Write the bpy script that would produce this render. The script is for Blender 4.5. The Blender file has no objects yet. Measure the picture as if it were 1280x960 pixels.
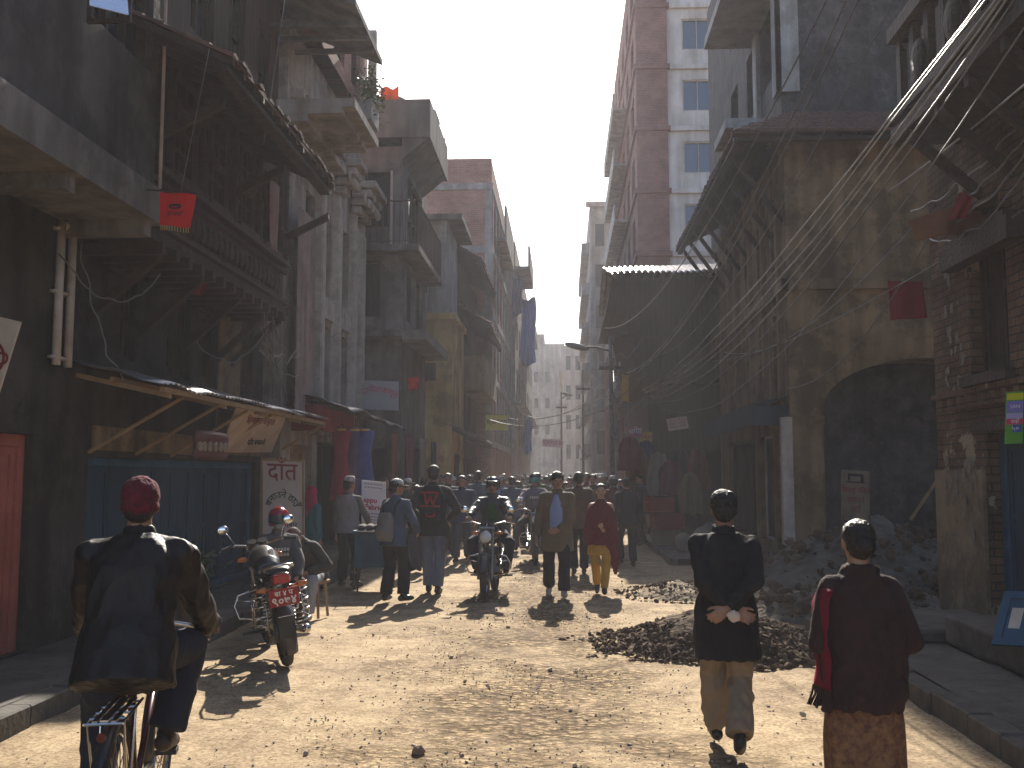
import bpy, bmesh, math, random
import numpy as np
from mathutils import Vector, Matrix, Euler, noise
random.seed(7)
SC = bpy.context.scene
COL = SC.collection
V = Vector
R = math.radians
PI = math.pi

# ---------------------------------------------------------------- camera
CAM_H = 1.7
cd = bpy.data.cameras.new('camera')
cam = bpy.data.objects.new('camera', cd)
COL.objects.link(cam)
cd.lens = 35
cd.sensor_width = 36
cd.clip_start = 0.1
cd.clip_end = 2000
cam.location = (0, 0, CAM_H)
cam.rotation_euler = (R(90 + 5.19), 0, R(2.98))
SC.camera = cam
_CR = Euler((R(95.19), 0, R(2.98))).to_matrix()

def U(px, py, X=None, Y=None, Z=None):
    """point of the street seen at a pixel of the 1280x960 photograph, on the plane X=, Y= or Z="""
    d = _CR @ V(((px - 640) / 1244.4, (480 - py) / 1244.4, -1))
    if X is not None: t = X / d.x
    elif Y is not None: t = Y / d.y
    else: t = (Z - CAM_H) / d.z
    return V((d.x * t, d.y * t, CAM_H + d.z * t))

# ---------------------------------------------------------------- materials
MATS = {}
def _nodes(name):
    m = bpy.data.materials.new(name)
    m.use_nodes = True
    nt = m.node_tree
    return m, nt, nt.nodes['Principled BSDF']

def pm(name, c, c2=None, scale=2.0, rough=0.85, bump=0.3, bscale=30.0, metal=0.0, streak=0.0, coord='Object', spec=0.3, sheen=0.0, bdist=0.01, dirt=0.0):
    """one colour broken up by noise (two colours), optional vertical streaks, bump"""
    if name in MATS: return MATS[name]
    m, nt, b = _nodes(name)
    N, L = nt.nodes, nt.links
    tc = N.new('ShaderNodeTexCoord')
    src = tc.outputs[coord]
    c2 = c2 if c2 is not None else [x * 0.62 for x in c]
    n1 = N.new('ShaderNodeTexNoise'); n1.inputs['Scale'].default_value = scale; n1.inputs['Detail'].default_value = 8; n1.inputs['Roughness'].default_value = .65
    L.new(src, n1.inputs['Vector'])
    r = N.new('ShaderNodeValToRGB'); r.color_ramp.elements[0].position = .35; r.color_ramp.elements[1].position = .68
    r.color_ramp.elements[0].color = (*c2, 1); r.color_ramp.elements[1].color = (*c, 1)
    L.new(n1.outputs['Fac'], r.inputs['Fac'])
    out = r.outputs['Color']
    if streak:
        mp = N.new('ShaderNodeMapping'); mp.inputs['Scale'].default_value = (2.2, 2.2, .3)
        L.new(src, mp.inputs['Vector'])
        n2 = N.new('ShaderNodeTexNoise'); n2.inputs['Scale'].default_value = 1.6; n2.inputs['Detail'].default_value = 6
        L.new(mp.outputs['Vector'], n2.inputs['Vector'])
        rr = N.new('ShaderNodeValToRGB'); rr.color_ramp.elements[0].position = .36; rr.color_ramp.elements[1].position = .66
        v = 1 - streak * .8
        rr.color_ramp.elements[0].color = (v, v * .96, v * .9, 1); rr.color_ramp.elements[1].color = (1, 1, 1, 1)
        L.new(n2.outputs['Fac'], rr.inputs['Fac'])
        mx = N.new('ShaderNodeMixRGB'); mx.blend_type = 'MULTIPLY'; mx.inputs['Fac'].default_value = 1
        L.new(out, mx.inputs[1]); L.new(rr.outputs['Color'], mx.inputs[2]); out = mx.outputs['Color']
    if dirt:
        n4 = N.new('ShaderNodeTexNoise'); n4.inputs['Scale'].default_value = .9; n4.inputs['Detail'].default_value = 10; n4.inputs['Roughness'].default_value = .75
        L.new(src, n4.inputs['Vector'])
        r4 = N.new('ShaderNodeValToRGB'); r4.color_ramp.elements[0].position = .5; r4.color_ramp.elements[1].position = .56
        r4.color_ramp.elements[0].color = (1, 1, 1, 1); q = 1 - dirt; r4.color_ramp.elements[1].color = (q, q, q, 1)
        L.new(n4.outputs['Fac'], r4.inputs['Fac'])
        m4 = N.new('ShaderNodeMixRGB'); m4.blend_type = 'MULTIPLY'; m4.inputs['Fac'].default_value = 1
        L.new(out, m4.inputs[1]); L.new(r4.outputs['Color'], m4.inputs[2]); out = m4.outputs['Color']
    L.new(out, b.inputs['Base Color'])
    b.inputs['Roughness'].default_value = rough
    b.inputs['Metallic'].default_value = metal
    b.inputs['Specular IOR Level'].default_value = spec
    if sheen:
        b.inputs['Sheen Weight'].default_value = sheen; b.inputs['Sheen Roughness'].default_value = .5
    if bump:
        n3 = N.new('ShaderNodeTexNoise'); n3.inputs['Scale'].default_value = bscale; n3.inputs['Detail'].default_value = 6
        L.new(src, n3.inputs['Vector'])
        bp = N.new('ShaderNodeBump'); bp.inputs['Strength'].default_value = bump; bp.inputs['Distance'].default_value = bdist
        L.new(n3.outputs['Fac'], bp.inputs['Height']); L.new(bp.outputs['Normal'], b.inputs['Normal'])
    MATS[name] = m
    return m

def brick(name, c1, c2, mortar, w=.23, h=.075, grime=.5, bump=.5, plaster=None, pl=.5):
    if name in MATS: return MATS[name]
    m, nt, b = _nodes(name)
    N, L = nt.nodes, nt.links
    tc = N.new('ShaderNodeTexCoord')
    nz = N.new('ShaderNodeTexNoise'); nz.inputs['Scale'].default_value = 3
    L.new(tc.outputs['UV'], nz.inputs['Vector'])
    ad = N.new('ShaderNodeMixRGB'); ad.blend_type = 'LINEAR_LIGHT'; ad.inputs['Fac'].default_value = .02
    L.new(tc.outputs['UV'], ad.inputs[1]); L.new(nz.outputs['Color'], ad.inputs[2])
    bt = N.new('ShaderNodeTexBrick')
    bt.inputs['Color1'].default_value = (*c1, 1); bt.inputs['Color2'].default_value = (*c2, 1); bt.inputs['Mortar'].default_value = (*mortar, 1)
    bt.inputs['Scale'].default_value = 1; bt.inputs['Brick Width'].default_value = w; bt.inputs['Row Height'].default_value = h
    bt.inputs['Mortar Size'].default_value = .009; bt.inputs['Mortar Smooth'].default_value = .3; bt.inputs['Bias'].default_value = 0
    L.new(ad.outputs['Color'], bt.inputs['Vector'])
    n1 = N.new('ShaderNodeTexNoise'); n1.inputs['Scale'].default_value = 1.1; n1.inputs['Detail'].default_value = 9; n1.inputs['Roughness'].default_value = .7
    L.new(tc.outputs['UV'], n1.inputs['Vector'])
    rr = N.new('ShaderNodeValToRGB'); rr.color_ramp.elements[0].position = .38; rr.color_ramp.elements[1].position = .62
    g = 1 - grime
    rr.color_ramp.elements[0].color = (g, g * .95, g * .9, 1); rr.color_ramp.elements[1].color = (1, 1, 1, 1)
    L.new(n1.outputs['Fac'], rr.inputs['Fac'])
    mx = N.new('ShaderNodeMixRGB'); mx.blend_type = 'MULTIPLY'; mx.inputs['Fac'].default_value = 1
    L.new(bt.outputs['Color'], mx.inputs[1]); L.new(rr.outputs['Color'], mx.inputs[2])
    out = mx.outputs['Color']
    if plaster:
        n2 = N.new('ShaderNodeTexNoise'); n2.inputs['Scale'].default_value = .8; n2.inputs['Detail'].default_value = 10; n2.inputs['Roughness'].default_value = .7
        L.new(tc.outputs['UV'], n2.inputs['Vector'])
        r2 = N.new('ShaderNodeValToRGB'); r2.color_ramp.elements[0].position = pl; r2.color_ramp.elements[1].position = pl + .02
        r2.color_ramp.elements[0].color = (0, 0, 0, 1); r2.color_ramp.elements[1].color = (1, 1, 1, 1)
        L.new(n2.outputs['Fac'], r2.inputs['Fac'])
        m2 = N.new('ShaderNodeMixRGB'); m2.inputs[2].default_value = (*plaster, 1)
        L.new(r2.outputs['Color'], m2.inputs['Fac']); L.new(out, m2.inputs[1]); out = m2.outputs['Color']
    L.new(out, b.inputs['Base Color'])
    b.inputs['Roughness'].default_value = .92; b.inputs['Specular IOR Level'].default_value = .2
    bp = N.new('ShaderNodeBump'); bp.inputs['Strength'].default_value = bump; bp.inputs['Distance'].default_value = .02
    inv = N.new('ShaderNodeMath'); inv.operation = 'SUBTRACT'; inv.inputs[0].default_value = 1
    L.new(bt.outputs['Fac'], inv.inputs[1])
    n5 = N.new('ShaderNodeTexNoise'); n5.inputs['Scale'].default_value = 22; n5.inputs['Detail'].default_value = 6
    L.new(tc.outputs['UV'], n5.inputs['Vector'])
    sm = N.new('ShaderNodeMath'); sm.operation = 'ADD'; L.new(inv.outputs[0], sm.inputs[0]); L.new(n5.outputs['Fac'], sm.inputs[1])
    L.new(sm.outputs[0], bp.inputs['Height']); L.new(bp.outputs['Normal'], b.inputs['Normal'])
    MATS[name] = m
    return m

def plank(name, c, c2, w=.14, rough=.75, vertical=True):
    """boards: a dark joint every w metres along u (vertical boards) plus grain"""
    if name in MATS: return MATS[name]
    m, nt, b = _nodes(name)
    N, L = nt.nodes, nt.links
    tc = N.new('ShaderNodeTexCoord')
    mp = N.new('ShaderNodeMapping')
    mp.inputs['Scale'].default_value = (9, .6, 1) if vertical else (.6, 9, 1)
    L.new(tc.outputs['UV'], mp.inputs['Vector'])
    n1 = N.new('ShaderNodeTexNoise'); n1.inputs['Scale'].default_value = 3; n1.inputs['Detail'].default_value = 8
    L.new(mp.outputs['Vector'], n1.inputs['Vector'])
    r = N.new('ShaderNodeValToRGB'); r.color_ramp.elements[0].position = .35; r.color_ramp.elements[1].position = .7
    r.color_ramp.elements[0].color = (*c2, 1); r.color_ramp.elements[1].color = (*c, 1)
    L.new(n1.outputs['Fac'], r.inputs['Fac'])
    bt = N.new('ShaderNodeTexBrick')
    if vertical: bt.inputs['Brick Width'].default_value = w; bt.inputs['Row Height'].default_value = 30; bt.offset = 0
    else: bt.inputs['Brick Width'].default_value = 30; bt.inputs['Row Height'].default_value = w; bt.offset = 0
    bt.inputs['Scale'].default_value = 1
    bt.inputs['Color1'].default_value = (1, 1, 1, 1); bt.inputs['Color2'].default_value = (.72, .72, .72, 1); bt.inputs['Mortar'].default_value = (.15, .15, .15, 1)
    bt.inputs['Mortar Size'].default_value = .006
    L.new(tc.outputs['UV'], bt.inputs['Vector'])
    mx = N.new('ShaderNodeMixRGB'); mx.blend_type = 'MULTIPLY'; mx.inputs['Fac'].default_value = 1
    L.new(r.outputs['Color'], mx.inputs[1]); L.new(bt.outputs['Color'], mx.inputs[2])
    L.new(mx.outputs['Color'], b.inputs['Base Color'])
    b.inputs['Roughness'].default_value = rough; b.inputs['Specular IOR Level'].default_value = .3
    bp = N.new('ShaderNodeBump'); bp.inputs['Strength'].default_value = .4; bp.inputs['Distance'].default_value = .01
    L.new(mx.outputs['Color'], bp.inputs['Height']); L.new(bp.outputs['Normal'], b.inputs['Normal'])
    MATS[name] = m
    return m

def glass(name='dark window glass', c=(.03, .035, .04), rough=.12):
    if name in MATS: return MATS[name]
    m, nt, b = _nodes(name)
    b.inputs['Base Color'].default_value = (*c, 1); b.inputs['Roughness'].default_value = rough; b.inputs['Specular IOR Level'].default_value = .6
    MATS[name] = m
    return m

def cloth(name, c, c2=None, scale=6, sheen=.0, rough=.9, trans=0.0):
    if name in MATS: return MATS[name]
    m = pm(name, c, c2 or [x * .8 for x in c], scale=scale, rough=rough, bump=.25, bscale=120, sheen=sheen, bdist=.004)
    if trans:
        nt = m.node_tree; N, L = nt.nodes, nt.links; b = N['Principled BSDF']; o = N['Material Output']
        t = N.new('ShaderNodeBsdfTranslucent'); t.inputs['Color'].default_value = (*c, 1)
        mx = N.new('ShaderNodeMixShader'); mx.inputs['Fac'].default_value = trans
        L.new(b.outputs[0], mx.inputs[1]); L.new(t.outputs[0], mx.inputs[2]); L.new(mx.outputs[0], o.inputs['Surface'])
    return m

# ---------------------------------------------------------------- object helpers
W = {}
def wm(o): return W.get(o.name, Matrix.Identity(4)) if o else Matrix.Identity(4)

def tag(o, label=None, cat=None, group=None, kind=None):
    if label: o['label'] = label
    if cat: o['category'] = cat
    if group: o['group'] = group
    if kind: o['kind'] = kind
    return o

def empty(name, loc=(0, 0, 0), rz=0.0, label=None, cat=None, group=None):
    o = bpy.data.objects.new(name, None); COL.objects.link(o)
    o.empty_display_size = .2
    o.location = loc; o.rotation_euler = (0, 0, rz)
    W[o.name] = Matrix.Translation(V(loc)) @ Matrix.Rotation(rz, 4, 'Z')
    return tag(o, label, cat, group)

def place(o, loc, rz=0.0, rx=0.0, ry=0.0):
    """move a finished root that was modelled at the origin"""
    o.location = loc; o.rotation_mode = 'XYZ'; o.rotation_euler = (rx, ry, rz)
    W[o.name] = Matrix.LocRotScale(V(loc), Euler((rx, ry, rz)), V((1, 1, 1)))
    return o

def link_mesh(name, me, mats, parent=None, smooth=False, kind=None, recentre=True):
    if not isinstance(mats, (list, tuple)): mats = [mats]
    me.materials.clear()
    for m in mats: me.materials.append(m)
    if smooth:
        me.polygons.foreach_set('use_smooth', [True] * len(me.polygons))
    o = bpy.data.objects.new(name, me); COL.objects.link(o)
    if parent:
        o.parent = parent; o.matrix_parent_inverse = wm(parent).inverted()
    elif recentre and len(me.vertices):
        co = np.empty(len(me.vertices) * 3); me.vertices.foreach_get('co', co); co = co.reshape(-1, 3)
        c = V(((co[:, 0].min() + co[:, 0].max()) / 2, (co[:, 1].min() + co[:, 1].max()) / 2, co[:, 2].min()))
        me.transform(Matrix.Translation(-c)); o.location = c
        W[o.name] = Matrix.Translation(c)
    if kind: o['kind'] = kind
    return o

def box_uv(bm):
    uv = bm.loops.layers.uv.verify()
    for f in bm.faces:
        n = f.normal
        ax, ay, az = abs(n.x), abs(n.y), abs(n.z)
        for l in f.loops:
            c = l.vert.co
            if az >= ax and az >= ay: l[uv].uv = (c.x, c.y)
            elif ax >= ay: l[uv].uv = (c.y, c.z)
            else: l[uv].uv = (c.x, c.z)

class MB:
    def __init__(s, mtx=None):
        s.bm = bmesh.new(); s.m = mtx or Matrix.Identity(4); s.mi = 0
    def v(s, p): return s.bm.verts.new(s.m @ V(p))
    def f(s, vs):
        try:
            fc = s.bm.faces.new(vs); fc.material_index = s.mi; return fc
        except ValueError: return None
    def quad(s, a, b, c, d): return s.f([s.v(a), s.v(b), s.v(c), s.v(d)])
    def box(s, x0, x1, y0, y1, z0, z1, rot=None, pivot=None, bev=0.0):
        if x0 > x1: x0, x1 = x1, x0
        if y0 > y1: y0, y1 = y1, y0
        if z0 > z1: z0, z1 = z1, z0
        ps = [V((x, y, z)) for z in (z0, z1) for y in (y0, y1) for x in (x0, x1)]
        if rot is not None:
            pv = V(pivot) if pivot is not None else V(((x0 + x1) / 2, (y0 + y1) / 2, (z0 + z1) / 2))
            ps = [pv + rot @ (p - pv) for p in ps]
        v = [s.v(p) for p in ps]
        fs = [s.f([v[i] for i in q]) for q in ((0, 2, 3, 1), (4, 5, 7, 6), (0, 1, 5, 4), (2, 6, 7, 3), (0, 4, 6, 2), (1, 3, 7, 5))]
        if bev > 0:
            es = list({e for f in fs if f for e in f.edges})
            bmesh.ops.bevel(s.bm, geom=es, offset=bev, segments=1, affect='EDGES')
        return s
    def cb(s, c, sz, rot=None, bev=0.0):
        c = V(c); h = V(sz) / 2
        return s.box(c.x - h.x, c.x + h.x, c.y - h.y, c.y + h.y, c.z - h.z, c.z + h.z, rot=rot, bev=bev)
    def ring(s, c, a, b, n):
        return [s.v(V(c) + a * math.cos(2 * PI * i / n) + b * math.sin(2 * PI * i / n)) for i in range(n)]
    def bridge(s, r0, r1):
        n = len(r0)
        for i in range(n): s.f([r0[i], r0[(i + 1) % n], r1[(i + 1) % n], r1[i]])
    def frame(s, d):
        d = d.normalized(); u = V((0, 0, 1)) if abs(d.z) < .9 else V((0, 1, 0))
        a = d.cross(u).normalized(); b = d.cross(a).normalized(); return a, b
    def cyl(s, p0, p1, r0, r1=None, n=10, caps=True):
        p0, p1 = V(p0), V(p1); r1 = r0 if r1 is None else r1
        a, b = s.frame(p1 - p0)
        A = s.ring(p0, a * r0, b * r0, n); B = s.ring(p1, a * r1, b * r1, n); s.bridge(A, B)
        if caps: s.f(A[::-1]); s.f(B)
        return s
    def cap(s, p0, p1, r0, r1=None, n=12, k=3):
        """tapered capsule, closed"""
        p0, p1 = V(p0), V(p1); r1 = r0 if r1 is None else r1
        d = (p1 - p0); d = d.normalized() if d.length > 1e-6 else V((0, 0, 1))
        a, b = s.frame(d)
        rings = []
        for i in range(1, k + 1):
            t = PI / 2 * i / k - PI / 2
            rings.append(s.ring(p0 + d * (math.sin(t) * r0), a * r0 * math.cos(t), b * r0 * math.cos(t), n))
        for i in range(0, k):
            t = PI / 2 * i / k
            rings.append(s.ring(p1 + d * (math.sin(t) * r1), a * r1 * math.cos(t), b * r1 * math.cos(t), n))
        for i in range(len(rings) - 1): s.bridge(rings[i], rings[i + 1])
        e0 = s.v(p0 - d * r0); e1 = s.v(p1 + d * r1)
        for i in range(n):
            s.f([rings[0][(i + 1) % n], rings[0][i], e0]); s.f([rings[-1][i], rings[-1][(i + 1) % n], e1])
        return s
    def tube(s, pts, r, n=8, r1=None, caps=True):
        pts = [V(p) for p in pts]; N = len(pts)
        rings = []; pa = None
        for i, p in enumerate(pts):
            d = (pts[min(i + 1, N - 1)] - pts[max(i - 1, 0)])
            if d.length < 1e-9: d = V((0, 0, 1))
            d.normalize()
            if pa is None: a, b = s.frame(d)
            else:
                a = (pa - d * pa.dot(d)).normalized(); b = d.cross(a)
            pa = a
            rr = r if r1 is None else r + (r1 - r) * i / (N - 1)
            rings.append(s.ring(p, a * rr, b * rr, n))
        for i in range(N - 1): s.bridge(rings[i], rings[i + 1])
        if caps: s.f(rings[0][::-1]); s.f(rings[-1])
        return s
    def ell(s, c, r, n=14, k=9, rot=None):
        c = V(c); rings = []
        rot = rot or Matrix.Identity(3)
        for j in range(1, k):
            t = PI * j / k
            rings.append([s.v(c + rot @ V((r[0] * math.sin(t) * math.cos(2 * PI * i / n), r[1] * math.sin(t) * math.sin(2 * PI * i / n), -r[2] * math.cos(t)))) for i in range(n)])
        for j in range(k - 2): s.bridge(rings[j], rings[j + 1])
        e0 = s.v(c + rot @ V((0, 0, -r[2]))); e1 = s.v(c + rot @ V((0, 0, r[2])))
        for i in range(n):
            s.f([rings[0][(i + 1) % n], rings[0][i], e0]); s.f([rings[-1][i], rings[-1][(i + 1) % n], e1])
        return s
    def loft(s, secs, n=20, caps=True, wav=None):
        """secs: (centre, A vector, B vector) elliptic rings"""
        rings = []
        for (c, a, b) in secs:
            if wav: rings.append([s.v(V(c) + (V(a) * math.cos(2 * PI * i / n) + V(b) * math.sin(2 * PI * i / n)) * wav(len(rings), i / n)) for i in range(n)])
            else: rings.append(s.ring(V(c), V(a), V(b), n))
        for i in range(len(rings) - 1): s.bridge(rings[i], rings[i + 1])
        if caps: s.f(rings[0][::-1]); s.f(rings[-1])
        return s
    def torus(s, c, axis, Rr, r, n=32, k=8, a0=0, a1=2 * PI, flat=1.0):
        c = V(c); ax = V(axis).normalized(); a, b = s.frame(ax)
        full = abs(a1 - a0 - 2 * PI) < 1e-6; rings = []
        for i in range(n if full else n + 1):
            t = a0 + (a1 - a0) * i / n
            d = a * math.cos(t) + b * math.sin(t)
            rings.append(s.ring(c + d * Rr, d * r, ax * r * flat, k))
        for i in range(len(rings) - 1): s.bridge(rings[i], rings[i + 1])
        if full: s.bridge(rings[-1], rings[0])
        else: s.f(rings[0][::-1]); s.f(rings[-1])
        return s
    def prism(s, pts, d):
        """closed polygon of 3D points pushed along vector d"""
        d = V(d); A = [s.v(p) for p in pts]; B = [s.v(V(p) + d) for p in pts]
        n = len(A)
        for i in range(n): s.f([A[i], A[(i + 1) % n], B[(i + 1) % n], B[i]])
        s.f(A[::-1]); s.f(B)
        return s
    def sheet(s, fn, nu, nv, th=0.0):
        """grid surface fn(u,v)->point for u,v in 0..1, with thickness th along the normal"""
        g = [[V(fn(i / nu, j / nv)) for j in range(nv + 1)] for i in range(nu + 1)]
        A = [[s.v(p) for p in row] for row in g]
        for i in range(nu):
            for j in range(nv): s.f([A[i][j], A[i + 1][j], A[i + 1][j + 1], A[i][j + 1]])
        if th:
            nr = (g[1][0] - g[0][0]).cross(g[0][1] - g[0][0]).normalized() * -th
            B = [[s.v(p + nr) for p in row] for row in g]
            for i in range(nu):
                for j in range(nv): s.f([B[i][j], B[i][j + 1], B[i + 1][j + 1], B[i + 1][j]])
            for i in range(nu):
                s.f([A[i][0], B[i][0], B[i + 1][0], A[i + 1][0]]); s.f([A[i][nv], A[i + 1][nv], B[i + 1][nv], B[i][nv]])
            for j in range(nv):
                s.f([A[0][j], A[0][j + 1], B[0][j + 1], B[0][j]]); s.f([A[nu][j], B[nu][j], B[nu][j + 1], A[nu][j + 1]])
        return s
    def build(s, name, mats, parent=None, smooth=False, kind=None, fix=True):
        if fix: bmesh.ops.recalc_face_normals(s.bm, faces=s.bm.faces)
        s.bm.normal_update(); box_uv(s.bm)
        me = bpy.data.meshes.new(name); s.bm.to_mesh(me); s.bm.free()
        return link_mesh(name, me, mats, parent, smooth, kind)

def jitter(mb, amp, sc=3.0, seed=0):
    for v in mb.bm.verts:
        v.co += noise.noise_vector(v.co * sc + V((seed, seed, 0))) * amp

def solid(fill, voxel, name, mats, parent=None, smooth_it=3, wrinkle=0.0, wscale=9.0, stretch=(1, 1, .55), paint=None):
    """closed overlapping shapes -> ONE continuous surface"""
    mb = MB(); fill(mb)
    bmesh.ops.recalc_face_normals(mb.bm, faces=mb.bm.faces)
    me = bpy.data.meshes.new('tmp'); mb.bm.to_mesh(me); mb.bm.free()
    t = bpy.data.objects.new('tmp', me); COL.objects.link(t)
    r = t.modifiers.new('r', 'REMESH'); r.mode = 'VOXEL'; r.voxel_size = voxel
    if smooth_it:
        sm = t.modifiers.new('s', 'SMOOTH'); sm.factor = .5; sm.iterations = smooth_it
    dg = bpy.context.evaluated_depsgraph_get()
    out = bpy.data.meshes.new_from_object(t.evaluated_get(dg))
    bpy.data.objects.remove(t); bpy.data.meshes.remove(me)
    out.name = name
    n = len(out.vertices)
    if wrinkle and n:
        co = np.empty(n * 3, np.float32); no = np.empty(n * 3, np.float32)
        out.vertices.foreach_get('co', co); out.vertices.foreach_get('normal', no)
        co = co.reshape(-1, 3); no = no.reshape(-1, 3)
        d = np.empty(n, np.float32)
        for i in range(n):
            p = V((float(co[i, 0]) * wscale * stretch[0], float(co[i, 1]) * wscale * stretch[1], float(co[i, 2]) * wscale * stretch[2]))
            q = noise.noise(p)
            d[i] = (1 - abs(q) * 3.0) * .6 + noise.noise(p * 2.3) * .5
        co += no * (d * wrinkle)[:, None]
        out.vertices.foreach_set('co', co.reshape(-1))
    me2 = out
    o = link_mesh(name, me2, mats, parent, smooth=True, recentre=False)
    if paint:
        for p in me2.polygons:
            p.material_index = paint(p.center)
    return o

def children(o): return [c for c in o.children]
def copy_tree(o, parent=None):
    c = o.copy(); COL.objects.link(c)
    if parent: c.parent = parent; c.matrix_parent_inverse = o.matrix_parent_inverse.copy()
    W[c.name] = wm(o)
    for ch in list(o.children): copy_tree(ch, c)
    return c

def text_mesh(s, size, bold=0.0, extrude=.003, align='CENTER', spacing=1.0):
    t = bpy.data.curves.new('t', 'FONT'); t.body = s; t.size = size; t.extrude = extrude; t.offset = bold; t.align_x = align; t.align_y = 'CENTER'
    t.space_character = spacing; t.resolution_u = 3
    o = bpy.data.objects.new('t', t); COL.objects.link(o)
    dg = bpy.context.evaluated_depsgraph_get()
    me = bpy.data.meshes.new_from_object(o.evaluated_get(dg))
    bpy.data.objects.remove(o); bpy.data.curves.remove(t)
    return me

def text(s, size, mtx, m, parent, bold=0.0, sx=1.0, name='lettering', warp=None, spacing=1.0):
    """lettering lying in the local XY plane of mtx (x right, y up, z out)"""
    me = text_mesh(s, size, bold, spacing=spacing)
    if warp:
        for v in me.vertices: v.co = warp(v.co)
    me.transform(mtx @ Matrix.Diagonal((sx, 1, 1, 1)))
    return link_mesh(name, me, m, parent, recentre=False)

def board_mtx(origin, right, up):
    r = V(right).normalized(); u = V(up).normalized(); n = r.cross(u).normalized()
    m = Matrix((r, u, n)).transposed().to_4x4(); m.translation = V(origin)
    return m
# ---------------------------------------------------------------- people
SKIN = pm('brown skin', (.30, .165, .10), (.25, .13, .08), scale=12, rough=.55, bump=.1, bscale=200, spec=.4)
HAIR = pm('black hair', (.008, .007, .006), (.016, .012, .010), scale=60, rough=.42, bump=.8, bscale=160, spec=.35)
EYE = pm('dark eye', (.02, .015, .012), rough=.2, bump=0)
LIP = pm('lips', (.26, .09, .07), rough=.5, bump=0)
SHOE = pm('black leather shoe', (.02, .018, .016), (.035, .03, .027), rough=.45, bump=.1)

def ik(a, b, l1, l2, pole):
    d = b - a; L = max(min(d.length, (l1 + l2) * .997), .05); dn = d.normalized()
    x = (l1 * l1 - l2 * l2 + L * L) / (2 * L); h = math.sqrt(max(l1 * l1 - x * x, 0))
    pole = V(pole); p = (pole - dn * pole.dot(dn)).normalized()
    return a + dn * x + p * h, a + dn * L

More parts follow.
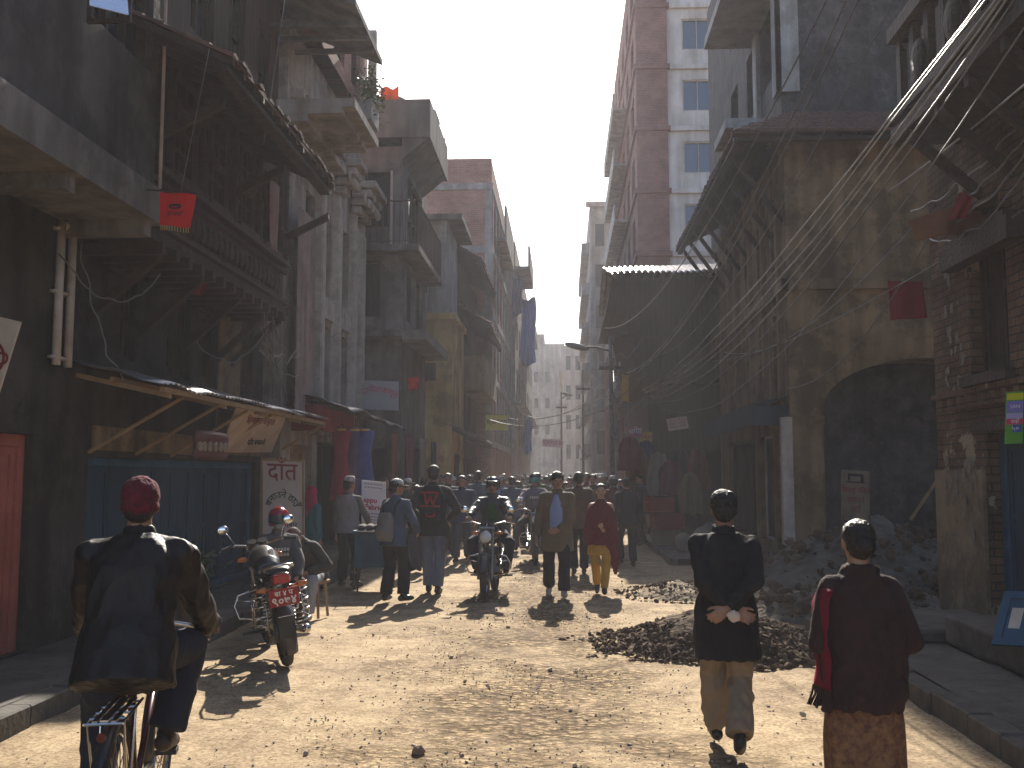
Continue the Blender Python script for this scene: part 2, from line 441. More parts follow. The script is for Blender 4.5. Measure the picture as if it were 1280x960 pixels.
class Fig:
    def __init__(s, H=1.7, pelvis=(0, 0, None), lean=0, side=0, twist=0, hands=None, feet=None, elbow=None, knee=None, hyaw=0, hpitch=0, hand=None, female=False, wide=1.0, hipyaw=0):
        s.s = k = H / 1.72; s.female = female; s.w = wide
        s.M = Matrix.Scale(k, 4)
        pz = .93 if pelvis[2] is None else pelvis[2] / k
        s.P = V((pelvis[0] / k, pelvis[1] / k, pz))
        rot = Matrix.Rotation(R(twist), 3, 'Z') @ Matrix.Rotation(R(side), 3, 'Y') @ Matrix.Rotation(R(-lean), 3, 'X')
        s.r = rot @ V((1, 0, 0)); s.f = rot @ V((0, 1, 0)); s.u = rot @ V((0, 0, 1))
        s.N = s.P + s.u * .515
        hr = Matrix.Rotation(R(twist + hyaw), 3, 'Z') @ Matrix.Rotation(R(-hpitch), 3, 'X')
        s.hr, s.hf, s.hu = hr @ V((1, 0, 0)), hr @ V((0, 1, 0)), hr @ V((0, 0, 1))
        s.HR = Matrix((s.hr, s.hf, s.hu)).transposed()
        s.Nb = s.N; s.N = s.N - s.u * .022
        sw = .148 if female else .170; hw = .09
        py = Matrix.Rotation(R(hipyaw), 3, 'Z')
        hands = hands or {}; feet = feet or {}; elbow = elbow or {}; knee = knee or {}; s.hand = hand or {}
        s.arm, s.leg, s.foot = {}, {}, {}
        for S, sg in (('L', -1), ('R', 1)):
            sh = s.Nb - s.u * .082 + s.r * sg * sw * wide
            t = V(hands[S]) / k if S in hands else sh + V((sg * .05, .03, -.55))
            e, w_ = ik(sh, t, .285, .255, elbow.get(S, s.r * sg * .35 - V((0, 1, 0)) - V((0, 0, .3))))
            s.arm[S] = (sh, e, w_)
            hp = s.P + py @ V((sg * hw, 0, -.03))
            ft = feet.get(S, (sg * .11 * k, 0, .08 * k, -sg * 8, 0))
            kn, an = ik(hp, V(ft[:3]) / k, .42, .41, knee.get(S, (sg * .12, 1, .1)))
            s.leg[S] = (hp, kn, an)
            fr = Matrix.Rotation(R(ft[3]), 3, 'Z') @ Matrix.Rotation(R(ft[4]), 3, 'X')
            s.foot[S] = (fr @ V((0, 1, 0)), fr @ V((0, 0, 1)))
    # --- shapes, i = inflation
    def torso(s, mb, i=0, lo=-.1, hi=.52, flare=0.0, fl=0.0, front=0.0):
        K = [(-.62, .15, .13), (-.45, .16, .13), (-.30, .165, .13), (-.16, .168, .125), (-.10, .165, .12), (0, .165, .115), (.12, .142, .10), (.22, .148, .105), (.33, .166, .116), (.40, .160, .106), (.44, .138, .094), (.475, .105, .080), (.505, .072, .068), (.54, .056, .058)]
        if i == 0: K[4] = (-.10, .10, .08)
        if s.female: K = [(t, a * (.88 if t > .05 else 1.0), b * .95) for t, a, b in K]
        secs = []
        for t, a, b in K:
            if t < lo - 1e-6 or t > hi + 1e-6: continue
            g = i + flare * max(0, (.10 - t))
            secs.append((s.P + s.u * t + s.f * (front * max(0, .3 - abs(t - .15))), s.r * (a * s.w + g), s.f * (b * s.w + g)))
        mb.loft(secs, n=24)
    def arms(s, mb, i=0, to=1.0, sides='LR', cut=False):
        for S in sides:
            sh, e, w_ = s.arm[S]; w2 = e + (w_ - e) * to
            c = s.Nb - s.u * .035
            mb.cap(c + (sh - c) * .25, sh, .040 * s.w + i * .5, .053 * s.w + i * .8, n=14)
            mb.cap(sh, e, .053 * s.w + i * .85, .042 + i, n=14)
            if cut: mb.cap(e, e + (w2 - e) * .1, .043 + i, .042 + i, n=14); mb.cyl(e, w2, .043 + i, .031 + i * 1.05, n=14)
            else: mb.cap(e, w2, .041 + i, .027 + i, n=14)
    def legs(s, mb, i=0, ankle=.038, cut=False, wide=0.0, to=1.0):
        for S in 'LR':
            h, k, a = s.leg[S]
            mb.cap(h, k, .088 + i, .054 + i + wide * .5, n=16)
            a2 = k + (a - k) * to
            if cut:
                mb.cap(k, k + (a2 - k) * .35, .054 + i + wide * .5, .056 + i + wide * .6, n=16)
                mb.cyl(k + (a2 - k) * .2, a2, .055 + i + wide * .5, ankle + i + wide, n=16)
            else:
                mb.cap(k, k + (a - k) * .35, .052, .055, n=14); mb.cap(k + (a - k) * .3, a, .055, ankle, n=14)
    def feet_(s, mb, S, i=0):
        a = s.leg[S][2]; f, u = s.foot[S]
        b = a - u * .042
        mb.cap(b - f * .045, b + f * .10, .036 + i, .036 + i, n=12)
        mb.cap(b + f * .09 + u * -.004, b + f * .155 - u * .008, .034 + i, .024 + i, n=12)
        mb.cap(a, b, .038 + i, .036 + i, n=12)
    def hand_(s, mb, S, r=.009):
        sh, e, w_ = s.arm[S]; sp = s.hand.get(S, {})
        d = V(sp.get('d', (w_ - e))).normalized()
        sg = 1 if S == 'R' else -1
        pn = V(sp.get('n', s.r * -sg)); pn = (pn - d * pn.dot(d)).normalized()
        th = V(sp.get('t', s.f)); th = (th - d * th.dot(d) - pn * th.dot(pn)).normalized()
        cu = sp.get('curl', 22)
        for j in range(4):
            off = (1.5 - j) * .0205
            base = w_ + d * (.088 - abs(j - 1.2) * .004) + th * off
            mb.cap(w_ + th * off * .6, base, .0145, .0125, n=8)
            ln = (.066, .074, .069, .054)[j]; p = base; ang = 0
            for q, fr in enumerate((.45, .32, .23)):
                ang += R(cu * (1.0 if q else .7) + j * 1.5)
                dd = d * math.cos(ang) + pn * math.sin(ang) + th * (.05 * (1.5 - j))
                nx = p + dd.normalized() * ln * fr
                mb.cap(p, nx, r * (1.05 - q * .08), r * (.97 - q * .08), n=8); p = nx
        b = w_ + d * .02 + th * .022; m_ = w_ + d * .052 + th * .047 + pn * .012
        mb.cap(b, m_, .015, .0125, n=8); n2 = m_ + (d * .8 + th * .35 + pn * .45).normalized() * .033
        mb.cap(m_, n2, .011, .0105, n=8); mb.cap(n2, n2 + (d * .9 + th * .05 + pn * .5).normalized() * .026, .0105, .008, n=8)
        mb.cap(e + (w_ - e) * .8, w_ + d * .015, .029, .025, n=12)
    def head(s, mb):
        N, hr, hf, hu = s.N, s.hr, s.hf, s.hu; rt = s.HR
        mb.cap(s.P + s.u * .46, N + hu * .12 + hf * .0, .060, .054, n=16)
        mb.ell(N + hu * .185 + hf * .005, (.074, .094, .098), rot=rt, n=24, k=16)
        mb.ell(N + hu * .125 + hf * .034, (.054, .060, .062), rot=rt, n=20, k=12)
        mb.ell(N + hu * .088 + hf * .070, (.026, .022, .020), rot=rt)
        mb.cap(N + hu * .183 + hf * .094, N + hu * .148 + hf * .113, .0085, .0135, n=8)
        mb.ell(N + hu * .143 + hf * .103, (.019, .012, .010), rot=rt)
        mb.cap(N + hu * .200 + hf * .086 - hr * .038, N + hu * .200 + hf * .086 + hr * .038, .011, .011, n=8)
        for q in (-1, 1):
            mb.ell(N + hu * .150 + hf * .070 + hr * q * .036, (.020, .022, .020), rot=rt)
            mb.ell(N + hu * .165 + hf * -.002 + hr * q * .077, (.009, .019, .031), rot=rt)
        mb.cap(N + hu * .119 + hf * .092 - hr * .018, N + hu * .119 + hf * .092 + hr * .018, .0085, .0085, n=8)
    def body(s, root, vox=.008, skin=None, bare=True):
        def fill(mb):
            mb.m = s.M
            s.torso(mb); s.arms(mb); s.legs(mb); s.head(mb)
            for S in 'LR': s.feet_(mb, S); s.hand_(mb, S, r=max(.009, vox * 1.05))
        b = solid(fill, vox, 'body', skin or SKIN, root, smooth_it=2)
        for q in (-1, 1):
            mb = MB(s.M); mb.ell(s.N + s.hu * .180 + s.hf * .0865 + s.hr * q * .031, (.013, .011, .0075), rot=s.HR); mb.build('eye', EYE, root, smooth=True)
        mb = MB(s.M); mb.cap(s.N + s.hu * .121 + s.hf * .0975 - s.hr * .015, s.N + s.hu * .121 + s.hf * .0975 + s.hr * .015, .0055, .0055, n=8); mb.build('mouth', LIP, root, smooth=True)
        return b
    def shoes(s, root, m=SHOE, vox=.008):
        for S in 'LR':
            solid(lambda mb: (setattr(mb, 'm', s.M), s.feet_(mb, S, .006)), vox, 'shoe', m, root, smooth_it=1)
    def hair(s, root, m=HAIR, vox=.008, kind='short', rough=.004):
        def fill(mb):
            mb.m = s.M; N, hf, hu, hr = s.N, s.hf, s.hu, s.hr
            mb.ell(N + hu * .212 - hf * .012, (.081, .096, .084), rot=s.HR, n=24, k=14)
            mb.ell(N + hu * .165 - hf * .045, (.074, .062, .075), rot=s.HR, n=20, k=12)
            if kind == 'bun': mb.ell(N + hu * .165 - hf * .115, (.045, .042, .042), rot=s.HR)
            if kind == 'long': mb.cap(N + hu * .15 - hf * .06, N - s.u * .12 - s.f * .10, .065, .04)
            if kind == 'thick': mb.ell(N + hu * .218 - hf * .008, (.088, .102, .086), rot=s.HR, n=24, k=14)
        return solid(fill, min(vox, .0065), 'hair', m, root, smooth_it=1, wrinkle=rough * 1.3, wscale=62, stretch=(1, 1, .6))
    def jacket(s, root, m, name='jacket', i=.024, hem=-.14, vox=.010, wr=.006, sleeve=.97, collar=True, flare=.05, arm_i=None, sides='LR', ws=9.0):
        lo = hem
        def fill(mb):
            mb.m = s.M
            Kh = min([-.62, -.45, -.30, -.16, -.10, 0], key=lambda t: abs(t - lo))
            s.torso(mb, i, lo=Kh, hi=.505, flare=flare)
            s.arms(mb, arm_i if arm_i is not None else i * .8, to=sleeve, cut=True, sides=sides)
            if collar:
                mb.cyl(s.P + s.u * .47 - s.f * .004, s.P + s.u * .56 - s.f * .012, .082, .070, n=18)
        return solid(fill, vox, name, m, root, smooth_it=2, wrinkle=wr, wscale=ws)
    def trousers(s, root, m, name='trousers', i=.014, wide=.012, vox=.010, wr=.006, ankle=.045, to=.96, ws=9.0):
        def fill(mb):
            mb.m = s.M
            s.torso(mb, i + .004, lo=-.10, hi=.12); s.legs(mb, i, ankle=ankle, cut=True, wide=wide, to=to)
        return solid(fill, vox, name, m, root, smooth_it=2, wrinkle=wr, wscale=ws)
    def skirt(s, root, m, name='skirt', z0=.04, top=.10, w0=.19, w1=.24, vox=.014, wr=.008, folds=9, amp=.05, i=.02):
        """a cloth tube from the waist to height z0, with vertical folds"""
        def wav(j, t): return 1 + amp * min(1, j / 4) * math.sin(folds * 2 * PI * t + 1.3 * math.sin(5 * t))
        def fill(mb):
            mb.m = s.M; secs = []
            p0 = s.P + s.u * top; fx = (s.leg['L'][2] + s.leg['R'][2]) / 2
            for q in range(9):
                t = q / 8; zz = p0.z + (z0 - p0.z) * t
                c = V((p0.x + (fx.x - p0.x) * t, p0.y + (fx.y - p0.y) * t, zz))
                ww = (.155 + i) + (w0 - .155 - i) * min(1, t * 3) + (w1 - w0) * t
                secs.append((c, V((ww, 0, 0)), V((0, ww * .78, 0))))
            mb.loft(secs, n=48, wav=wav)
        return solid(fill, vox, name, m, root, smooth_it=2, wrinkle=wr, stretch=(1, 1, .25))
    def topi(s, root, m):
        mb = MB(s.M); N, hu, hf, hr = s.N, s.hu, s.hf, s.hr
        mb.loft([(N + hu * .215, hr * .084, hf * .102), (N + hu * .25, hr * .085, hf * .102), (N + hu * .285 + hf * .01, hr * .074, hf * .09), (N + hu * .315 + hf * .02, hr * .05, hf * .066), (N + hu * .318 + hf * .02, hr * .02, hf * .03)], n=22)
        return mb.build('cap', m, root, smooth=True)
    def brimcap(s, root, m, back=False):
        mb = MB(s.M); N, hu, hf, hr = s.N, s.hu, s.hf, s.hr
        mb.loft([(N + hu * .205, hr * .084, hf * .102), (N + hu * .24, hr * .085, hf * .102), (N + hu * .275, hr * .074, hf * .088), (N + hu * .297, hr * .045, hf * .055), (N + hu * .302, hr * .01, hf * .01)], n=22)
        q = -1 if back else 1
        mb.loft([(N + hu * .207 + hf * .10 * q, hr * .07, hu * .006), (N + hu * .203 + hf * .15 * q, hr * .06, hu * .005), (N + hu * .196 + hf * .178 * q, hr * .03, hu * .004)], n=14)
        return mb.build('cap', m, root, smooth=True)
    def beanie(s, root, m):
        def fill(mb):
            mb.m = s.M; N, hu, hf = s.N, s.hu, s.hf
            mb.ell(N + hu * .215 - hf * .005, (.088, .106, .094), rot=s.HR, n=24, k=14)
            mb.ell(N + hu * .17 - hf * .03, (.086, .085, .06), rot=s.HR, n=24, k=12)
        return solid(fill, .007, 'knitted_hat', m, root, smooth_it=2, wrinkle=.004, wscale=30)
    def helmet(s, root, m, visor, face_open=True):
        N, hu, hf, hr = s.N, s.hu, s.hf, s.hr
        def fill(mb):
            mb.m = s.M
            mb.ell(N + hu * .215 - hf * .005, (.118, .138, .112), rot=s.HR, n=28, k=18)
            mb.loft([(N + hu * .20 - hf * .03, hr * .116, hf * .112), (N + hu * .13 - hf * .035, hr * .112, hf * .10), (N + hu * .10 - hf * .04, hr * .10, hf * .085)], n=24)
        h = solid(fill, .009, 'helmet', m, root, smooth_it=3)
        mb = MB(s.M)
        def vf(u, v):
            a = R(-62 + 124 * u); e = 1.0
            return N + hu * (.235 - .10 * v) + hf * (.136 * math.cos(a) + .006) * (1 - .04 * v) + hr * .126 * math.sin(a)
        mb.sheet(vf, 14, 4, .004)
        mb.build('visor', visor, h, smooth=True)
        return h

def person(name_loc, rz, label, group=None):
    return empty('person', name_loc, rz, label, 'person', group)
# ---------------------------------------------------------------- vehicles
RUB = pm('black rubber', (.018, .018, .018), (.05, .045, .04), scale=8, rough=.8, bump=.4, bscale=80)
CHR = pm('chrome', (.62, .62, .62), (.45, .43, .40), scale=12, rough=.22, metal=1, bump=0)
STEEL = pm('dull steel', (.30, .29, .28), (.16, .14, .12), scale=15, rough=.45, metal=1, bump=.1)
BLKP = pm('black paint', (.015, .015, .017), (.04, .035, .03), scale=7, rough=.3, bump=0, spec=.5)
REDP = pm('red paint', (.32, .018, .016), (.2, .015, .014), scale=6, rough=.25, bump=0, spec=.5)
REDL = pm('red tail lens', (.45, .02, .015), rough=.15, bump=0, spec=.6)
ORL = pm('orange lens', (.55, .16, .02), rough=.2, bump=0, spec=.6)
WHT = pm('white paint', (.72, .70, .66), (.6, .58, .54), rough=.5, bump=0)
LENS = pm('headlight lens', (.55, .58, .58), (.4, .42, .42), rough=.08, bump=0, spec=.8)
SEATV = pm('black seat vinyl', (.02, .02, .021), rough=.42, bump=.15, bscale=200)
MIR = pm('mirror glass', (.75, .78, .8), (.7, .72, .75), rough=.05, metal=1, bump=0)

def wheel(root, c, Rr, tr, spokes, name='wheel', mrim=CHR):
    c = V(c)
    w = MB().torus(c, (1, 0, 0), Rr - tr, tr, n=40, k=12).build(name, RUB, root, smooth=True)
    mb = MB(); mb.torus(c, (1, 0, 0), Rr - tr * 2.05, tr * .42, n=40, k=8); mb.build('rim', mrim, w, smooth=True)
    mb = MB()
    for i in range(spokes):
        a = 2 * PI * i / spokes; sg = 1 if i % 2 else -1; a2 = a + (.35 if (i // 2) % 2 else -.35)
        p = c + V((0, math.cos(a), math.sin(a))) * (Rr - tr * 2.2); q = c + V((sg * .03, math.cos(a2) * .035, math.sin(a2) * .035))
        mb.cyl(p, q, .0022, n=4, caps=False)
    mb.cyl(c - V((.045, 0, 0)), c + V((.045, 0, 0)), .035 if tr > .03 else .02, n=14)
    mb.build('spokes', STEEL, w)
    return w

def motorcycle(label, paint=BLKP, plate=True, rails=True, group='motorcycles on the street', bag=False):
    t = empty('motorcycle', (0, 0, 0), 0, label, 'motorcycle', group)
    WB = 1.27; r = .30
    wr_ = wheel(t, (0, 0, r), r, .047, 36)
    MB().cyl((-.07, 0, r), (.07, 0, r), .085, n=20).build('brake_drum', STEEL, wr_, smooth=False)
    wf = wheel(t, (0, WB, r), r, .042, 36)
    MB().cyl((-.06, WB, r), (.06, WB, r), .075, n=20).build('brake_drum', STEEL, wf)
    # fenders
    mb = MB()
    def fen(cy, R0, a0, a1, w, mb):
        def fn(u, v):
            a = R(a0 + (a1 - a0) * u); x = (v - .5) * 2
            return V((x * w, cy + math.cos(a) * (R0 - abs(x) ** 3 * .035), r + math.sin(a) * (R0 - abs(x) ** 3 * .035)))
        mb.sheet(fn, 16, 8, -.004)
    fen(0, .355, 60, 205, .075, mb); mb.build('rear_mudguard', paint, t, smooth=True)
    mb = MB(); fen(WB, .35, 20, 175, .065, mb); mb.build('front_mudguard', paint, t, smooth=True)
    MB().cb((0, -.37, .40), (.14, .012, .20), rot=Matrix.Rotation(R(12), 3, 'X')).build('mud_flap', RUB, t)
    # frame
    mb = MB()
    mb.tube([(0, 1.0, .98), (0, .9, .80), (0, .55, .76), (0, .15, .74), (0, -.22, .80)], .019)
    mb.tube([(0, .98, .88), (0, .86, .45), (0, .72, .27), (0, .42, .24), (0, .34, .4), (0, .36, .72)], .017)
    for s in (-1, 1):
        mb.tube([(s * .09, 0, r), (s * .08, .36, .33)], .014); mb.tube([(s * .09, .34, .72), (s * .10, -.25, .78)], .012)
    mb.build('frame', BLKP, t, smooth=True)
    for s in (-1, 1):
        mb = MB(); mb.cyl((s * .115, -.01, r), (s * .105, .12, .72), .012, n=8)
        for q in range(9):
            z = .40 + q * .03; y = (z - r) / (.42) * .13 - .01
            mb.torus((s * .112, y, z), (0, .3, 1), .026, .006, n=12, k=5)
        mb.build('shock_absorber', CHR, t, smooth=True)
    # engine
    mb = MB(); mb.cb((0, .60, .36), (.20, .30, .20), bev=.03); mb.cyl((-.13, .52, .34), (.13, .52, .34), .085, n=20); mb.cyl((-.12, .70, .37), (.12, .70, .37), .07, n=20)
    e = mb.build('engine', STEEL, t)
    mb = MB()
    for q in range(8):
        mb.cb((0, .70 + q * .008, .49 + q * .022), (.17, .16, .008), rot=Matrix.Rotation(R(-18), 3, 'X'))
    mb.cb((0, .73, .57), (.09, .10, .2), rot=Matrix.Rotation(R(-18), 3, 'X'))
    mb.build('cylinder_fins', STEEL, e)
    mb = MB(); mb.tube([(.04, .80, .58), (.07, .90, .48), (.10, .86, .30), (.13, .62, .22), (.14, .35, .24)], .02, n=10)
    mb.cap((.145, .38, .245), (.155, -.38, .36), .035, .042, n=14); mb.cyl((.155, -.38, .36), (.156, -.43, .367), .020, n=12)
    mb.build('exhaust_pipe', CHR, t, smooth=True)
    # tank, seat, tail
    def tank(mb):
        mb.loft([(V((0, .42, .83)), V((.10, 0, 0)), V((0, 0, .06))), (V((0, .50, .86)), V((.125, 0, 0)), V((0, 0, .09))), (V((0, .68, .90)), V((.145, 0, 0)), V((0, 0, .115))), (V((0, .85, .92)), V((.13, 0, 0)), V((0, 0, .11))), (V((0, .94, .91)), V((.08, 0, 0)), V((0, 0, .07)))], n=20)
    solid(tank, .012, 'fuel_tank', paint, t)
    def seat(mb):
        mb.loft([(V((0, .46, .82)), V((.09, 0, 0)), V((0, 0, .035))), (V((0, .30, .81)), V((.13, 0, 0)), V((0, 0, .045))), (V((0, .10, .82)), V((.13, 0, 0)), V((0, 0, .045))), (V((0, -.02, .85)), V((.13, 0, 0)), V((0, 0, .055))), (V((0, -.24, .87)), V((.115, 0, 0)), V((0, 0, .05))), (V((0, -.30, .87)), V((.09, 0, 0)), V((0, 0, .03)))], n=20)
    solid(seat, .012, 'seat', SEATV, t)
    for s in (-1, 1):
        MB().prism([(s * .10, .42, .76), (s * .10, .38, .50), (s * .10, .12, .60), (s * .10, .08, .74)], (s * .03, 0, 0)).build('side_panel', paint, t)
    def cowl(mb):
        mb.loft([(V((0, .05, .76)), V((.12, 0, 0)), V((0, 0, .05))), (V((0, -.22, .80)), V((.115, 0, 0)), V((0, 0, .055))), (V((0, -.38, .83)), V((.09, 0, 0)), V((0, 0, .045)))], n=18)
    solid(cowl, .012, 'tail_cowl', paint, t)
    MB().cb((0, -.405, .82), (.15, .05, .075), bev=.012).build('tail_light', REDL, t)
    mb = MB(); mb.tube([(-.12, .0, .84), (-.135, -.25, .90), (-.11, -.40, .93), (0, -.44, .94), (.11, -.40, .93), (.135, -.25, .90), (.12, .0, .84)], .011, n=8)
    mb.build('grab_rail', CHR, t, smooth=True)
    for s in (-1, 1):
        for y, z in ((-.36, .745), (.99, .90)):
            mb = MB(); mb.cyl((s * .06, y, z), (s * .15, y, z), .008, n=6); mb.cap((s * .15, y, z), (s * .20, y, z), .027, .02, n=12)
            mb.build('indicator', ORL, t, smooth=True)
    if plate:
        RP = pm('red number plate', (.30, .016, .02), (.24, .014, .018), rough=.5, bump=0)
        rot = Matrix.Rotation(R(14), 3, 'X')
        p = MB().cb((0, -.415, .665), (.25, .006, .155), rot=rot).build('number_plate', RP, t)
        bmx = board_mtx((0, -.424, .70), (-1, 0, 0), rot @ V((0, 0, 1)))
        bmx = board_mtx(V((0, -.415, .665)) + rot @ V((0, -.0055, .036)), (1, 0, 0), rot @ V((0, 0, 1)))
        text('बा ४ प', .062, bmx, WHT, p, bold=.001)
        bmx = board_mtx(V((0, -.415, .665)) + rot @ V((0, -.0055, -.032)), (1, 0, 0), rot @ V((0, 0, 1)))
        text('९०७४', .098, bmx, WHT, p, bold=.002)
    # front end
    mb = MB()
    for s in (-1, 1):
        mb.cyl((s * .085, WB, r), (s * .085, WB - .10, .62), .024, n=12); mb.cyl((s * .085, WB - .10, .62), (s * .085, WB - .21, .99), .017, n=12)
    mb.cb((0, WB - .20, .97), (.21, .06, .025), rot=Matrix.Rotation(R(16), 3, 'X')); mb.cb((0, WB - .155, .80), (.21, .06, .03), rot=Matrix.Rotation(R(16), 3, 'X'))
    mb.build('fork', STEEL, t, smooth=False)
    def hl(mb):
        mb.ell((0, WB - .10, .86), (.10, .09, .095), n=20, k=12)
    h = solid(hl, .012, 'headlight', paint, t)
    mb = MB(); mb.ell((0, WB - .045, .86), (.082, .045, .078), n=20, k=10); mb.build('lens', LENS, h, smooth=True)
    mb = MB(); mb.tube([(-.36, WB - .36, 1.03), (-.22, WB - .30, 1.05), (-.10, WB - .23, 1.02), (0, WB - .21, 1.01), (.10, WB - .23, 1.02), (.22, WB - .30, 1.05), (.36, WB - .36, 1.03)], .012, n=8)
    hb = mb.build('handlebar', CHR, t, smooth=True)
    for s in (-1, 1):
        MB().cyl((s * .25, WB - .315, 1.047), (s * .365, WB - .362, 1.03), .018, n=10).build('grip', RUB, hb)
        mb = MB(); mb.tube([(s * .24, WB - .28, 1.045), (s * .30, WB - .27, 1.04), (s * .38, WB - .30, 1.02)], .006, n=6); mb.build('lever', CHR, hb)
        mb = MB(); mb.tube([(s * .22, WB - .30, 1.05), (s * .26, WB - .26, 1.14), (s * .30, WB - .28, 1.20)], .006, n=6)
        mb.ell((s * .32, WB - .275, 1.22), (.062, .018, .045), n=16, k=8)
        m_ = mb.build('mirror', CHR, t, smooth=True)
        MB().ell((s * .32, WB - .288, 1.22), (.052, .008, .036), n=16, k=6).build('mirror_glass', MIR, m_, smooth=True)
    mb = MB(); mb.cyl((-.05, WB - .20, .99), (-.05, WB - .235, 1.06), .045, n=16); mb.cyl((.05, WB - .20, .99), (.05, WB - .235, 1.06), .045, n=16)
    mb.build('instruments', BLKP, t)
    # guards
    mb = MB()
    for s in (-1, 1):
        mb.tube([(s * .03, .88, .62), (s * .26, .92, .58), (s * .31, .90, .48), (s * .28, .88, .36), (s * .03, .84, .30)], .012, n=8)
        mb.tube([(s * .30, .91, .53), (s * .04, .87, .48)], .008, n=6)
    mb.build('crash_guard', CHR, t, smooth=True)
    if rails:
        for s in (-1, 1):
            mb = MB()
            for q in range(4):
                z = .42 + q * .085
                mb.tube([(s * .15, .22, z), (s * .22, .16, z), (s * .235, -.18, z), (s * .16, -.26, z)], .008, n=6)
            mb.tube([(s * .22, .14, .70), (s * .225, .12, .40)], .007, n=6); mb.tube([(s * .23, -.14, .70), (s * .235, -.12, .40)], .007, n=6)
            mb.build('side_rail', CHR, t, smooth=True)
    for s in (-1, 1):
        for a, b in (((s * .10, .46, .27), (s * .30, .46, .28)), ((s * .10, .14, .36), (s * .24, .12, .37))):
            MB().cyl(a, b, .014, n=8).build('footpeg', RUB, t)
    return t

def bicycle(label):
    t = empty('bicycle', (0, 0, 0), 0, label, 'bicycle')
    r = .345; WB = 1.10; bb = V((0, .47, .29)); seat = V((0, .27, .86)); hd = V((0, .93, .88)); hd2 = V((0, .97, .74))
    wheel(t, (0, 0, r), r, .019, 36); wheel(t, (0, WB, r), r, .019, 32)
    MAR = pm('dark maroon bicycle paint', (.09, .012, .014), (.04, .008, .01), scale=9, rough=.3, bump=0, spec=.5)
    mb = MB()
    sl = bb + (seat - bb) * .86
    mb.cyl(bb, sl, .015, n=10); mb.cyl(sl - V((0, -.01, .03)), hd - V((0, 0, .03)), .014, n=10); mb.cyl(bb, hd2, .016, n=10); mb.cyl(hd, hd2, .019, n=10)
    for s in (-1, 1):
        mb.cyl((s * .045, .47, .29), (s * .058, 0, r), .009, n=8); mb.cyl((s * .02, sl.y, sl.z - .02), (s * .058, 0, r), .008, n=8)
    mb.cyl((-.04, bb.y, bb.z), (.04, bb.y, bb.z), .024, n=12)
    mb.build('frame', MAR, t, smooth=True)
    mb = MB()
    for s in (-1, 1): mb.tube([(s * .05, WB, r), (s * .05, WB - .06, .55), (s * .045, hd2.y + .015, .72)], .010, n=8)
    mb.cyl((-.05, hd2.y + .01, .725), (.05, hd2.y + .01, .725), .014, n=8); mb.build('fork', MAR, t, smooth=True)
    mb = MB(); mb.cyl(sl, seat, .0125, n=8); mb.build('seat_post', CHR, t)
    def sd(mb):
        mb.loft([(V((0, .14, .885)), V((.10, 0, 0)), V((0, 0, .03))), (V((0, .20, .885)), V((.125, 0, 0)), V((0, 0, .035))), (V((0, .30, .89)), V((.07, 0, 0)), V((0, 0, .035))), (V((0, .44, .89)), V((.025, 0, 0)), V((0, 0, .02)))], n=18)
    s_ = solid(sd, .010, 'saddle', SEATV, t)
    mb = MB()
    for s in (-1, 1):
        mb.torus((s * .06, .20, .835), (0, 0, 1), .024, .004, n=14, k=5); mb.torus((s * .06, .20, .82), (0, 0, 1), .026, .004, n=14, k=5); mb.torus((s * .06, .20, .85), (0, 0, 1), .024, .004, n=14, k=5)
    mb.build('springs', CHR, s_)
    mb = MB(); mb.tube([(0, hd.y, hd.z), (0, hd.y - .01, .98)], .012)
    mb.tube([(-.28, .74, .93), (-.26, .86, .94), (-.14, .96, .945), (0, .93, .975), (.14, .96, .945), (.26, .86, .94), (.28, .74, .93)], .011, n=8)
    hb = mb.build('handlebar', CHR, t, smooth=True)
    for s in (-1, 1):
        MB().cyl((s * .28, .74, .93), (s * .268, .83, .937), .017, n=10).build('grip', RUB, hb)
        MB().tube([(s * .25, .88, .91), (s * .27, .76, .90)], .005, n=6).build('brake_rod', CHR, hb)
    mb = MB()
    def fen(cy, a0, a1):
        def fn(u, v):
            a = R(a0 + (a1 - a0) * u); x = (v - .5) * 2; q = .375 - abs(x) ** 2 * .022
            return V((x * .032, cy + math.cos(a) * q, r + math.sin(a) * q))
        mb.sheet(fn, 22, 6, -.002)
    fen(0, 35, 200); mb.build('rear_mudguard', BLKP, t, smooth=True)
    mb = MB(); fen(WB, 15, 190) if False else None
    def fn(u, v):
        a = R(10 + 170 * u); x = (v - .5) * 2; q = .375 - abs(x) ** 2 * .022
        return V((x * .032, WB + math.cos(a) * q, r + math.sin(a) * q))
    mb.sheet(fn, 22, 6, -.002); mb.build('front_mudguard', BLKP, t, smooth=True)
    mb = MB()
    for s in (-1, 1):
        mb.tube([(s * .065, .22, .745), (s * .07, -.22, .745)], .006, n=6); mb.tube([(s * .06, 0, r), (s * .068, -.18, .745)], .005, n=6)
        mb.tube([(s * .06, 0, r), (s * .068, .06, .745)], .005, n=6)
    mb.tube([(-.07, -.22, .745), (.07, -.22, .745)], .006, n=6)
    for q in range(4): mb.cyl((-.068, -.14 + q * .1, .747), (.068, -.14 + q * .1, .747), .005, n=6)
    mb.cb((0, 0, .753), (.03, .42, .008)); mb.cb((.035, 0, .751), (.02, .42, .006)); mb.cb((-.035, 0, .751), (.02, .42, .006))
    mb.build('carrier', CHR, t)
    MB().cyl((0, -.235, .70), (0, -.25, .70), .018, n=14).build('reflector', pm('dull reflector', (.12, .01, .01), rough=.3, bump=0), t)
    mb = MB()
    mb.cyl((.05, .47, .29), (.055, .47, .29), .09, n=24); mb.cyl((.06, .47, .29), (.075, .47 + .06, .29 + .155), .009, n=8); mb.cyl((-.06, .47, .29), (-.075, .47 - .06, .29 - .155), .009, n=8)
    mb.build('crank', STEEL, t)
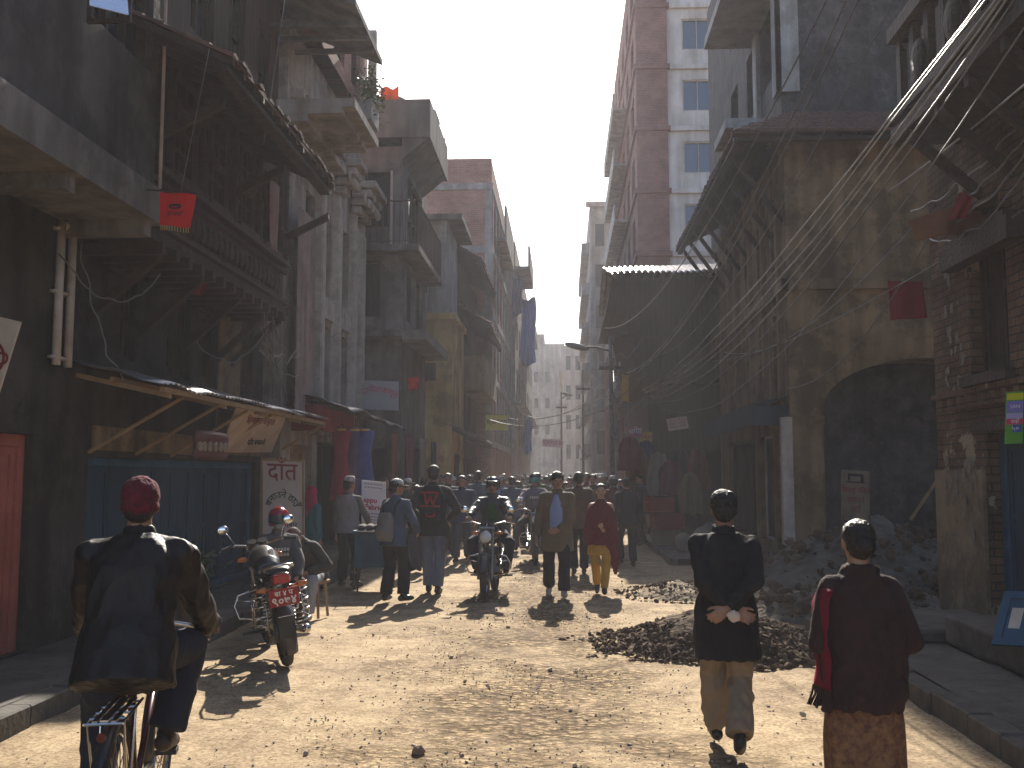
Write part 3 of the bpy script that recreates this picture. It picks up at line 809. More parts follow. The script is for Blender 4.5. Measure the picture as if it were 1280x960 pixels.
    for s, p in ((1, V((.125, .53, .445))), (-1, V((-.125, .41, .135)))):
        mb = MB(); mb.cb(p, (.09, .075, .024)); mb.cyl(p - V((s * .05, 0, 0)), p, .006, n=6); mb.build('pedal', RUB, t)
    mb = MB(); mb.cb((.06, .24, .40), (.02, .52, .05), rot=Matrix.Rotation(R(-6), 3, 'X')); mb.cb((.06, .24, .26), (.02, .52, .03), rot=Matrix.Rotation(R(6), 3, 'X')); mb.build('chain_guard', BLKP, t)
    mb = MB(); mb.tube([(-.07, .02, .33), (-.13, .0, .12), (-.16, -.02, .05)], .008, n=6); mb.build('kick_stand', STEEL, t)
    return t
# ---------------------------------------------------------------- materials of the setting
M = {}
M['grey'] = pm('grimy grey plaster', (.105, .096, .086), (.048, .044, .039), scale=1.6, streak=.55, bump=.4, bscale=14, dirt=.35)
M['greyl'] = pm('pale grey render', (.44, .42, .40), (.29, .28, .26), scale=1.2, streak=.5, bump=.3, bscale=14, dirt=.25)
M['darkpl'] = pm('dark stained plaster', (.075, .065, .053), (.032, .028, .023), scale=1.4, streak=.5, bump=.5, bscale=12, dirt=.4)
M['stucco'] = pm('cream stucco', (.48, .405, .35), (.32, .27, .23), scale=2.2, streak=.5, bump=.35, bscale=16, dirt=.3)
M['yellow'] = pm('yellow ochre plaster', (.62, .44, .18), (.46, .31, .12), scale=1.1, streak=.5, bump=.4, bscale=14, dirt=.4)
M['ochre'] = pm('faded ochre plaster', (.30, .205, .105), (.18, .12, .062), scale=1.0, streak=.55, bump=.4, bscale=14, dirt=.4)
M['conc'] = pm('bare concrete', (.42, .39, .37), (.28, .26, .245), scale=2.0, streak=.45, bump=.4, bscale=20, dirt=.2)
M['concd'] = pm('dark concrete', (.23, .205, .19), (.13, .12, .11), scale=2.0, streak=.5, bump=.4, bscale=20, dirt=.3)
M['stone'] = pm('blackened stone wall', (.10, .092, .085), (.045, .041, .038), scale=3.5, streak=.4, bump=1.0, bscale=9, bdist=.04, dirt=.4)
M['brick'] = brick('weathered red brick', (.44, .22, .16), (.34, .165, .12), (.34, .28, .23), grime=.35)
M['brickold'] = brick('old soft brick', (.20, .125, .075), (.145, .088, .055), (.065, .052, .038), w=.24, h=.085, grime=.55, bump=1.0, plaster=(.30, .245, .17), pl=.60)
M['brickred'] = brick('painted red brick', (.26, .12, .10), (.215, .10, .085), (.25, .175, .15), grime=.4)
M['white'] = pm('whitewashed wall', (.64, .60, .57), (.48, .45, .43), scale=1.2, streak=.35, bump=.2)
M['wood'] = plank('old brown boards', (.085, .048, .03), (.036, .022, .014))
M['wooddk'] = pm('dark carved wood', (.055, .034, .022), (.026, .016, .010), scale=8, rough=.7, bump=.9, bscale=26, bdist=.02)
M['woodpale'] = pm('pale bare timber', (.34, .22, .11), (.22, .135, .065), scale=5, rough=.75, bump=.3)
M['blue'] = plank('faded blue painted boards', (.035, .085, .135), (.02, .05, .085), w=.5)
M['bluef'] = pm('blue painted wood', (.04, .11, .18), (.025, .07, .12), scale=5, rough=.6, bump=.2)
M['pink'] = pm('salmon painted wood', (.40, .12, .085), (.30, .085, .06), scale=4, rough=.6, bump=.15)
M['dark'] = pm('painted room shade', (.012, .011, .010), rough=.95, bump=0)  # near-black paint standing in for the shade indoors
M['tin'] = pm('corrugated tin', (.42, .42, .42), (.22, .19, .16), scale=2.5, rough=.38, metal=.75, bump=.1)
M['tile'] = pm('clay roof tile', (.17, .085, .055), (.075, .045, .035), scale=5, rough=.85, bump=.5, bscale=20)
M['soil'] = pm('trodden soil', (.19, .145, .10), (.11, .082, .058), scale=2, bump=1, bscale=18, bdist=.03, rough=.95, spec=.1)
M['pave'] = pm('worn stone pavement', (.12, .105, .088), (.065, .057, .048), scale=2.5, bump=.6, bscale=16, dirt=.3)
M['whitep'] = pm('chalky white paint', (.56, .50, .45), (.38, .33, .29), scale=6, streak=.35, rough=.7, bump=.15)
M['glass'] = glass()
M['glassb'] = glass('blue grey glass', (.09, .115, .15), .08)
M['fcon'] = pm('rusty iron', (.10, .06, .045), (.05, .035, .03), scale=12, rough=.8, bump=.2)
M['signw'] = pm('off white sign paint', (.60, .52, .44), (.48, .41, .34), scale=5, rough=.55, bump=.05, streak=.15)
M['signr'] = pm('dark red lettering', (.22, .02, .02), (.17, .018, .018), rough=.5, bump=0)
M['signk'] = pm('dark green lettering', (.03, .05, .035), rough=.5, bump=0)

# ---------------------------------------------------------------- walls with openings
def wall_grid(mb, ax, c, u0, u1, z0, z1, ops, depth, out):
    def P(u, z, d=0):
        return (c - out * d, u, z) if ax == 'x' else (u, c - out * d, z)
    ops = [(max(a, u0), min(b, u1), max(p, z0), min(q, z1)) for a, b, p, q in ops]
    us = sorted({u0, u1, *[o[0] for o in ops], *[o[1] for o in ops]}); zs = sorted({z0, z1, *[o[2] for o in ops], *[o[3] for o in ops]})
    for i in range(len(us) - 1):
        for j in range(len(zs) - 1):
            cu, cz = (us[i] + us[i + 1]) / 2, (zs[j] + zs[j + 1]) / 2
            if any(a < cu < b and p < cz < q for a, b, p, q in ops): continue
            vs = [P(us[i], zs[j]), P(us[i + 1], zs[j]), P(us[i + 1], zs[j + 1]), P(us[i], zs[j + 1])]
            if (out > 0) == (ax == 'y'): vs = vs[::-1]
            mb.quad(*vs)
    for a, b, p, q in ops:
        for e in (((a, p), (b, p)), ((b, p), (b, q)), ((b, q), (a, q)), ((a, q), (a, p))):
            vs = [P(*e[0]), P(*e[1]), P(*e[1], depth), P(*e[0], depth)]
            if (out > 0) != (ax == 'y'): vs = vs[::-1]
            mb.quad(*vs)

def filler(parent, ax, c, out, a, b, p, q, kind, fm, depth=.14, pane=None, nx=2, nz=2, fw=.06, name=None):
    """the frame (a part) and what it holds (a sub-part), set back in the opening"""
    def bx(mb, u0, u1, z0, z1, d0, d1):
        x0, x1 = c - out * d0, c - out * d1
        if ax == 'x': mb.box(x0, x1, u0, u1, z0, z1)
        else: mb.box(u0, u1, x0, x1, z0, z1)
    mb = MB(); d0, d1 = depth - .07, depth + .01
    e = .004
    bx(mb, a + e, a + fw, p + e, q - e, d0, d1); bx(mb, b - fw, b - e, p + e, q - e, d0, d1)
    bx(mb, a + fw, b - fw, p + e, p + fw, d0 + .001, d1); bx(mb, a + fw, b - fw, q - fw, q - e, d0 + .001, d1)
    w = (b - a - 2 * fw); h = (q - p - 2 * fw)
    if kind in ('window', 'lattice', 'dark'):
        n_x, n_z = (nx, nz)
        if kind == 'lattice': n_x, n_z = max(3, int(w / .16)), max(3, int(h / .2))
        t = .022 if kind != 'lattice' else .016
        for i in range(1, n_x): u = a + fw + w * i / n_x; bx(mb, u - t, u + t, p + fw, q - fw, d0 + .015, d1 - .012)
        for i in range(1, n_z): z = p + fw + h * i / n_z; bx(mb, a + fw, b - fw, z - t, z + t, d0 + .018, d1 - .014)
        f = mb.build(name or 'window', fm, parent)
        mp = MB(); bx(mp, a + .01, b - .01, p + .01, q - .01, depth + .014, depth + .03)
        mp.build('pane' if kind != 'dark' else 'shade_panel', pane or (M['glass'] if kind != 'dark' else M['dark']), f)  # the dark kind gets a flat panel with room shade in its colour
    elif kind in ('shutter', 'door'):
        f = mb.build(name or ('window' if kind == 'shutter' else 'door'), fm, parent)
        n = max(1, round(w / (.45 if kind == 'shutter' else .6)))
        for i in range(n):
            mp = MB(); u0, u1 = a + fw + w * i / n + .006, a + fw + w * (i + 1) / n - .006
            bx(mp, u0, u1, p + fw, q - fw, depth - .025, depth + .01)
            k = .07
            bx(mp, u0, u0 + k, p + fw + .002, q - fw - .002, depth - .045, depth - .027); bx(mp, u1 - k, u1, p + fw + .002, q - fw - .002, depth - .045, depth - .027)
            for zz in (p + fw + .003, p + fw + (h - k) * .5, q - fw - k - .003): bx(mp, u0 + k, u1 - k, zz, zz + k, depth - .044, depth - .027)
            mp.build('shutter' if kind == 'shutter' else 'door_leaf', pane or fm, f)
    elif kind == 'roll':
        f = mb.build(name or 'roller_door', fm, parent)
        mp = MB(); k = int(h / .1)
        for i in range(k): bx(mp, a + fw, b - fw, p + fw + h * i / k + .004, p + fw + h * (i + 1) / k - .004, depth - .03 - .0, depth + .012)
        mp.build('slats', pane or fm, f)
    return f

def building(name, label, side, xf, y0, y1, z1, mat, xb=None, z0=0.0, front=(), near=(), fm=None, depth=.14, root=None, group='buildings along the street', wall='wall', pane=None, far=True, bottom=False):
    """side -1: stands on the left, its front looks to +X; side +1 the mirror"""
    out = -side
    xb = xb if xb is not None else xf + side * 6
    if root is None:
        root = empty(name, ((xf + xb) / 2, (y0 + y1) / 2, z0), 0, label, 'building', group)
    mb = MB()
    wall_grid(mb, 'x', xf, y0, y1, z0, z1, [o[:4] for o in front], depth + .04, out)
    x0, x1 = min(xf, xb), max(xf, xb)
    wall_grid(mb, 'y', y0, x0, x1, z0, z1, [o[:4] for o in near], depth + .04, -1)
    mb.quad((x0, y1, z0), (x1, y1, z0), (x1, y1, z1), (x0, y1, z1))
    mb.quad((xb, y0, z0), (xb, y1, z0), (xb, y1, z1), (xb, y0, z1))
    mb.quad((x0, y0, z1), (x1, y0, z1), (x1, y1, z1), (x0, y1, z1))
    if bottom: mb.quad((x0, y0, z0), (x1, y0, z0), (x1, y1, z0), (x0, y1, z0))
    mb.build(wall, mat, root, fix=False)
    for ops, ax, c, o_ in ((front, 'x', xf, out), (near, 'y', y0, -1)):
        for o in ops:
            kind = o[4] if len(o) > 4 else 'window'; kw = o[5] if len(o) > 5 else {}
            kw = dict(kw); f_ = kw.pop('fm', fm or M['wooddk']); pn = kw.pop('pane', pane)
            filler(root, ax, c, o_, *o[:4], kind, f_, depth=depth, pane=pn, **kw)
    return root

def part(name, mat, root, fn, smooth=False):
    mb = MB(); fn(mb); return mb.build(name, mat, root, smooth=smooth)

def tiled(root, xe, ze, xw, zw, y0, y1, mat=None, name='roof', seed=1, pitch=.17, jag=.05, rafters=True, ax='x', eave_mat=None, hip=0.0):
    """tiled lean-to roof from the eave (xe,ze) up to (xw,zw); rows of half round tiles, ragged edge; rafters below"""
    rnd = random.Random(seed)
    n = int((y1 - y0) / pitch); L = math.hypot(xw - xe, zw - ze); m_ = max(2, int(L / .22))
    mb = MB()
    T = (lambda x, y, z: (x, y, z)) if ax == 'x' else (lambda x, y, z: (y, x, z))
    for i in range(n):
        ya = y0 + i * pitch; sag = noise.noise(V((ya * .4, seed, 0))) * .06
        for j in range(m_):
            t0, t1 = j / m_, (j + 1.18) / m_
            if hip and t0 > (ya - y0 + pitch * .5) / hip: break
            if hip: t1 = min(t1, max(t0 + .03, (ya - y0 + pitch) / hip))
            off = rnd.uniform(-jag, jag * .4) if j == 0 else rnd.uniform(-.01, .01)
            t0 += off / L
            za = .035 + rnd.uniform(-.006, .006); dy = rnd.uniform(-.012, .012)
            pts0, pts1 = [], []
            for k in range(5):
                a = PI * k / 4; yy = ya + dy + pitch * .5 - math.cos(a) * pitch * .52; hh = math.sin(a) * .045
                pts0.append(mb.v(T(xe + (xw - xe) * t0, yy, ze + (zw - ze) * t0 + hh + za + sag)))
                pts1.append(mb.v(T(xe + (xw - xe) * t1, yy, ze + (zw - ze) * t1 + hh * .9 + za - .03 + sag)))
            for k in range(4): mb.f([pts0[k], pts0[k + 1], pts1[k + 1], pts1[k]])
            mb.f(pts0)
    mb.mi = 0
    # boards under the tiles
    g = [T(xe, y0, ze), T(xe, y1, ze), T(xw, y1, zw), T(xw, y0 + hip, zw)]
    mb.prism(g, (0, 0, .03))
    r = mb.build(name, mat or M['tile'], root)
    if rafters:
        mb = MB(); k = max(2, int((y1 - y0) / .32))
        for i in range(k + 1):
            yy = y0 + .03 + (y1 - y0 - .06) * i / k
            if hip and yy < y0 + hip: continue
            mb.prism([T(xe, yy, ze - .004), T(xw, yy, zw - .004), T(xw, yy, zw - .09), T(xe, yy, ze - .07)], T(0, .05, 0))
        mb.prism([T(xe + (xw - xe) * .03, y0, ze - .07), T(xe + (xw - xe) * .12, y0, ze - .07), T(xe + (xw - xe) * .12, y0, ze - .13), T(xe + (xw - xe) * .03, y0, ze - .13)], T(0, y1 - y0, 0))
        mb.build('rafters', eave_mat or M['wooddk'], root)
    return r

def corr(mb, p00, p10, p01, p11, waves, amp, nv=4, th=.003, sag=0.0, seed=0):
    """corrugated sheet; waves counted along p00->p10"""
    p00, p10, p01, p11 = V(p00), V(p10), V(p01), V(p11)
    nn = (p10 - p00).cross(p01 - p00).normalized()
    if nn.z < 0: nn = -nn
    def fn(u, v):
        p = p00 * (1 - u) * (1 - v) + p10 * u * (1 - v) + p01 * (1 - u) * v + p11 * u * v
        return p + nn * (amp * math.sin(u * waves * 2 * PI) + noise.noise(V((u * 3, v * 3, seed))) * sag)
    mb.sheet(fn, waves * 6, nv, th)

def bracket(mb, x0, z0, x1, z1, y, w=.06, t=.08):
    mb.prism([(x0, y, z0), (x1, y, z1), (x1, y, z1 - t), (x0, y, z0 - t)], (0, w, 0))

def railing(mb, ax, c, u0, u1, z0, h=.95, n=None, r=.012):
    n = n or max(3, int(abs(u1 - u0) / .13))
    P = (lambda u, z: (c, u, z)) if ax == 'x' else (lambda u, z: (u, c, z))
    mb.cyl(P(u0, z0 + h), P(u1, z0 + h), r * 1.6, n=6); mb.cyl(P(u0, z0 + .08), P(u1, z0 + .08), r, n=5)
    for i in range(n + 1):
        u = u0 + (u1 - u0) * i / n; mb.cyl(P(u, z0), P(u, z0 + h), r if i % 6 else r * 1.8, n=5)
# ---------------------------------------------------------------- ground
def ground():
    ys = [-400, -120, -40, -12, -4, 0]
    y = 1.5
    while y < 60: ys.append(y); y += max(.035, y * .0075)
    ys += [62, 66, 72, 80, 95, 115, 150, 300, 900]
    xs = [-600, -200, -60, -20, -8, -5]
    x = -4.2
    while x < 5.2: xs.append(x); x += .045
    xs += [5.4, 7, 12, 30, 100, 300, 600]
    nx, ny = len(xs), len(ys)
    co = []
    for yy in ys:
        for xx in xs:
            z = 0
            if -4.2 <= xx <= 5.2 and 1.4 < yy < 60:
                fade = min(1, (xx + 4.2) / .5, (5.2 - xx) / .5)
                p = V((xx, yy, 0))
                b = noise.noise(p * .55) * .035 + noise.noise(p * 1.7 + V((9, 0, 0))) * .016
                mid = math.exp(-((xx + .35 + .1 * math.sin(yy)) / 1.3) ** 2)
                rough = .25 + .75 * mid * (.55 + .45 * noise.noise(p * .9 + V((0, 7, 0))))
                b += (noise.noise(p * 6) * .012 + noise.noise(p * 15) * .006 + abs(noise.noise(p * 26)) * .005) * rough
                b += .02 * mid - .02
                z = b * fade
            co.append((xx, yy, z))
    fs = [(j * nx + i, j * nx + i + 1, (j + 1) * nx + i + 1, (j + 1) * nx + i) for j in range(ny - 1) for i in range(nx - 1)]
    me = bpy.data.meshes.new('ground'); me.from_pydata(co, [], fs); me.update()
    m, nt, b = _nodes('dusty unpaved road')
    N, L = nt.nodes, nt.links
    tc = N.new('ShaderNodeTexCoord')
    def nz(sc, det=8, ro=.6):
        n = N.new('ShaderNodeTexNoise'); n.inputs['Scale'].default_value = sc; n.inputs['Detail'].default_value = det; n.inputs['Roughness'].default_value = ro
        L.new(tc.outputs['Object'], n.inputs['Vector']); return n
    def ramp(src, p0, c0, p1, c1):
        r = N.new('ShaderNodeValToRGB'); r.color_ramp.elements[0].position = p0; r.color_ramp.elements[1].position = p1
        r.color_ramp.elements[0].color = (*c0, 1); r.color_ramp.elements[1].color = (*c1, 1); L.new(src, r.inputs['Fac']); return r
    def mul(a, c_):
        mx = N.new('ShaderNodeMixRGB'); mx.blend_type = 'MULTIPLY'; mx.inputs['Fac'].default_value = 1; L.new(a, mx.inputs[1]); L.new(c_, mx.inputs[2]); return mx.outputs['Color']
    a = ramp(nz(.8, 9, .65).outputs['Fac'], .35, (.36, .27, .175), .7, (.52, .40, .245))
    sx = N.new('ShaderNodeSeparateXYZ'); L.new(tc.outputs['Object'], sx.inputs[0])
    def mt(op, a_, b_=None):
        q = N.new('ShaderNodeMath'); q.operation = op
        for k_, v_ in enumerate((a_, b_)):
            if v_ is None: continue
            if isinstance(v_, (int, float)): q.inputs[k_].default_value = v_
            else: L.new(v_, q.inputs[k_])
        return q.outputs[0]
    wob = nz(.9, 6, .65).outputs['Fac']
    band = mt('SUBTRACT', 1.5, mt('ABSOLUTE', mt('ADD', sx.outputs[0], .3)))
    band = mt('ADD', band, mt('MULTIPLY', mt('SUBTRACT', wob, .5), 5.0))
    msk = N.new('ShaderNodeMapRange'); msk.inputs['From Min'].default_value = .2; msk.inputs['From Max'].default_value = 1.3; L.new(band, msk.inputs['Value'])
    v2 = N.new('ShaderNodeTexVoronoi'); v2.inputs['Scale'].default_value = 17; v2.feature = 'F1'; v2.inputs['Randomness'].default_value = 1
    mp2 = N.new('ShaderNodeMapping'); mp2.inputs['Scale'].default_value = (.8, 1.25, 1); dn_ = N.new('ShaderNodeMixRGB'); dn_.blend_type = 'LINEAR_LIGHT'; dn_.inputs['Fac'].default_value = .06; L.new(tc.outputs['Object'], dn_.inputs[1]); L.new(nz(9, 4).outputs['Color'], dn_.inputs[2]); L.new(dn_.outputs[0], mp2.inputs['Vector']); L.new(mp2.outputs[0], v2.inputs['Vector'])
    cob = ramp(v2.outputs['Distance'], .25, (1.1, 1.1, 1.08), .6, (.34, .30, .25)); hs = N.new('ShaderNodeSeparateXYZ'); L.new(v2.outputs['Color'], hs.inputs[0])
    cv = ramp(hs.outputs[0], 0, (.72, .70, .68), 1, (1.15, 1.12, 1.05)); cc = mul(cob.outputs['Color'], cv.outputs['Color'])
    mk = N.new('ShaderNodeMixRGB'); mk.inputs[1].default_value = (1, 1, 1, 1); L.new(msk.outputs[0], mk.inputs['Fac']); L.new(cc, mk.inputs[2])
    rut = mt('MULTIPLY', mt('SUBTRACT', 1.0, v2.outputs['Distance']), msk.outputs[0])
    g = ramp(nz(38, 4, .7).outputs['Fac'], .38, (.55, .52, .48), .58, (1, 1, 1))
    vo = N.new('ShaderNodeTexVoronoi'); vo.inputs['Scale'].default_value = 26; L.new(tc.outputs['Object'], vo.inputs['Vector'])
    s1 = ramp(vo.outputs['Distance'], .0, (.62, .6, .57), .22, (1, 1, 1))
    w = ramp(nz(3.2, 10, .75).outputs['Fac'], .40, (.72, .69, .65), .56, (1, 1, 1))
    L.new(mul(mul(mul(mul(a.outputs['Color'], g.outputs['Color']), s1.outputs['Color']), w.outputs['Color']), mk.outputs[0]), b.inputs['Base Color'])
    b.inputs['Roughness'].default_value = .95; b.inputs['Specular IOR Level'].default_value = .12
    h1 = nz(55, 6, .75); h2 = nz(14, 6, .7)
    ad = N.new('ShaderNodeMath'); ad.operation = 'MULTIPLY_ADD'; ad.inputs[1].default_value = .5
    L.new(h1.outputs['Fac'], ad.inputs[0]); L.new(h2.outputs['Fac'], ad.inputs[2])
    bp = N.new('ShaderNodeBump'); bp.inputs['Strength'].default_value = .55; bp.inputs['Distance'].default_value = .022
    L.new(mt('ADD', ad.outputs[0], mt('MULTIPLY', rut, 1.8)), bp.inputs['Height']); L.new(bp.outputs['Normal'], b.inputs['Normal'])
    o = link_mesh('ground', me, m, smooth=True, kind='structure', recentre=False)
    return o
ground()

def stones(name, n, fn, mats, seed, kind='stuff'):
    """scattered little stones as one object; fn(rnd)->(x,y,z,size)"""
    rnd = random.Random(seed)
    ico = [(-.53, 0, .85), (.53, 0, .85), (-.53, 0, -.85), (.53, 0, -.85), (0, .85, .53), (0, .85, -.53), (0, -.85, .53), (0, -.85, -.53), (.85, .53, 0), (-.85, .53, 0), (.85, -.53, 0), (-.85, -.53, 0)]
    tri = [(0, 4, 1), (0, 9, 4), (9, 5, 4), (4, 5, 8), (4, 8, 1), (8, 10, 1), (8, 3, 10), (5, 3, 8), (5, 2, 3), (2, 7, 3), (7, 10, 3), (7, 6, 10), (7, 11, 6), (11, 0, 6), (0, 1, 6), (6, 1, 10), (9, 0, 11), (9, 11, 2), (9, 2, 5), (7, 2, 11)]
    co, fs, mi = [], [], []
    for q in range(n):
        x, y, z, s = fn(rnd)
        rot = Euler((rnd.uniform(0, 6), rnd.uniform(0, 6), rnd.uniform(0, 6))).to_matrix()
        sx, sy, sz = rnd.uniform(.7, 1.3), rnd.uniform(.6, 1.2), rnd.uniform(.35, .8)
        b = len(co)
        for p in ico:
            v = rot @ V((p[0] * sx, p[1] * sy, p[2] * sz)) * s * rnd.uniform(.82, 1.15)
            v.z *= .75
            co.append((x + v.x, y + v.y, z + v.z))
        k = rnd.randrange(len(mats))
        for t in tri: fs.append((t[0] + b, t[1] + b, t[2] + b)); mi.append(k)
    me = bpy.data.meshes.new(name); me.from_pydata(co, [], fs); me.update()
    o = link_mesh(name, me, mats, kind=kind)
    me.polygons.foreach_set('material_index', mi)
    return o
ST = [pm('dusty stone', (.52, .44, .34), (.38, .31, .23), scale=9, bump=.3, rough=.9), pm('grey stone', (.36, .32, .27), (.24, .21, .18), scale=9, bump=.3, rough=.9), pm('brown stone', (.28, .19, .125), (.17, .11, .075), scale=9, bump=.3, rough=.9)]
def fg(r):
    y = 3.0 + 24 * r.random() ** 1.6
    x = r.gauss(-.3, .85) if r.random() < .86 else r.uniform(-3.3, 2.4)
    x = max(-3.4, min(2.5, x))
    s = .003 + .010 * r.random() ** 3
    if r.random() < .012: s = r.uniform(.014, .026)
    return x, y, -.004 + s * .3, s
o = stones('gravel', 15000, fg, ST, 3)
o['label'] = 'loose gravel and small stones scattered along the middle of the dusty road'
# bigger stones one can tell apart
for i, (px, py, s, lb) in enumerate([(688, 838, .032, 'brown stone lying alone in the middle of the road'), (523, 942, .05, 'flat pale stone at the bottom edge of the photo'), (960, 884, .022, 'small dark stone on the bare road between the walking man and the shawled woman'), (635, 785, .03, 'pale flat stone on the road in front of the oncoming motorcycle'), (735, 822, .04, 'dark clod near the left end of the rubble heap')]):
    p = U(px, py, Z=0)
    o = stones('stone', 1, lambda r: (p.x, p.y, s * .3, s), [ST[(i * 2) % 3]], 40 + i, kind='thing'); tag(o, lb, 'stone')

# pavements
def pavement(name, x0, x1, y0, y1, h, label, seed):
    mb = MB(); rnd = random.Random(seed)
    y = y0; i = 0
    xk0, xk1 = (x1 - .17, x1) if x0 < -3 else (x0, x0 + .17)
    a, b = (x0, xk0 - .004) if x0 < -3 else (xk1 + .004, x1)
    n = int((y1 - y0) / .35)
    def fn(u, v):
        x = a + (b - a) * v; yy = y0 + (y1 - y0) * u
        return V((x, yy, h - .015 + noise.noise(V((x * 2, yy * 2, seed))) * .012))
    mb.sheet(fn, n, 5, 0)
    pv = mb.build(name, M['pave'], kind='structure'); 
    mb = MB()
    while y < y1:
        L_ = rnd.uniform(.5, .95); e = min(y + L_, y1)
        j = rnd.uniform(-.012, .012)
        mb.box(xk0 + j, xk1 + j, y + .008, e - .008, -.05, h + rnd.uniform(-.012, .008), bev=.012)
        y = e
    kb = mb.build(name.replace('pavement', 'kerb'), pm('worn kerb stone', (.10, .088, .072), (.055, .048, .04), scale=6, bump=.6, bscale=20, rough=.85), kind='structure')
pavement('left_pavement', -5.0, -3.65, 1.0, 24, .14, '', 1)
pavement('right_pavement', 2.65, 4.6, 1.0, 11.4, .13, '', 2)
pavement('far_right_pavement', 2.0, 4.4, 19.2, 60, .12, '', 3)
pavement('far_left_pavement', -5.0, -3.3, 24.1, 60, .12, '', 4)

# ================================================================= LEFT SIDE
g = lambda px, X: U(px, 500, X=X).y
def zz(py, px, X): return U(px, py, X=X).z

# --- grey plastered house with the overhanging storey (nearest, left)
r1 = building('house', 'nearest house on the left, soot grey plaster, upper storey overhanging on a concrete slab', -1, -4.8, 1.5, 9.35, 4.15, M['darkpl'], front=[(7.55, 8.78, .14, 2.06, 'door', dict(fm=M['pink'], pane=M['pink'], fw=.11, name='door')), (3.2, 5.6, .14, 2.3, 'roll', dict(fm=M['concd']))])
building('', '', -1, -4.0, 1.5, 9.35, 10.5, M['grey'], z0=4.46, root=r1, wall='upper_wall', xb=-10.8, bottom=True,
         front=[(8.0, 9.2, 5.6, 7.2, 'window', dict(nx=3, nz=2, fm=M['wooddk'])), (3.5, 5.5, 5.8, 7.4, 'window', {})])
part('overhang_slab', M['concd'], r1, lambda mb: (mb.box(-10.8, -3.90, 1.5, 9.38, 4.12, 4.455), [mb.box(-4.8, -3.98, y, y + .16, 3.98, 4.119) for y in (2.2, 4.0, 5.8, 7.6, 9.1)]))
part('edge_pipe', M['whitep'], r1, lambda mb: mb.cyl((-3.955, 9.38, 4.5), (-3.955, 9.38, 10.4), .018, n=8), smooth=True)
def sash(mb):
    a = V((-3.9, 8.22, 6.52)); d = V((.36, .50, 0)).normalized(); w, h = .52, .62
    for (u0, u1, v0, v1) in ((0, w, 0, .05), (0, w, h - .05, h), (0, .05, .05, h - .05), (w - .05, w, .05, h - .05)):
        mb.prism([a + d * u0 + V((0, 0, v0)), a + d * u1 + V((0, 0, v0)), a + d * u1 + V((0, 0, v1)), a + d * u0 + V((0, 0, v1))], (-.03, .02, 0))
P_ = U(135, 10, X=-3.75)
so = MB(); sh_ = P_ 
fr = MB()
for (u0, u1, v0, v1) in ((-.17, .20, -.13, -.09), (-.17, -.13, -.09, .6), (.16, .20, -.09, .6), (-.17, .2, .6, .64)):
    fr.box(P_.x + u0, P_.x + u1, P_.y - .015, P_.y + .015, P_.z + v0, P_.z + v1)
sh_o = fr.build('open_sash', M['wooddk'], r1)
WG = pm('frosted wired glass', (.75, .78, .80), (.62, .66, .70), scale=30, rough=.35, bump=.6, bscale=60)
_nt = WG.node_tree; _t = _nt.nodes.new('ShaderNodeBsdfTranslucent'); _t.inputs['Color'].default_value = (.9, .93, .95, 1); _m = _nt.nodes.new('ShaderNodeMixShader'); _m.inputs['Fac'].default_value = .8
_nt.links.new(_nt.nodes['Principled BSDF'].outputs[0], _m.inputs[1]); _nt.links.new(_t.outputs[0], _m.inputs[2]); _nt.links.new(_m.outputs[0], _nt.nodes['Material Output'].inputs['Surface'])
WM = pm('sky mirror pane', (.85, .87, .9), (.75, .77, .8), scale=40, rough=.25, metal=1, bump=.5, bscale=70)  # metal in place of glass, pane tilted to mirror the bright sky
n_g = V((.57, -.76, .37)).normalized(); r_g = V((.8, .6, 0)).normalized(); u_g = n_g.cross(r_g) * -1
c_g = P_ + V((.015, -.06, .22))
part('sash_glass', WM, sh_o, lambda mb: mb.prism([c_g - r_g * .15 - u_g * .34, c_g + r_g * .15 - u_g * .34, c_g + r_g * .15 + u_g * .34, c_g - r_g * .15 + u_g * .34], n_g * -.008))

# white twin drain pipes
def pipes(mb):
    y = 9.12
    for dy, a, b in ((-.10, 2.72, 4.08), (.12, 2.72, 4.10)):
        mb.cyl((-4.74, y + dy, a), (-4.74, y + dy, b), .04, n=12)
    mb.cyl((-4.74, y - .1, 4.06), (-4.74, y + .12, 4.06), .04, n=12)
    for z in (2.78, 3.4, 4.0): mb.box(-4.8, -4.73, y - .16, y + .18, z, z + .03)
tag(part('drain_pipe', M['whitep'], None, pipes, True), 'pair of white drain pipes on the soot grey wall above the salmon door', 'pipe')

# --- timber house with the tiled eave
EX, EZ = -3.1, zz(232, 418, -3.1)
yE = U(418, 232, X=-3.1).y
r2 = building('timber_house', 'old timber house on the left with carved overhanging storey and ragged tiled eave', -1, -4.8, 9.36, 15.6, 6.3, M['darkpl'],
    front=[(9.85, 15.35, .14, 1.88, 'door', dict(fm=M['bluef'], pane=M['blue'], fw=.09, name='shop_shutters')),
           (10.15, 10.85, 2.95, 3.95, 'shutter', dict(fm=M['wooddk'])), (11.7, 12.5, 2.9, 3.95, 'shutter', dict(fm=M['wooddk'])), (12.75, 13.4, 2.9, 3.95, 'shutter', dict(fm=M['wooddk'])), (14.5, 15.1, 2.95, 4.1, 'shutter', dict(fm=M['wooddk']))])
part('plaster_panel', M['ochre'], r2, lambda mb: (mb.box(-4.797, -4.77, 13.5, 14.4, 2.75, 4.6), mb.box(-4.797, -4.775, 13.5, 15.5, 1.98, 2.6), mb.box(-4.797, -4.775, 9.9, 13.4, 1.95, 2.2)))
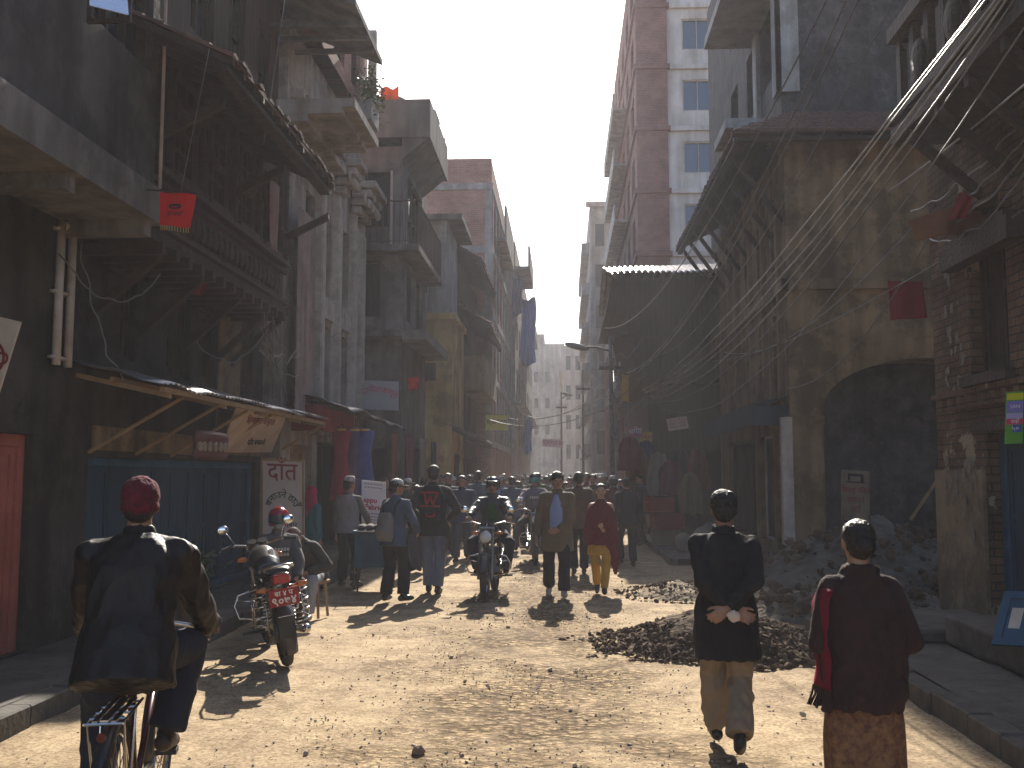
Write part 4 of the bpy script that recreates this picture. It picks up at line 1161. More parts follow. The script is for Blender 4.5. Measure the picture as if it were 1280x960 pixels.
building('', '', -1, -4.1, 9.5, 14.2, 6.35, M['wood'], z0=4.1, root=r2, wall='timber_storey', xb=-4.79, bottom=True, depth=.06,
    front=[(10.0, 10.6, 4.85, 5.95, 'lattice', {}), (11.0, 11.65, 4.85, 5.95, 'lattice', {}), (12.05, 12.7, 4.85, 5.95, 'lattice', {}), (13.1, 13.75, 4.85, 5.95, 'lattice', {})])
def carved(mb):
    for z, d, h in ((4.02, .06, .12), (4.16, .10, .05), (4.62, .05, .06), (4.72, .11, .07)):
        mb.box(-4.1 + .002, -4.1 + d, 9.44, 14.26, z, z + h); mb.box(-4.8, -4.1 + d - .002, 9.40 - d * .5, 9.498, z + .002, z + h - .002)
    for i in range(24):
        y = 9.55 + i * .19; mb.ell((-4.08, y, 4.42), (.045, .075, .13), n=8, k=6)
    for y in (9.5, 9.85, 10.75, 11.82, 12.86, 13.9, 14.12):
        mb.cyl((-4.06, y, 4.8), (-4.06, y, 6.2), .045, n=8)
        for z in (4.9, 5.2, 5.9, 6.1): mb.ell((-4.06, y, z), (.06, .06, .04), n=8, k=6)
    for a, b in ((10.0, 10.6), (11.0, 11.65), (12.05, 12.7), (13.1, 13.75)):
        mb.torus((-4.06, (a + b) / 2, 5.65), (1, 0, 0), (b - a) / 2 + .03, .035, n=14, k=6, a0=0, a1=PI)
        mb.box(-4.098, -4.0, a - .06, b + .06, 4.79, 4.85)
part('carving', M['wooddk'], r2, carved)
part('joists', M['wooddk'], r2, lambda mb: [mb.box(-4.8, -4.0, y, y + .09, 3.9, 4.018) for y in [9.6 + .36 * i for i in range(13)]])
def struts(mb):
    for y in (9.7, 10.9, 12.2, 13.4, 14.0): bracket(mb, -4.79, 3.35, -4.08, 4.0, y, .09, .12)
    for y in (9.6, 11.8, 14.1): bracket(mb, -4.05, 5.2, -3.42, EZ - .1, y, .08, .10)
for y in (9.7, 10.9, 12.2, 13.4, 14.0): part('strut', M['wooddk'], r2, lambda mb: bracket(mb, -4.79, 3.35, -4.08, 4.0, y, .09, .12))
for y in (9.6, 11.8, 14.1): part('strut', M['wooddk'], r2, lambda mb: bracket(mb, -4.05, 5.2, -3.42, EZ - .1, y, .08, .10))
tiled(r2, EX, EZ, -4.65, EZ + .72, 8.9, yE, seed=5, jag=.07)
building('', '', -1, -4.65, 9.36, 15.6, 11.0, M['wood'], z0=6.36, root=r2, wall='top_storey', xb=-10,
    front=[(10.2, 11.0, 7.3, 8.7, 'lattice', {}), (11.8, 12.6, 7.3, 8.7, 'window', {}), (13.2, 13.9, 7.3, 8.7, 'window', {}), (14.5, 15.1, 7.3, 8.7, 'window', {})])
part('curtain', cloth('washed pink cloth', (.40, .27, .26), trans=.2), r2, lambda mb: mb.sheet(lambda u, v: V((-4.02 + .03 * math.sin(u * 22), 13.2 + .38 * u - .12 * v * (u - .5), 5.75 - .95 * v)), 14, 6, .004))

tiled(r2, -3.35, 10.5, -4.7, 11.3, 9.3, 15.6, seed=41, name='added_shade_roof')  # mostly out of view, added so its eave shades the grey upper wall
# awning of the timber house
aw = empty('awning', (-4.3, 12.6, 0), 0, 'long sagging tin awning on thin timber props over the blue shop shutters', 'awning')
mb = MB()
ys_ = [9.35, 11.0, 12.7, 14.4, 16.0]
for i in range(4):
    corr(mb, (-3.82 + .02 * i, ys_[i] - .05, 2.56 + .02 * (i % 2)), (-3.80 - .03 * (i % 2), ys_[i + 1] + .06, 2.575 + .03 * (i % 2)), (-4.79, ys_[i] - .05, 2.80), (-4.79, ys_[i + 1] + .06, 2.83), 14, .012, sag=.05, seed=i)
mb.build('tin_sheets', M['tin'], aw, smooth=True)
mb = MB()
mb.box(-3.90, -3.85, 9.4, 15.95, 2.495, 2.545); mb.box(-4.40, -4.35, 9.4, 15.95, 2.60, 2.645)
for y in (9.5, 11.1, 12.7, 14.3, 15.8): mb.prism([(-3.84, y, 2.49), (-4.79, y, 2.70), (-4.79, y, 2.65), (-3.84, y, 2.44)], (0, .05, 0))
mb.build('rafters', M['woodpale'], aw)
for y in (9.9, 11.0, 12.0, 13.0, 15.8):
    part('prop', M['woodpale'], aw, lambda mb: mb.cyl((-4.78, y - .1, 1.92), (-3.9, y + .1, 2.49), .022, n=6))
# --- stucco building with pilasters
r3 = building('stucco_building', 'tall cream stucco building on the left with white pilasters and a deep cornice', -1, -4.5, 15.62, 21.4, 9.2, M['stucco'],
    front=[(16.9, 17.5, 3.1, 4.5, 'window', {}), (16.9, 17.5, 5.1, 6.7, 'window', {}), (18.2, 18.8, 3.1, 4.5, 'window', {}), (18.2, 18.8, 5.1, 6.7, 'window', {}), (19.7, 20.3, 3.1, 4.5, 'window', {}), (19.7, 20.3, 5.1, 6.7, 'window', {}),
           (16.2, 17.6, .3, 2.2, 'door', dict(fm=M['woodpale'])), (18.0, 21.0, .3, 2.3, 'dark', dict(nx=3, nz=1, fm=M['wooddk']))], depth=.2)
def pil(mb):
    for y in (17.55, 18.9, 20.4, 21.2):
        w = .20
        mb.box(-4.498, -4.36, y, y + w, 2.55, 7.2)
        for k in range(3): mb.box(-4.36, -4.34, y + .03 + k * .08, y + .07 + k * .08, 2.9, 6.9)
        mb.box(-4.497, -4.31, y - .04, y + w + .04, 2.4, 2.56)
    for y in (16.8, 18.1, 19.6): mb.box(-4.497, -4.43, y, y + .8, 4.62, 5.0)
part('pilasters', M['whitep'], r3, pil)
def caps(mb, y):
    if 1:
        for k in range(4):
            mb.cb((-4.34 + .06 * k, y + .12, 7.25 + k * .17), (.22 + .1 * k, .40 + .08 * k, .15), bev=.02)
        for s in (-1, 1): mb.torus((-4.14, y + .12 + s * .2, 7.5), (1, 0, 0), .10, .04, n=12, k=6)
        for s in range(5): mb.ell((-4.08, y - .08 + s * .1, 7.38), (.07, .05, .10), n=8, k=6)
for y in (16.6, 17.55, 18.9, 20.4, 21.1): part('capital', M['stucco'], r3, lambda mb: caps(mb, y))
part('dentils', M['stucco'], r3, lambda mb: [mb.cb((-4.38, 15.8 + i * .28, 7.98), (.24, .13, .14)) for i in range(20)])
cz = zz(185, 473, -3.25); cy1 = U(473, 185, X=-3.25).y
part('cornice', M['stucco'], r3, lambda mb: (mb.box(-4.5, -3.25, 15.0, cy1, cz, cz + .14), mb.box(-4.497, -3.45, 15.0, cy1 - .05, cz - .1, cz - .003), mb.box(-4.496, -4.0, 15.0, cy1 + .8, cz - .22, cz - .104)))
def flut(mb):
    def fn(u, v): return V((-4.30 + .045 * abs(math.sin(u * 9 * PI)), 15.7 + 1.05 * u, 2.55 + (zz(235, 350, -4.3) - 2.55) * v))
    mb.sheet(fn, 90, 2, .01)
part('fluted_panel', pm('pinkish fluted board', (.36, .27, .24), (.24, .17, .15), scale=3, streak=.5, bump=.2), r3, flut)
building('', '', -1, -4.2, 16.4, 20.6, 11.3, M['brick'], z0=9.21, root=r3, wall='roof_storey', xb=-10, front=[(17.5, 18.4, 9.5, 10.6, 'window', {}), (19.0, 19.8, 9.5, 10.6, 'window', {})])
part('end_post', M['whitep'], r3, lambda mb: mb.box(-4.19, -4.02, 20.62, 20.76, 9.21, 11.3))
uz = zz(82, 478, -3.15); uy = U(478, 82, X=-3.15).y
part('roof_eave', M['concd'], r3, lambda mb: (mb.prism([(-3.15, 14.5, uz), (-5.5, 14.5, uz + 1.0), (-5.5, 14.5, uz + 1.08), (-3.15, 14.5, uz + .1)], (0, uy - 14.5, 0)), [mb.box(-5, -3.17, y, y + .07, uz - .08, uz - .002) for y in [15 + .5 * i for i in range(int((uy - 15) / .5))]]))
# shop front below: red box awning
aw2 = empty('shop_awning', (-4.0, 18.3, 0), 0, 'red painted shop canopy with a ragged tin top over the dress shop', 'awning')
part('fascia', pm('faded red board', (.30, .035, .03), (.2, .03, .025), scale=3, streak=.4, bump=.1), aw2, lambda mb: (mb.box(-4.0, -3.95, 16.2, 18.6, 2.42, 2.85), mb.box(-4.49, -4.0, 16.2, 16.25, 2.42, 2.85)))
mb = MB(); corr(mb, (-3.55, 16.1, 2.80), (-3.55, 19.2, 2.78), (-4.5, 16.1, 3.10), (-4.5, 19.2, 3.08), 22, .012, sag=.06, seed=9); corr(mb, (-3.45, 19.2, 2.72), (-3.45, 22.0, 2.66), (-4.45, 19.2, 3.05), (-4.45, 22.0, 3.05), 20, .012, sag=.08, seed=11)
mb.build('tin_sheets', M['tin'], aw2, smooth=True)
for y in (16.3, 17.6, 19.0, 20.5, 21.8): part('rafter', M['wooddk'], aw2, lambda mb: mb.prism([(-3.5, y, 2.74), (-4.48, y, 3.02), (-4.48, y, 2.96), (-3.5, y, 2.68)], (0, .05, 0)))

# --- dark concrete building with balcony
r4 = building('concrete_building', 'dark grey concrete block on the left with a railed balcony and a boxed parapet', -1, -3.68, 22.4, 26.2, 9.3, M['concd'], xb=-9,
    near=[(-4.9, -4.2, 5.3, 6.6, 'window', dict(nx=3, nz=1)), (-4.6, -4.0, 7.4, 8.7, 'window', {}), (-4.9, -4.0, .2, 2.3, 'dark', dict(nx=2, nz=1))], front=[(23, 24, 5.3, 6.6), (24.5, 25.5, 5.3, 6.6), (23, 25.4, 7.1, 8.8, 'window', dict(nx=4)), (23, 25.6, .2, 2.4, 'dark', dict(nx=3, nz=1))])
def box4(mb):
    t = .12
    mb.box(-6.0, -3.05, 22.2, 25.6, 9.45, 9.6)
    mb.box(-6.0, -3.05, 22.2, 22.32, 9.601, 10.35); mb.box(-3.17, -3.05, 22.321, 25.6, 9.601, 10.35)
    mb.box(-6.0, -3.05, 25.601, 25.72, 9.45, 10.35); mb.prism([(-3.7, 22.25, 9.449), (-3.1, 22.25, 9.449), (-3.7, 22.25, 8.95)], (0, 3.3, 0))
part('parapet', pm('weathered parapet render', (.21, .20, .185), (.14, .13, .12), scale=1.6, streak=.6, bump=.3), r4, box4)
part('balcony_slab', M['concd'], r4, lambda mb: (mb.box(-4.9, -3.22, 21.75, 26.1, 6.70, 6.84), mb.box(-5.2, -3.05, 21.9, 26.1, 4.78, 4.92), mb.box(-3.6, -3.05, 21.9, 26.1, 4.70, 4.779)))
mb = MB(); railing(mb, 'x', -3.26, 21.8, 26.05, 6.84, 1.0); railing(mb, 'y', 21.8, -4.85, -3.26, 6.84, 1.0); mb.build('railing', M['fcon'], r4)
part('white_pipe', M['whitep'], r4, lambda mb: mb.cyl((-3.95, 22.34, 6.85), (-3.95, 22.34, 8.7), .03, n=8))
# roof clutter of that block
tk = empty('water_tank', (-4.3, 23.5, 9.6), 0, 'grey roof tank with a small knob on the boxed parapet roof', 'water tank')
part('tank_body', M['conc'], tk, lambda mb: mb.loft([(V((-4.15, 23.3, 9.6)), V((.36, 0, 0)), V((0, .36, 0))), (V((-4.15, 23.3, 10.75)), V((.36, 0, 0)), V((0, .36, 0))), (V((-4.15, 23.3, 10.87)), V((.08, 0, 0)), V((0, .08, 0)))], n=18))
part('tank_lid', M['concd'], tk, lambda mb: mb.cyl((-4.15, 23.3, 10.86), (-4.15, 23.3, 10.95), .1, n=12))
ch = part('roof_shed', M['conc'], None, lambda mb: (mb.box(-3.7, -3.2, 23.8, 24.5, 9.605, 10.6), mb.box(-3.78, -3.12, 23.7, 24.6, 10.603, 10.66), mb.cyl((-3.35, 24.1, 10.66), (-3.35, 24.1, 10.85), .05)))
tag(ch, 'low grey box with a flat lid beside the roof tank', 'roof box')
tag(part('laundry', cloth('orange cloth', (.75, .16, .04), trans=.3), None, lambda mb: mb.sheet(lambda u, v: V((-4.35 + .45 * u, 22.9 + .04 * math.sin(u * 12), 10.92 - .55 * v + .03 * math.sin(u * 7))), 10, 5, .004)), 'orange cloth drying on the roof edge beside the tank', 'cloth')

# --- yellow house + wooden balcony house
r5 = building('yellow_house', 'narrow yellow plaster house with one small window, beyond the dark concrete block', -1, -3.05, 27, 30.2, 5.95, M['yellow'], xb=-8,
     near=[(-3.85, -3.5, 4.25, 4.75, 'shutter', {}), ], front=[(27.6, 29.6, .2, 2.3, 'dark', dict(nx=3, nz=1))])
part('band', M['yellow'], r5, lambda mb: mb.box(-5, -2.95, 26.9, 30.1, 5.951, 6.12))
building('', '', -1, -3.25, 27.3, 30.1, 8.8, M['greyl'], z0=6.121, root=r5, wall='upper_wall', xb=-8, near=[(-4.05, -3.75, 6.7, 7.5, 'window', dict(nx=2, nz=3, fm=M['whitep']))])
part('roof_slab', M['concd'], r5, lambda mb: mb.box(-6, -2.8, 27.1, 30.3, 8.801, 8.95))
r5b = building('wooden_balcony_house', 'dark timber house with a cream boarded balcony beyond the yellow house', -1, -3.2, 30.3, 36.2, 8.2, M['wood'], xb=-8,
     front=[(31, 32, 3.0, 4.4, 'window', {}), (33, 34, 3.0, 4.4, 'window', {}), (31, 35.4, .2, 2.3, 'dark', dict(nx=5, nz=1)), (31, 32, 6.0, 7.2), (33, 34, 6.0, 7.2)])
part('balcony', M['ochre'], r5b, lambda mb: (mb.box(-3.2, -2.45, 30.4, 36, 4.3, 4.42), mb.box(-2.5, -2.45, 30.4, 36, 4.421, 5.35), mb.box(-3.2, -2.501, 30.4, 30.46, 4.421, 5.35)))
tiled(r5b, -2.25, 6.3, -3.25, 6.9, 30.1, 36.2, seed=8); tiled(r5b, -2.5, 8.3, -4.0, 9.1, 30.0, 36.3, seed=12)
tiled(r5b, -2.6, 2.75, -3.3, 3.1, 27.0, 36.0, seed=14)

# --- brick block, under construction look
def gridops(y0, y1, n, z0, dz, k, h, wfrac=.55, kind='window', kw=None):
    out = []
    for j in range(k):
        for i in range(n):
            a = y0 + (y1 - y0) * (i + (1 - wfrac) / 2) / n; b = a + (y1 - y0) * wfrac / n
            out.append((a, b, z0 + j * dz, z0 + j * dz + h, kind, kw or {}))
    return out
r6 = building('brick_block', 'five storey bare brick block with concrete floor bands on the left, in the haze', -1, -2.65, 36.3, 50, 12.9, M['brick'], xb=-9,
     front=gridops(36.8, 49.6, 7, 3.3, 2.4, 4, 1.4, .6), near=[(-4.6, -4.0, 9.3, 10.4, 'window', dict(fm=M['whitep'])), (-3.7, -3.2, 7, 8.2)], depth=.16)
def bands(mb, x, y0, y1, zs, xb=-6, h=.24, d=.06):
    for z in zs: mb.box(xb, x + d, y0 - d, y1, z, z + h)
part('floor_bands', M['conc'], r6, lambda mb: (bands(mb, -2.65, 36.3, 50.02, (2.7, 5.1, 7.5, 9.9, 12.3)), [mb.box(-2.649, -2.60, 36.4 + i * 1.83, 36.65 + i * 1.83, z + .241, z + 2.399) for i in range(8) for z in (2.7, 5.1, 7.5, 9.9)], [mb.box(-2.9, -2.64, 36.28 - .03, 36.299, z + .241, z + 2.399) for z in (2.7, 5.1, 7.5, 9.9)]))
part('cantilever', M['conc'], r6, lambda mb: (mb.box(-2.648, -2.2, 38.2, 44, 10.8, 10.95), mb.box(-2.28, -2.2, 38.2, 44, 10.951, 12.2)))
part('parapet', M['brick'], r6, lambda mb: (mb.box(-6, -2.65, 36.3, 36.45, 12.905, 13.5), mb.box(-2.8, -2.651, 36.451, 50, 12.905, 13.4)))
for (px, py, Y, h, lb) in ((556, 203, 36.6, 1.9, 'thin rooftop aerial with short cross arms on the brick block'), (570, 200, 40, 2.2, 'taller rooftop aerial right of the short one on the brick block')):
    p = U(px, py, Y=Y); z = 13.4
    tag(part('aerial', M['fcon'], None, lambda mb: (mb.cyl((p.x, Y, z), (p.x, Y, z + h), .02, n=6), [mb.cyl((p.x - .3, Y, z + h - .15 - k * .22), (p.x + .3, Y, z + h - .15 - k * .22), .012, n=5) for k in range(3)])), lb, 'aerial')
# --- block with blue sheets
r7 = building('hazy_block', 'tall hazy block on the left hung with blue sheets', -1, -2.45, 50.2, 78, 13.6, M['conc'], xb=-9, front=gridops(50.8, 77, 9, 3.2, 2.5, 4, 1.5, .5), depth=.16)
part('overhangs', M['conc'], r7, lambda mb: (mb.box(-2.449, -1.7, 50.3, 56, 12.2, 12.35), mb.box(-1.8, -1.7, 50.3, 56, 12.351, 13.4), mb.box(-2.449, -1.8, 58, 70, 10.5, 10.65), mb.box(-1.9, -1.8, 58, 70, 10.651, 11.4), mb.box(-2.449, -1.9, 50.3, 77, 5.2, 5.3)))
for (pxa, pxb, pya, pyb, Yb, lb) in ((640, 652, 345, 392, 49.9, 'pale blue sheet hanging high on the hazy block'), (652, 669, 372, 455, 54, 'larger blue sheet hung lower and farther on the hazy block'), (655, 664, 520, 566, 46, 'bright blue strip of cloth hanging low over the crowd at the left')):
    tag(part('blue_sheet', cloth('blue tarpaulin', (.06, .15, .34), scale=2, trans=.4), None, lambda mb: mb.sheet(lambda u, v: U(pxa + (pxb - pxa) * u + 1.2 * math.sin(v * 7), pya + (pyb - pya) * v + 3 * math.sin(u * 5), Y=Yb) + V((0, .5 * u + .10 * math.sin(u * 15 + v * 3), 0)), 14, 6, .01)), lb, 'sheet')
r8 = building('far_block', 'faint pale block closing the street at its left', 1, -3.4, 98, 112, 14.6, M['greyl'], xb=.1, near=[(-2.9 + 1.1 * i, -2.5 + 1.1 * i, 3 + 2.6 * j, 4.0 + 2.6 * j) for i in range(2) for j in range(1, 4)])
part('roof_room', M['greyl'], r8, lambda mb: mb.box(-3.4, -1.9, 98.1, 110, 14.601, 15.6))
r8b = building('far_white_block', 'faint whitish block closing the street at its right, lower than the brick and glass row', 1, -.1, 84, 98, 12.6, M['white'], xb=3.5, near=[(.2 + .8 * i, .6 + .8 * i, 3 + 2.5 * j, 4.2 + 2.5 * j) for i in range(2) for j in range(4)])
part('awnings', M['conc'], r8b, lambda mb: [mb.box(-.4, -.101, 84.5, 97, 2.8 + 2.5 * j, 3.0 + 2.5 * j) for j in range(4)])

# ================================================================= RIGHT SIDE
# --- near brick house
rb = building('brick_house', 'nearest house on the right, old flaking brick with an arched window and a blue door', 1, 4.4, 1.5, 12.0, 9.5, M['brickold'], xb=11,
    front=[(9.2, 10.65, .42, 2.13, 'door', dict(fm=M['bluef'], pane=M['blue'], fw=.13, name='door')), (10.0, 10.95, 2.75, 4.55, 'shutter', dict(fm=M['wooddk'])), (5.8, 6.8, 2.75, 4.4, 'shutter', {}), (5.0, 6.6, .42, 2.1, 'door', dict(fm=M['bluef']))], depth=.2)
part('lintel', M['wooddk'], rb, lambda mb: (mb.box(4.22, 4.396, 9.55, 11.25, 3.95, 4.18), mb.box(4.26, 4.394, 9.7, 11.15, 4.17, 4.26)))
part('sill', M['wooddk'], rb, lambda mb: mb.box(4.30, 4.398, 9.9, 11.05, 2.64, 2.745))
part('window_arch', M['brickold'], rb, lambda mb: mb.torus((4.38, 10.475, 4.56), (1, 0, 0), .54, .05, n=16, k=6, a0=0, a1=PI))
part('door_lintel', M['wooddk'], rb, lambda mb: mb.box(4.30, 4.398, 9.0, 10.8, 2.14, 2.24))
def dent(mb):
    for i in range(24): mb.box(4.33, 4.398, 5.2 + i * .28, 5.33 + i * .28, 2.42, 2.56)
    mb.box(4.33, 4.397, 1.5, 11.98, 2.57, 2.63)
part('brick_course', M['brickold'], rb, dent)
def balc(mb):
    mb.box(3.65, 4.399, 1.6, 11.0, 5.35, 5.5); 
    for i in range(22): mb.box(3.72, 3.80, 2 + i * .42, 2.12 + i * .42, 5.501, 6.5)
    mb.box(3.64, 3.86, 1.6, 11.0, 6.501, 6.66); mb.box(3.62, 3.9, 1.6, 11.02, 5.56, 5.68)
    for i in range(12): bracket(mb, 4.39, 4.7, 3.68, 5.345, 2.2 + i * .75, .09, .12)
    for i in range(9): mb.ell((3.7, 3 + i * .9, 6.0), (.06, .16, .22), n=10, k=6)
part('timber_gallery', M['wooddk'], rb, balc)
tiled(rb, 3.1, 7.6, 4.5, 8.5, 1.5, 11.2, seed=21)
part('gallery_wall', M['wood'], rb, lambda mb: mb.box(4.15, 4.398, 1.6, 10.9, 5.52, 8.2))
part('cement_skirt', pm('mud plaster', (.26, .20, .13), (.16, .12, .08), scale=2.5, bump=.6, bscale=14, dirt=.3), rb, lambda mb: mb.box(4.36, 4.398, 10.68, 12.02, .1, 1.75))
part('cement_skirt', MATS['mud plaster'], rb, lambda mb: mb.box(4.36, 4.398, 6.62, 9.17, .1, 1.7))
# shreds of old posters
rnd = random.Random(5)
mb = MB()
for i in range(60):
    y, z = (rnd.uniform(10.85, 11.7), rnd.uniform(1.0, 1.9)) if i < 34 else (rnd.uniform(11.05, 11.6), rnd.uniform(2.4, 4.2))
    s = rnd.uniform(.03, .09); x = 4.355 - .0004 * i if i < 34 else 4.395 - .0004 * i
    mb.f([mb.v((x, y + s * math.cos(a + rnd.uniform(-.3, .3)) * rnd.uniform(.5, 1), z + s * math.sin(a) * rnd.uniform(.5, 1.4))) for a in (0, 1.2, 2.4, 3.7, 5)])
mb.build('paper_shreds', pm('peeling paper', (.22, .20, .165), (.13, .115, .095), scale=20, bump=.2), rb, fix=True, kind='stuff')

# --- back yard wall with the dark arch is the side of the ochre house
def arch_wall(root):
    """side wall facing the viewer with a low blind arch"""
    mb = MB(); y = 18.7; x0, x1, zt = 4.2, 11.0, 8.0
    cx, w, zs, rise = 6.75, 1.95, 2.9, .95
    pts = [(cx - w, zs)] + [(cx - w * math.cos(PI * i / 16), zs + rise * math.sin(PI * i / 16)) for i in range(1, 16)] + [(cx + w, zs)]
    mb.quad((x0, y, 0), (cx - w, y, 0), (cx - w, y, zs), (x0, y, zs)); mb.quad((x0, y, zs), (cx - w, y, zs), (cx - w, y, zt), (x0, y, zt))
    mb.quad((cx + w, y, 0), (x1, y, 0), (x1, y, zt), (cx + w, y, zt))
    for i in range(len(pts) - 1):
        a, b = pts[i], pts[i + 1]; mb.quad((a[0], y, a[1]), (b[0], y, b[1]), (b[0], y, zt), (a[0], y, zt)); mb.quad((a[0], y, a[1]), (b[0], y, b[1]), (b[0], y + .9, b[1]), (a[0], y + .9, a[1]))
    mb.quad((cx - w, y, 0), (cx - w, y, zs), (cx - w, y + .9, zs), (cx - w, y + .9, 0)); mb.quad((cx + w, y, 0), (cx + w, y, zs), (cx + w, y + .9, zs), (cx + w, y + .9, 0))
    mb.build('arched_side_wall', M['ochre'], root, fix=False)
    part('arch_back', M['stone'], root, lambda mb: mb.box(cx - w - .1, cx + w + .1, y + .9, y + 1.0, 0, 4))
ro = empty('ochre_house', (6, 23, 0), 0, 'ochre plaster house on the right with tall timber windows and a deep tiled eave', 'building', 'buildings along the street')
arch_wall(ro)
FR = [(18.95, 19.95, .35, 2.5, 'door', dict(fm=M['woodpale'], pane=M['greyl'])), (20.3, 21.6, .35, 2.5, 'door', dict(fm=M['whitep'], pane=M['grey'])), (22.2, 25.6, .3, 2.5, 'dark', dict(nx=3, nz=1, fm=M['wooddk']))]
FR += [(a, a + .75, 3.15, 4.85, 'shutter', dict(fm=M['wooddk'])) for a in (19.3, 20.75, 22.2, 23.9)] + [(a, a + .75, 5.6, 7.2, 'shutter', dict(fm=M['wooddk'])) for a in (19.3, 20.75, 22.2, 23.9)]
mb = MB(); wall_grid(mb, 'x', 4.2, 18.7, 27, 0, 8.0, [o[:4] for o in FR], .2, -1)
mb.quad((4.2, 27, 0), (11, 27, 0), (11, 27, 8), (4.2, 27, 8)); mb.quad((4.2, 18.7, 8), (11, 18.7, 8), (11, 27, 8), (4.2, 27, 8)); mb.quad((11, 18.7, 0), (11, 27, 0), (11, 27, 8), (11, 18.7, 8))
mb.build('wall', M['ochre'], ro, fix=False)
for o in FR:
    kw = dict(o[5]); filler(ro, 'x', 4.2, -1, *o[:4], o[4], kw.pop('fm'), depth=.16, **kw)
part('window_posts', pm('tan timber', (.25, .17, .10), (.15, .10, .06), scale=5, streak=.4), ro, lambda mb: [mb.box(4.10, 4.198, a - .2, a - .04, 3.0, 7.3) for a in (19.3, 20.75, 22.2, 23.9, 25.0)])
part('white_post', M['whitep'], ro, lambda mb: mb.box(4.0, 4.198, 18.55, 18.74, 0, 2.75))
part('stringcourse', M['ochre'], ro, lambda mb: (mb.box(4.08, 11, 18.6, 18.698, 5.15, 5.35), mb.box(4.08, 4.199, 18.6, 27, 5.15, 5.349), mb.box(4.12, 4.75, 18.62, 18.697, 0, 2.75), mb.box(4.08, 4.8, 18.6, 18.618, 2.62, 2.78)))
tiled(ro, 3.15, 7.95, 4.6, 8.8, 18.0, 27.6, seed=31, jag=.04, hip=1.4); tiled(ro, 18.0, 7.95, 19.4, 8.8, 3.15, 11.5, seed=33, ax='y', jag=.03, hip=1.45)
for i in range(8): part('strut', M['wooddk'], ro, lambda mb: bracket(mb, 4.19, 6.6, 3.3, 7.85, 18.9 + i * 1.15, .1, .14))
part('lean_pole', M['woodpale'], ro, lambda mb: mb.cyl((6.15, 18.2, .9), (8.0, 18.62, 3.3), .03, n=7))
# blue fascia over shop door
tag(part('shop_fascia', pm('dark blue fascia', (.03, .055, .08), (.02, .035, .05), scale=3, streak=.3, rough=.5), None, lambda mb: (mb.box(3.55, 3.62, 18.9, 25.5, 2.62, 3.0), mb.prism([(3.54, 18.85, 3.0), (4.19, 18.85, 3.12), (4.19, 18.85, 3.15), (3.54, 18.85, 3.03)], (0, 6.8, 0)), mb.box(3.62, 4.19, 18.9, 18.95, 2.62, 2.99))), 'dark blue shop fascia board under the tall timber windows on the right', 'fascia')

# --- blackened stone upper building over the ochre house
ru = building('stone_tower_house', 'tall blackened stone house rising behind the tiled eave on the right, with slab balconies', 1, 4.35, 19.45, 29, 15.5, M['stone'], xb=12, z0=8.0,
    front=[(20.2, 21.2, 9.9, 11.4), (22, 23, 9.9, 11.4), (24.2, 25.2, 9.9, 11.4), (20.2, 21.2, 12.6, 14.2), (22, 23, 12.6, 14.2), (24.2, 25.2, 12.6, 14.2)], depth=.25)
s1, s2 = U(893, 190, X=3.25), U(880, 62, X=3.25)
for s_ in (s1, s2): part('balcony_slab', M['greyl'], ru, lambda mb: mb.box(3.25, 4.348, 19.5, s_.y, s_.z, s_.z + .2))
part('corner_pier', M['greyl'], ru, lambda mb: (mb.box(4.25, 4.7, 19.38, 19.448, 9.26, 15.4), mb.box(4.25, 4.349, 19.38, 19.8, 9.26, 11.99), mb.box(4.25, 4.349, 21.4, 21.8, 9.26, 11.99)))

# --- jettied timber house with corrugated roof
rj = empty('jettied_house', (3, 30, 0), 0, 'dark boarded house jutting over the street on the right under a corrugated tin roof', 'building', 'buildings along the street')
JY = 27.0; xl = U(757, 390, Y=JY).x; zb = U(757, 390, Y=JY).z; zt = U(765, 348, Y=JY).z; xk = U(800, 480, Y=JY).x; zk = U(800, 480, Y=JY).z; xt = U(766, 346, Y=JY).x
part('boarded_storey', M['wood'], rj, lambda mb: mb.prism([(xt, JY, zt), (xl, JY, zb), (xl + .5, JY, zb - .05), (xk, JY, zk), (5.5, JY, zk), (5.5, JY, zt)], (0, 6.5, 0)))
part('battens', M['wooddk'], rj, lambda mb: ([mb.box(x, x + .06, JY - .04, JY - .003, max(zb - .05 - (zb - zk) * max(0, min(1, (x - xl - .5) / (xk - xl - .5))), zk), zt - .02) for x in (1.55, 2.0, 2.6, 3.2, 3.8)], mb.box(xt + .1, 5.5, JY - .06, JY - .042, 5.4, 5.5)))
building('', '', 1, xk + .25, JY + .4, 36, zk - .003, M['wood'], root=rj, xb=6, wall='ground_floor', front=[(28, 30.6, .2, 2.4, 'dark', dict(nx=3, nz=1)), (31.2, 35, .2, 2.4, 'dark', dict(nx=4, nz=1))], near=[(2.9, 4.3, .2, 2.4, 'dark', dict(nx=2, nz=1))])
mb = MB(); corr(mb, (xt - .15, JY - .5, zt + .05), (5.4, JY - .5, zt + .12), (xt - .15, JY + 3.4, zt + 1.0), (5.4, JY + 3.4, zt + 1.1), 26, .035, nv=6, th=.006, sag=.05)
mb.build('tin_roof', M['tin'], rj, smooth=True)
mb = MB(); corr(mb, (xt - .15, JY + 3.4, zt + 1.0), (5.4, JY + 3.4, zt + 1.1), (xt - .15, JY + 7.0, zt + .05), (5.4, JY + 7.0, zt + .1), 26, .035, nv=6, th=.006, sag=.05)
mb.build('tin_roof', M['tin'], rj, smooth=True)

# low shops further on, right
rs = building('shop_row', 'low dim shop row on the right below the red and white block', 1, 2.55, 36.2, 41.8, 6.5, M['concd'], xb=8, front=gridops(36.4, 41.6, 3, .2, 3, 1, 2.2, .8, 'dark') + gridops(36.4, 41.6, 3, 3.6, 3, 1, 1.4))
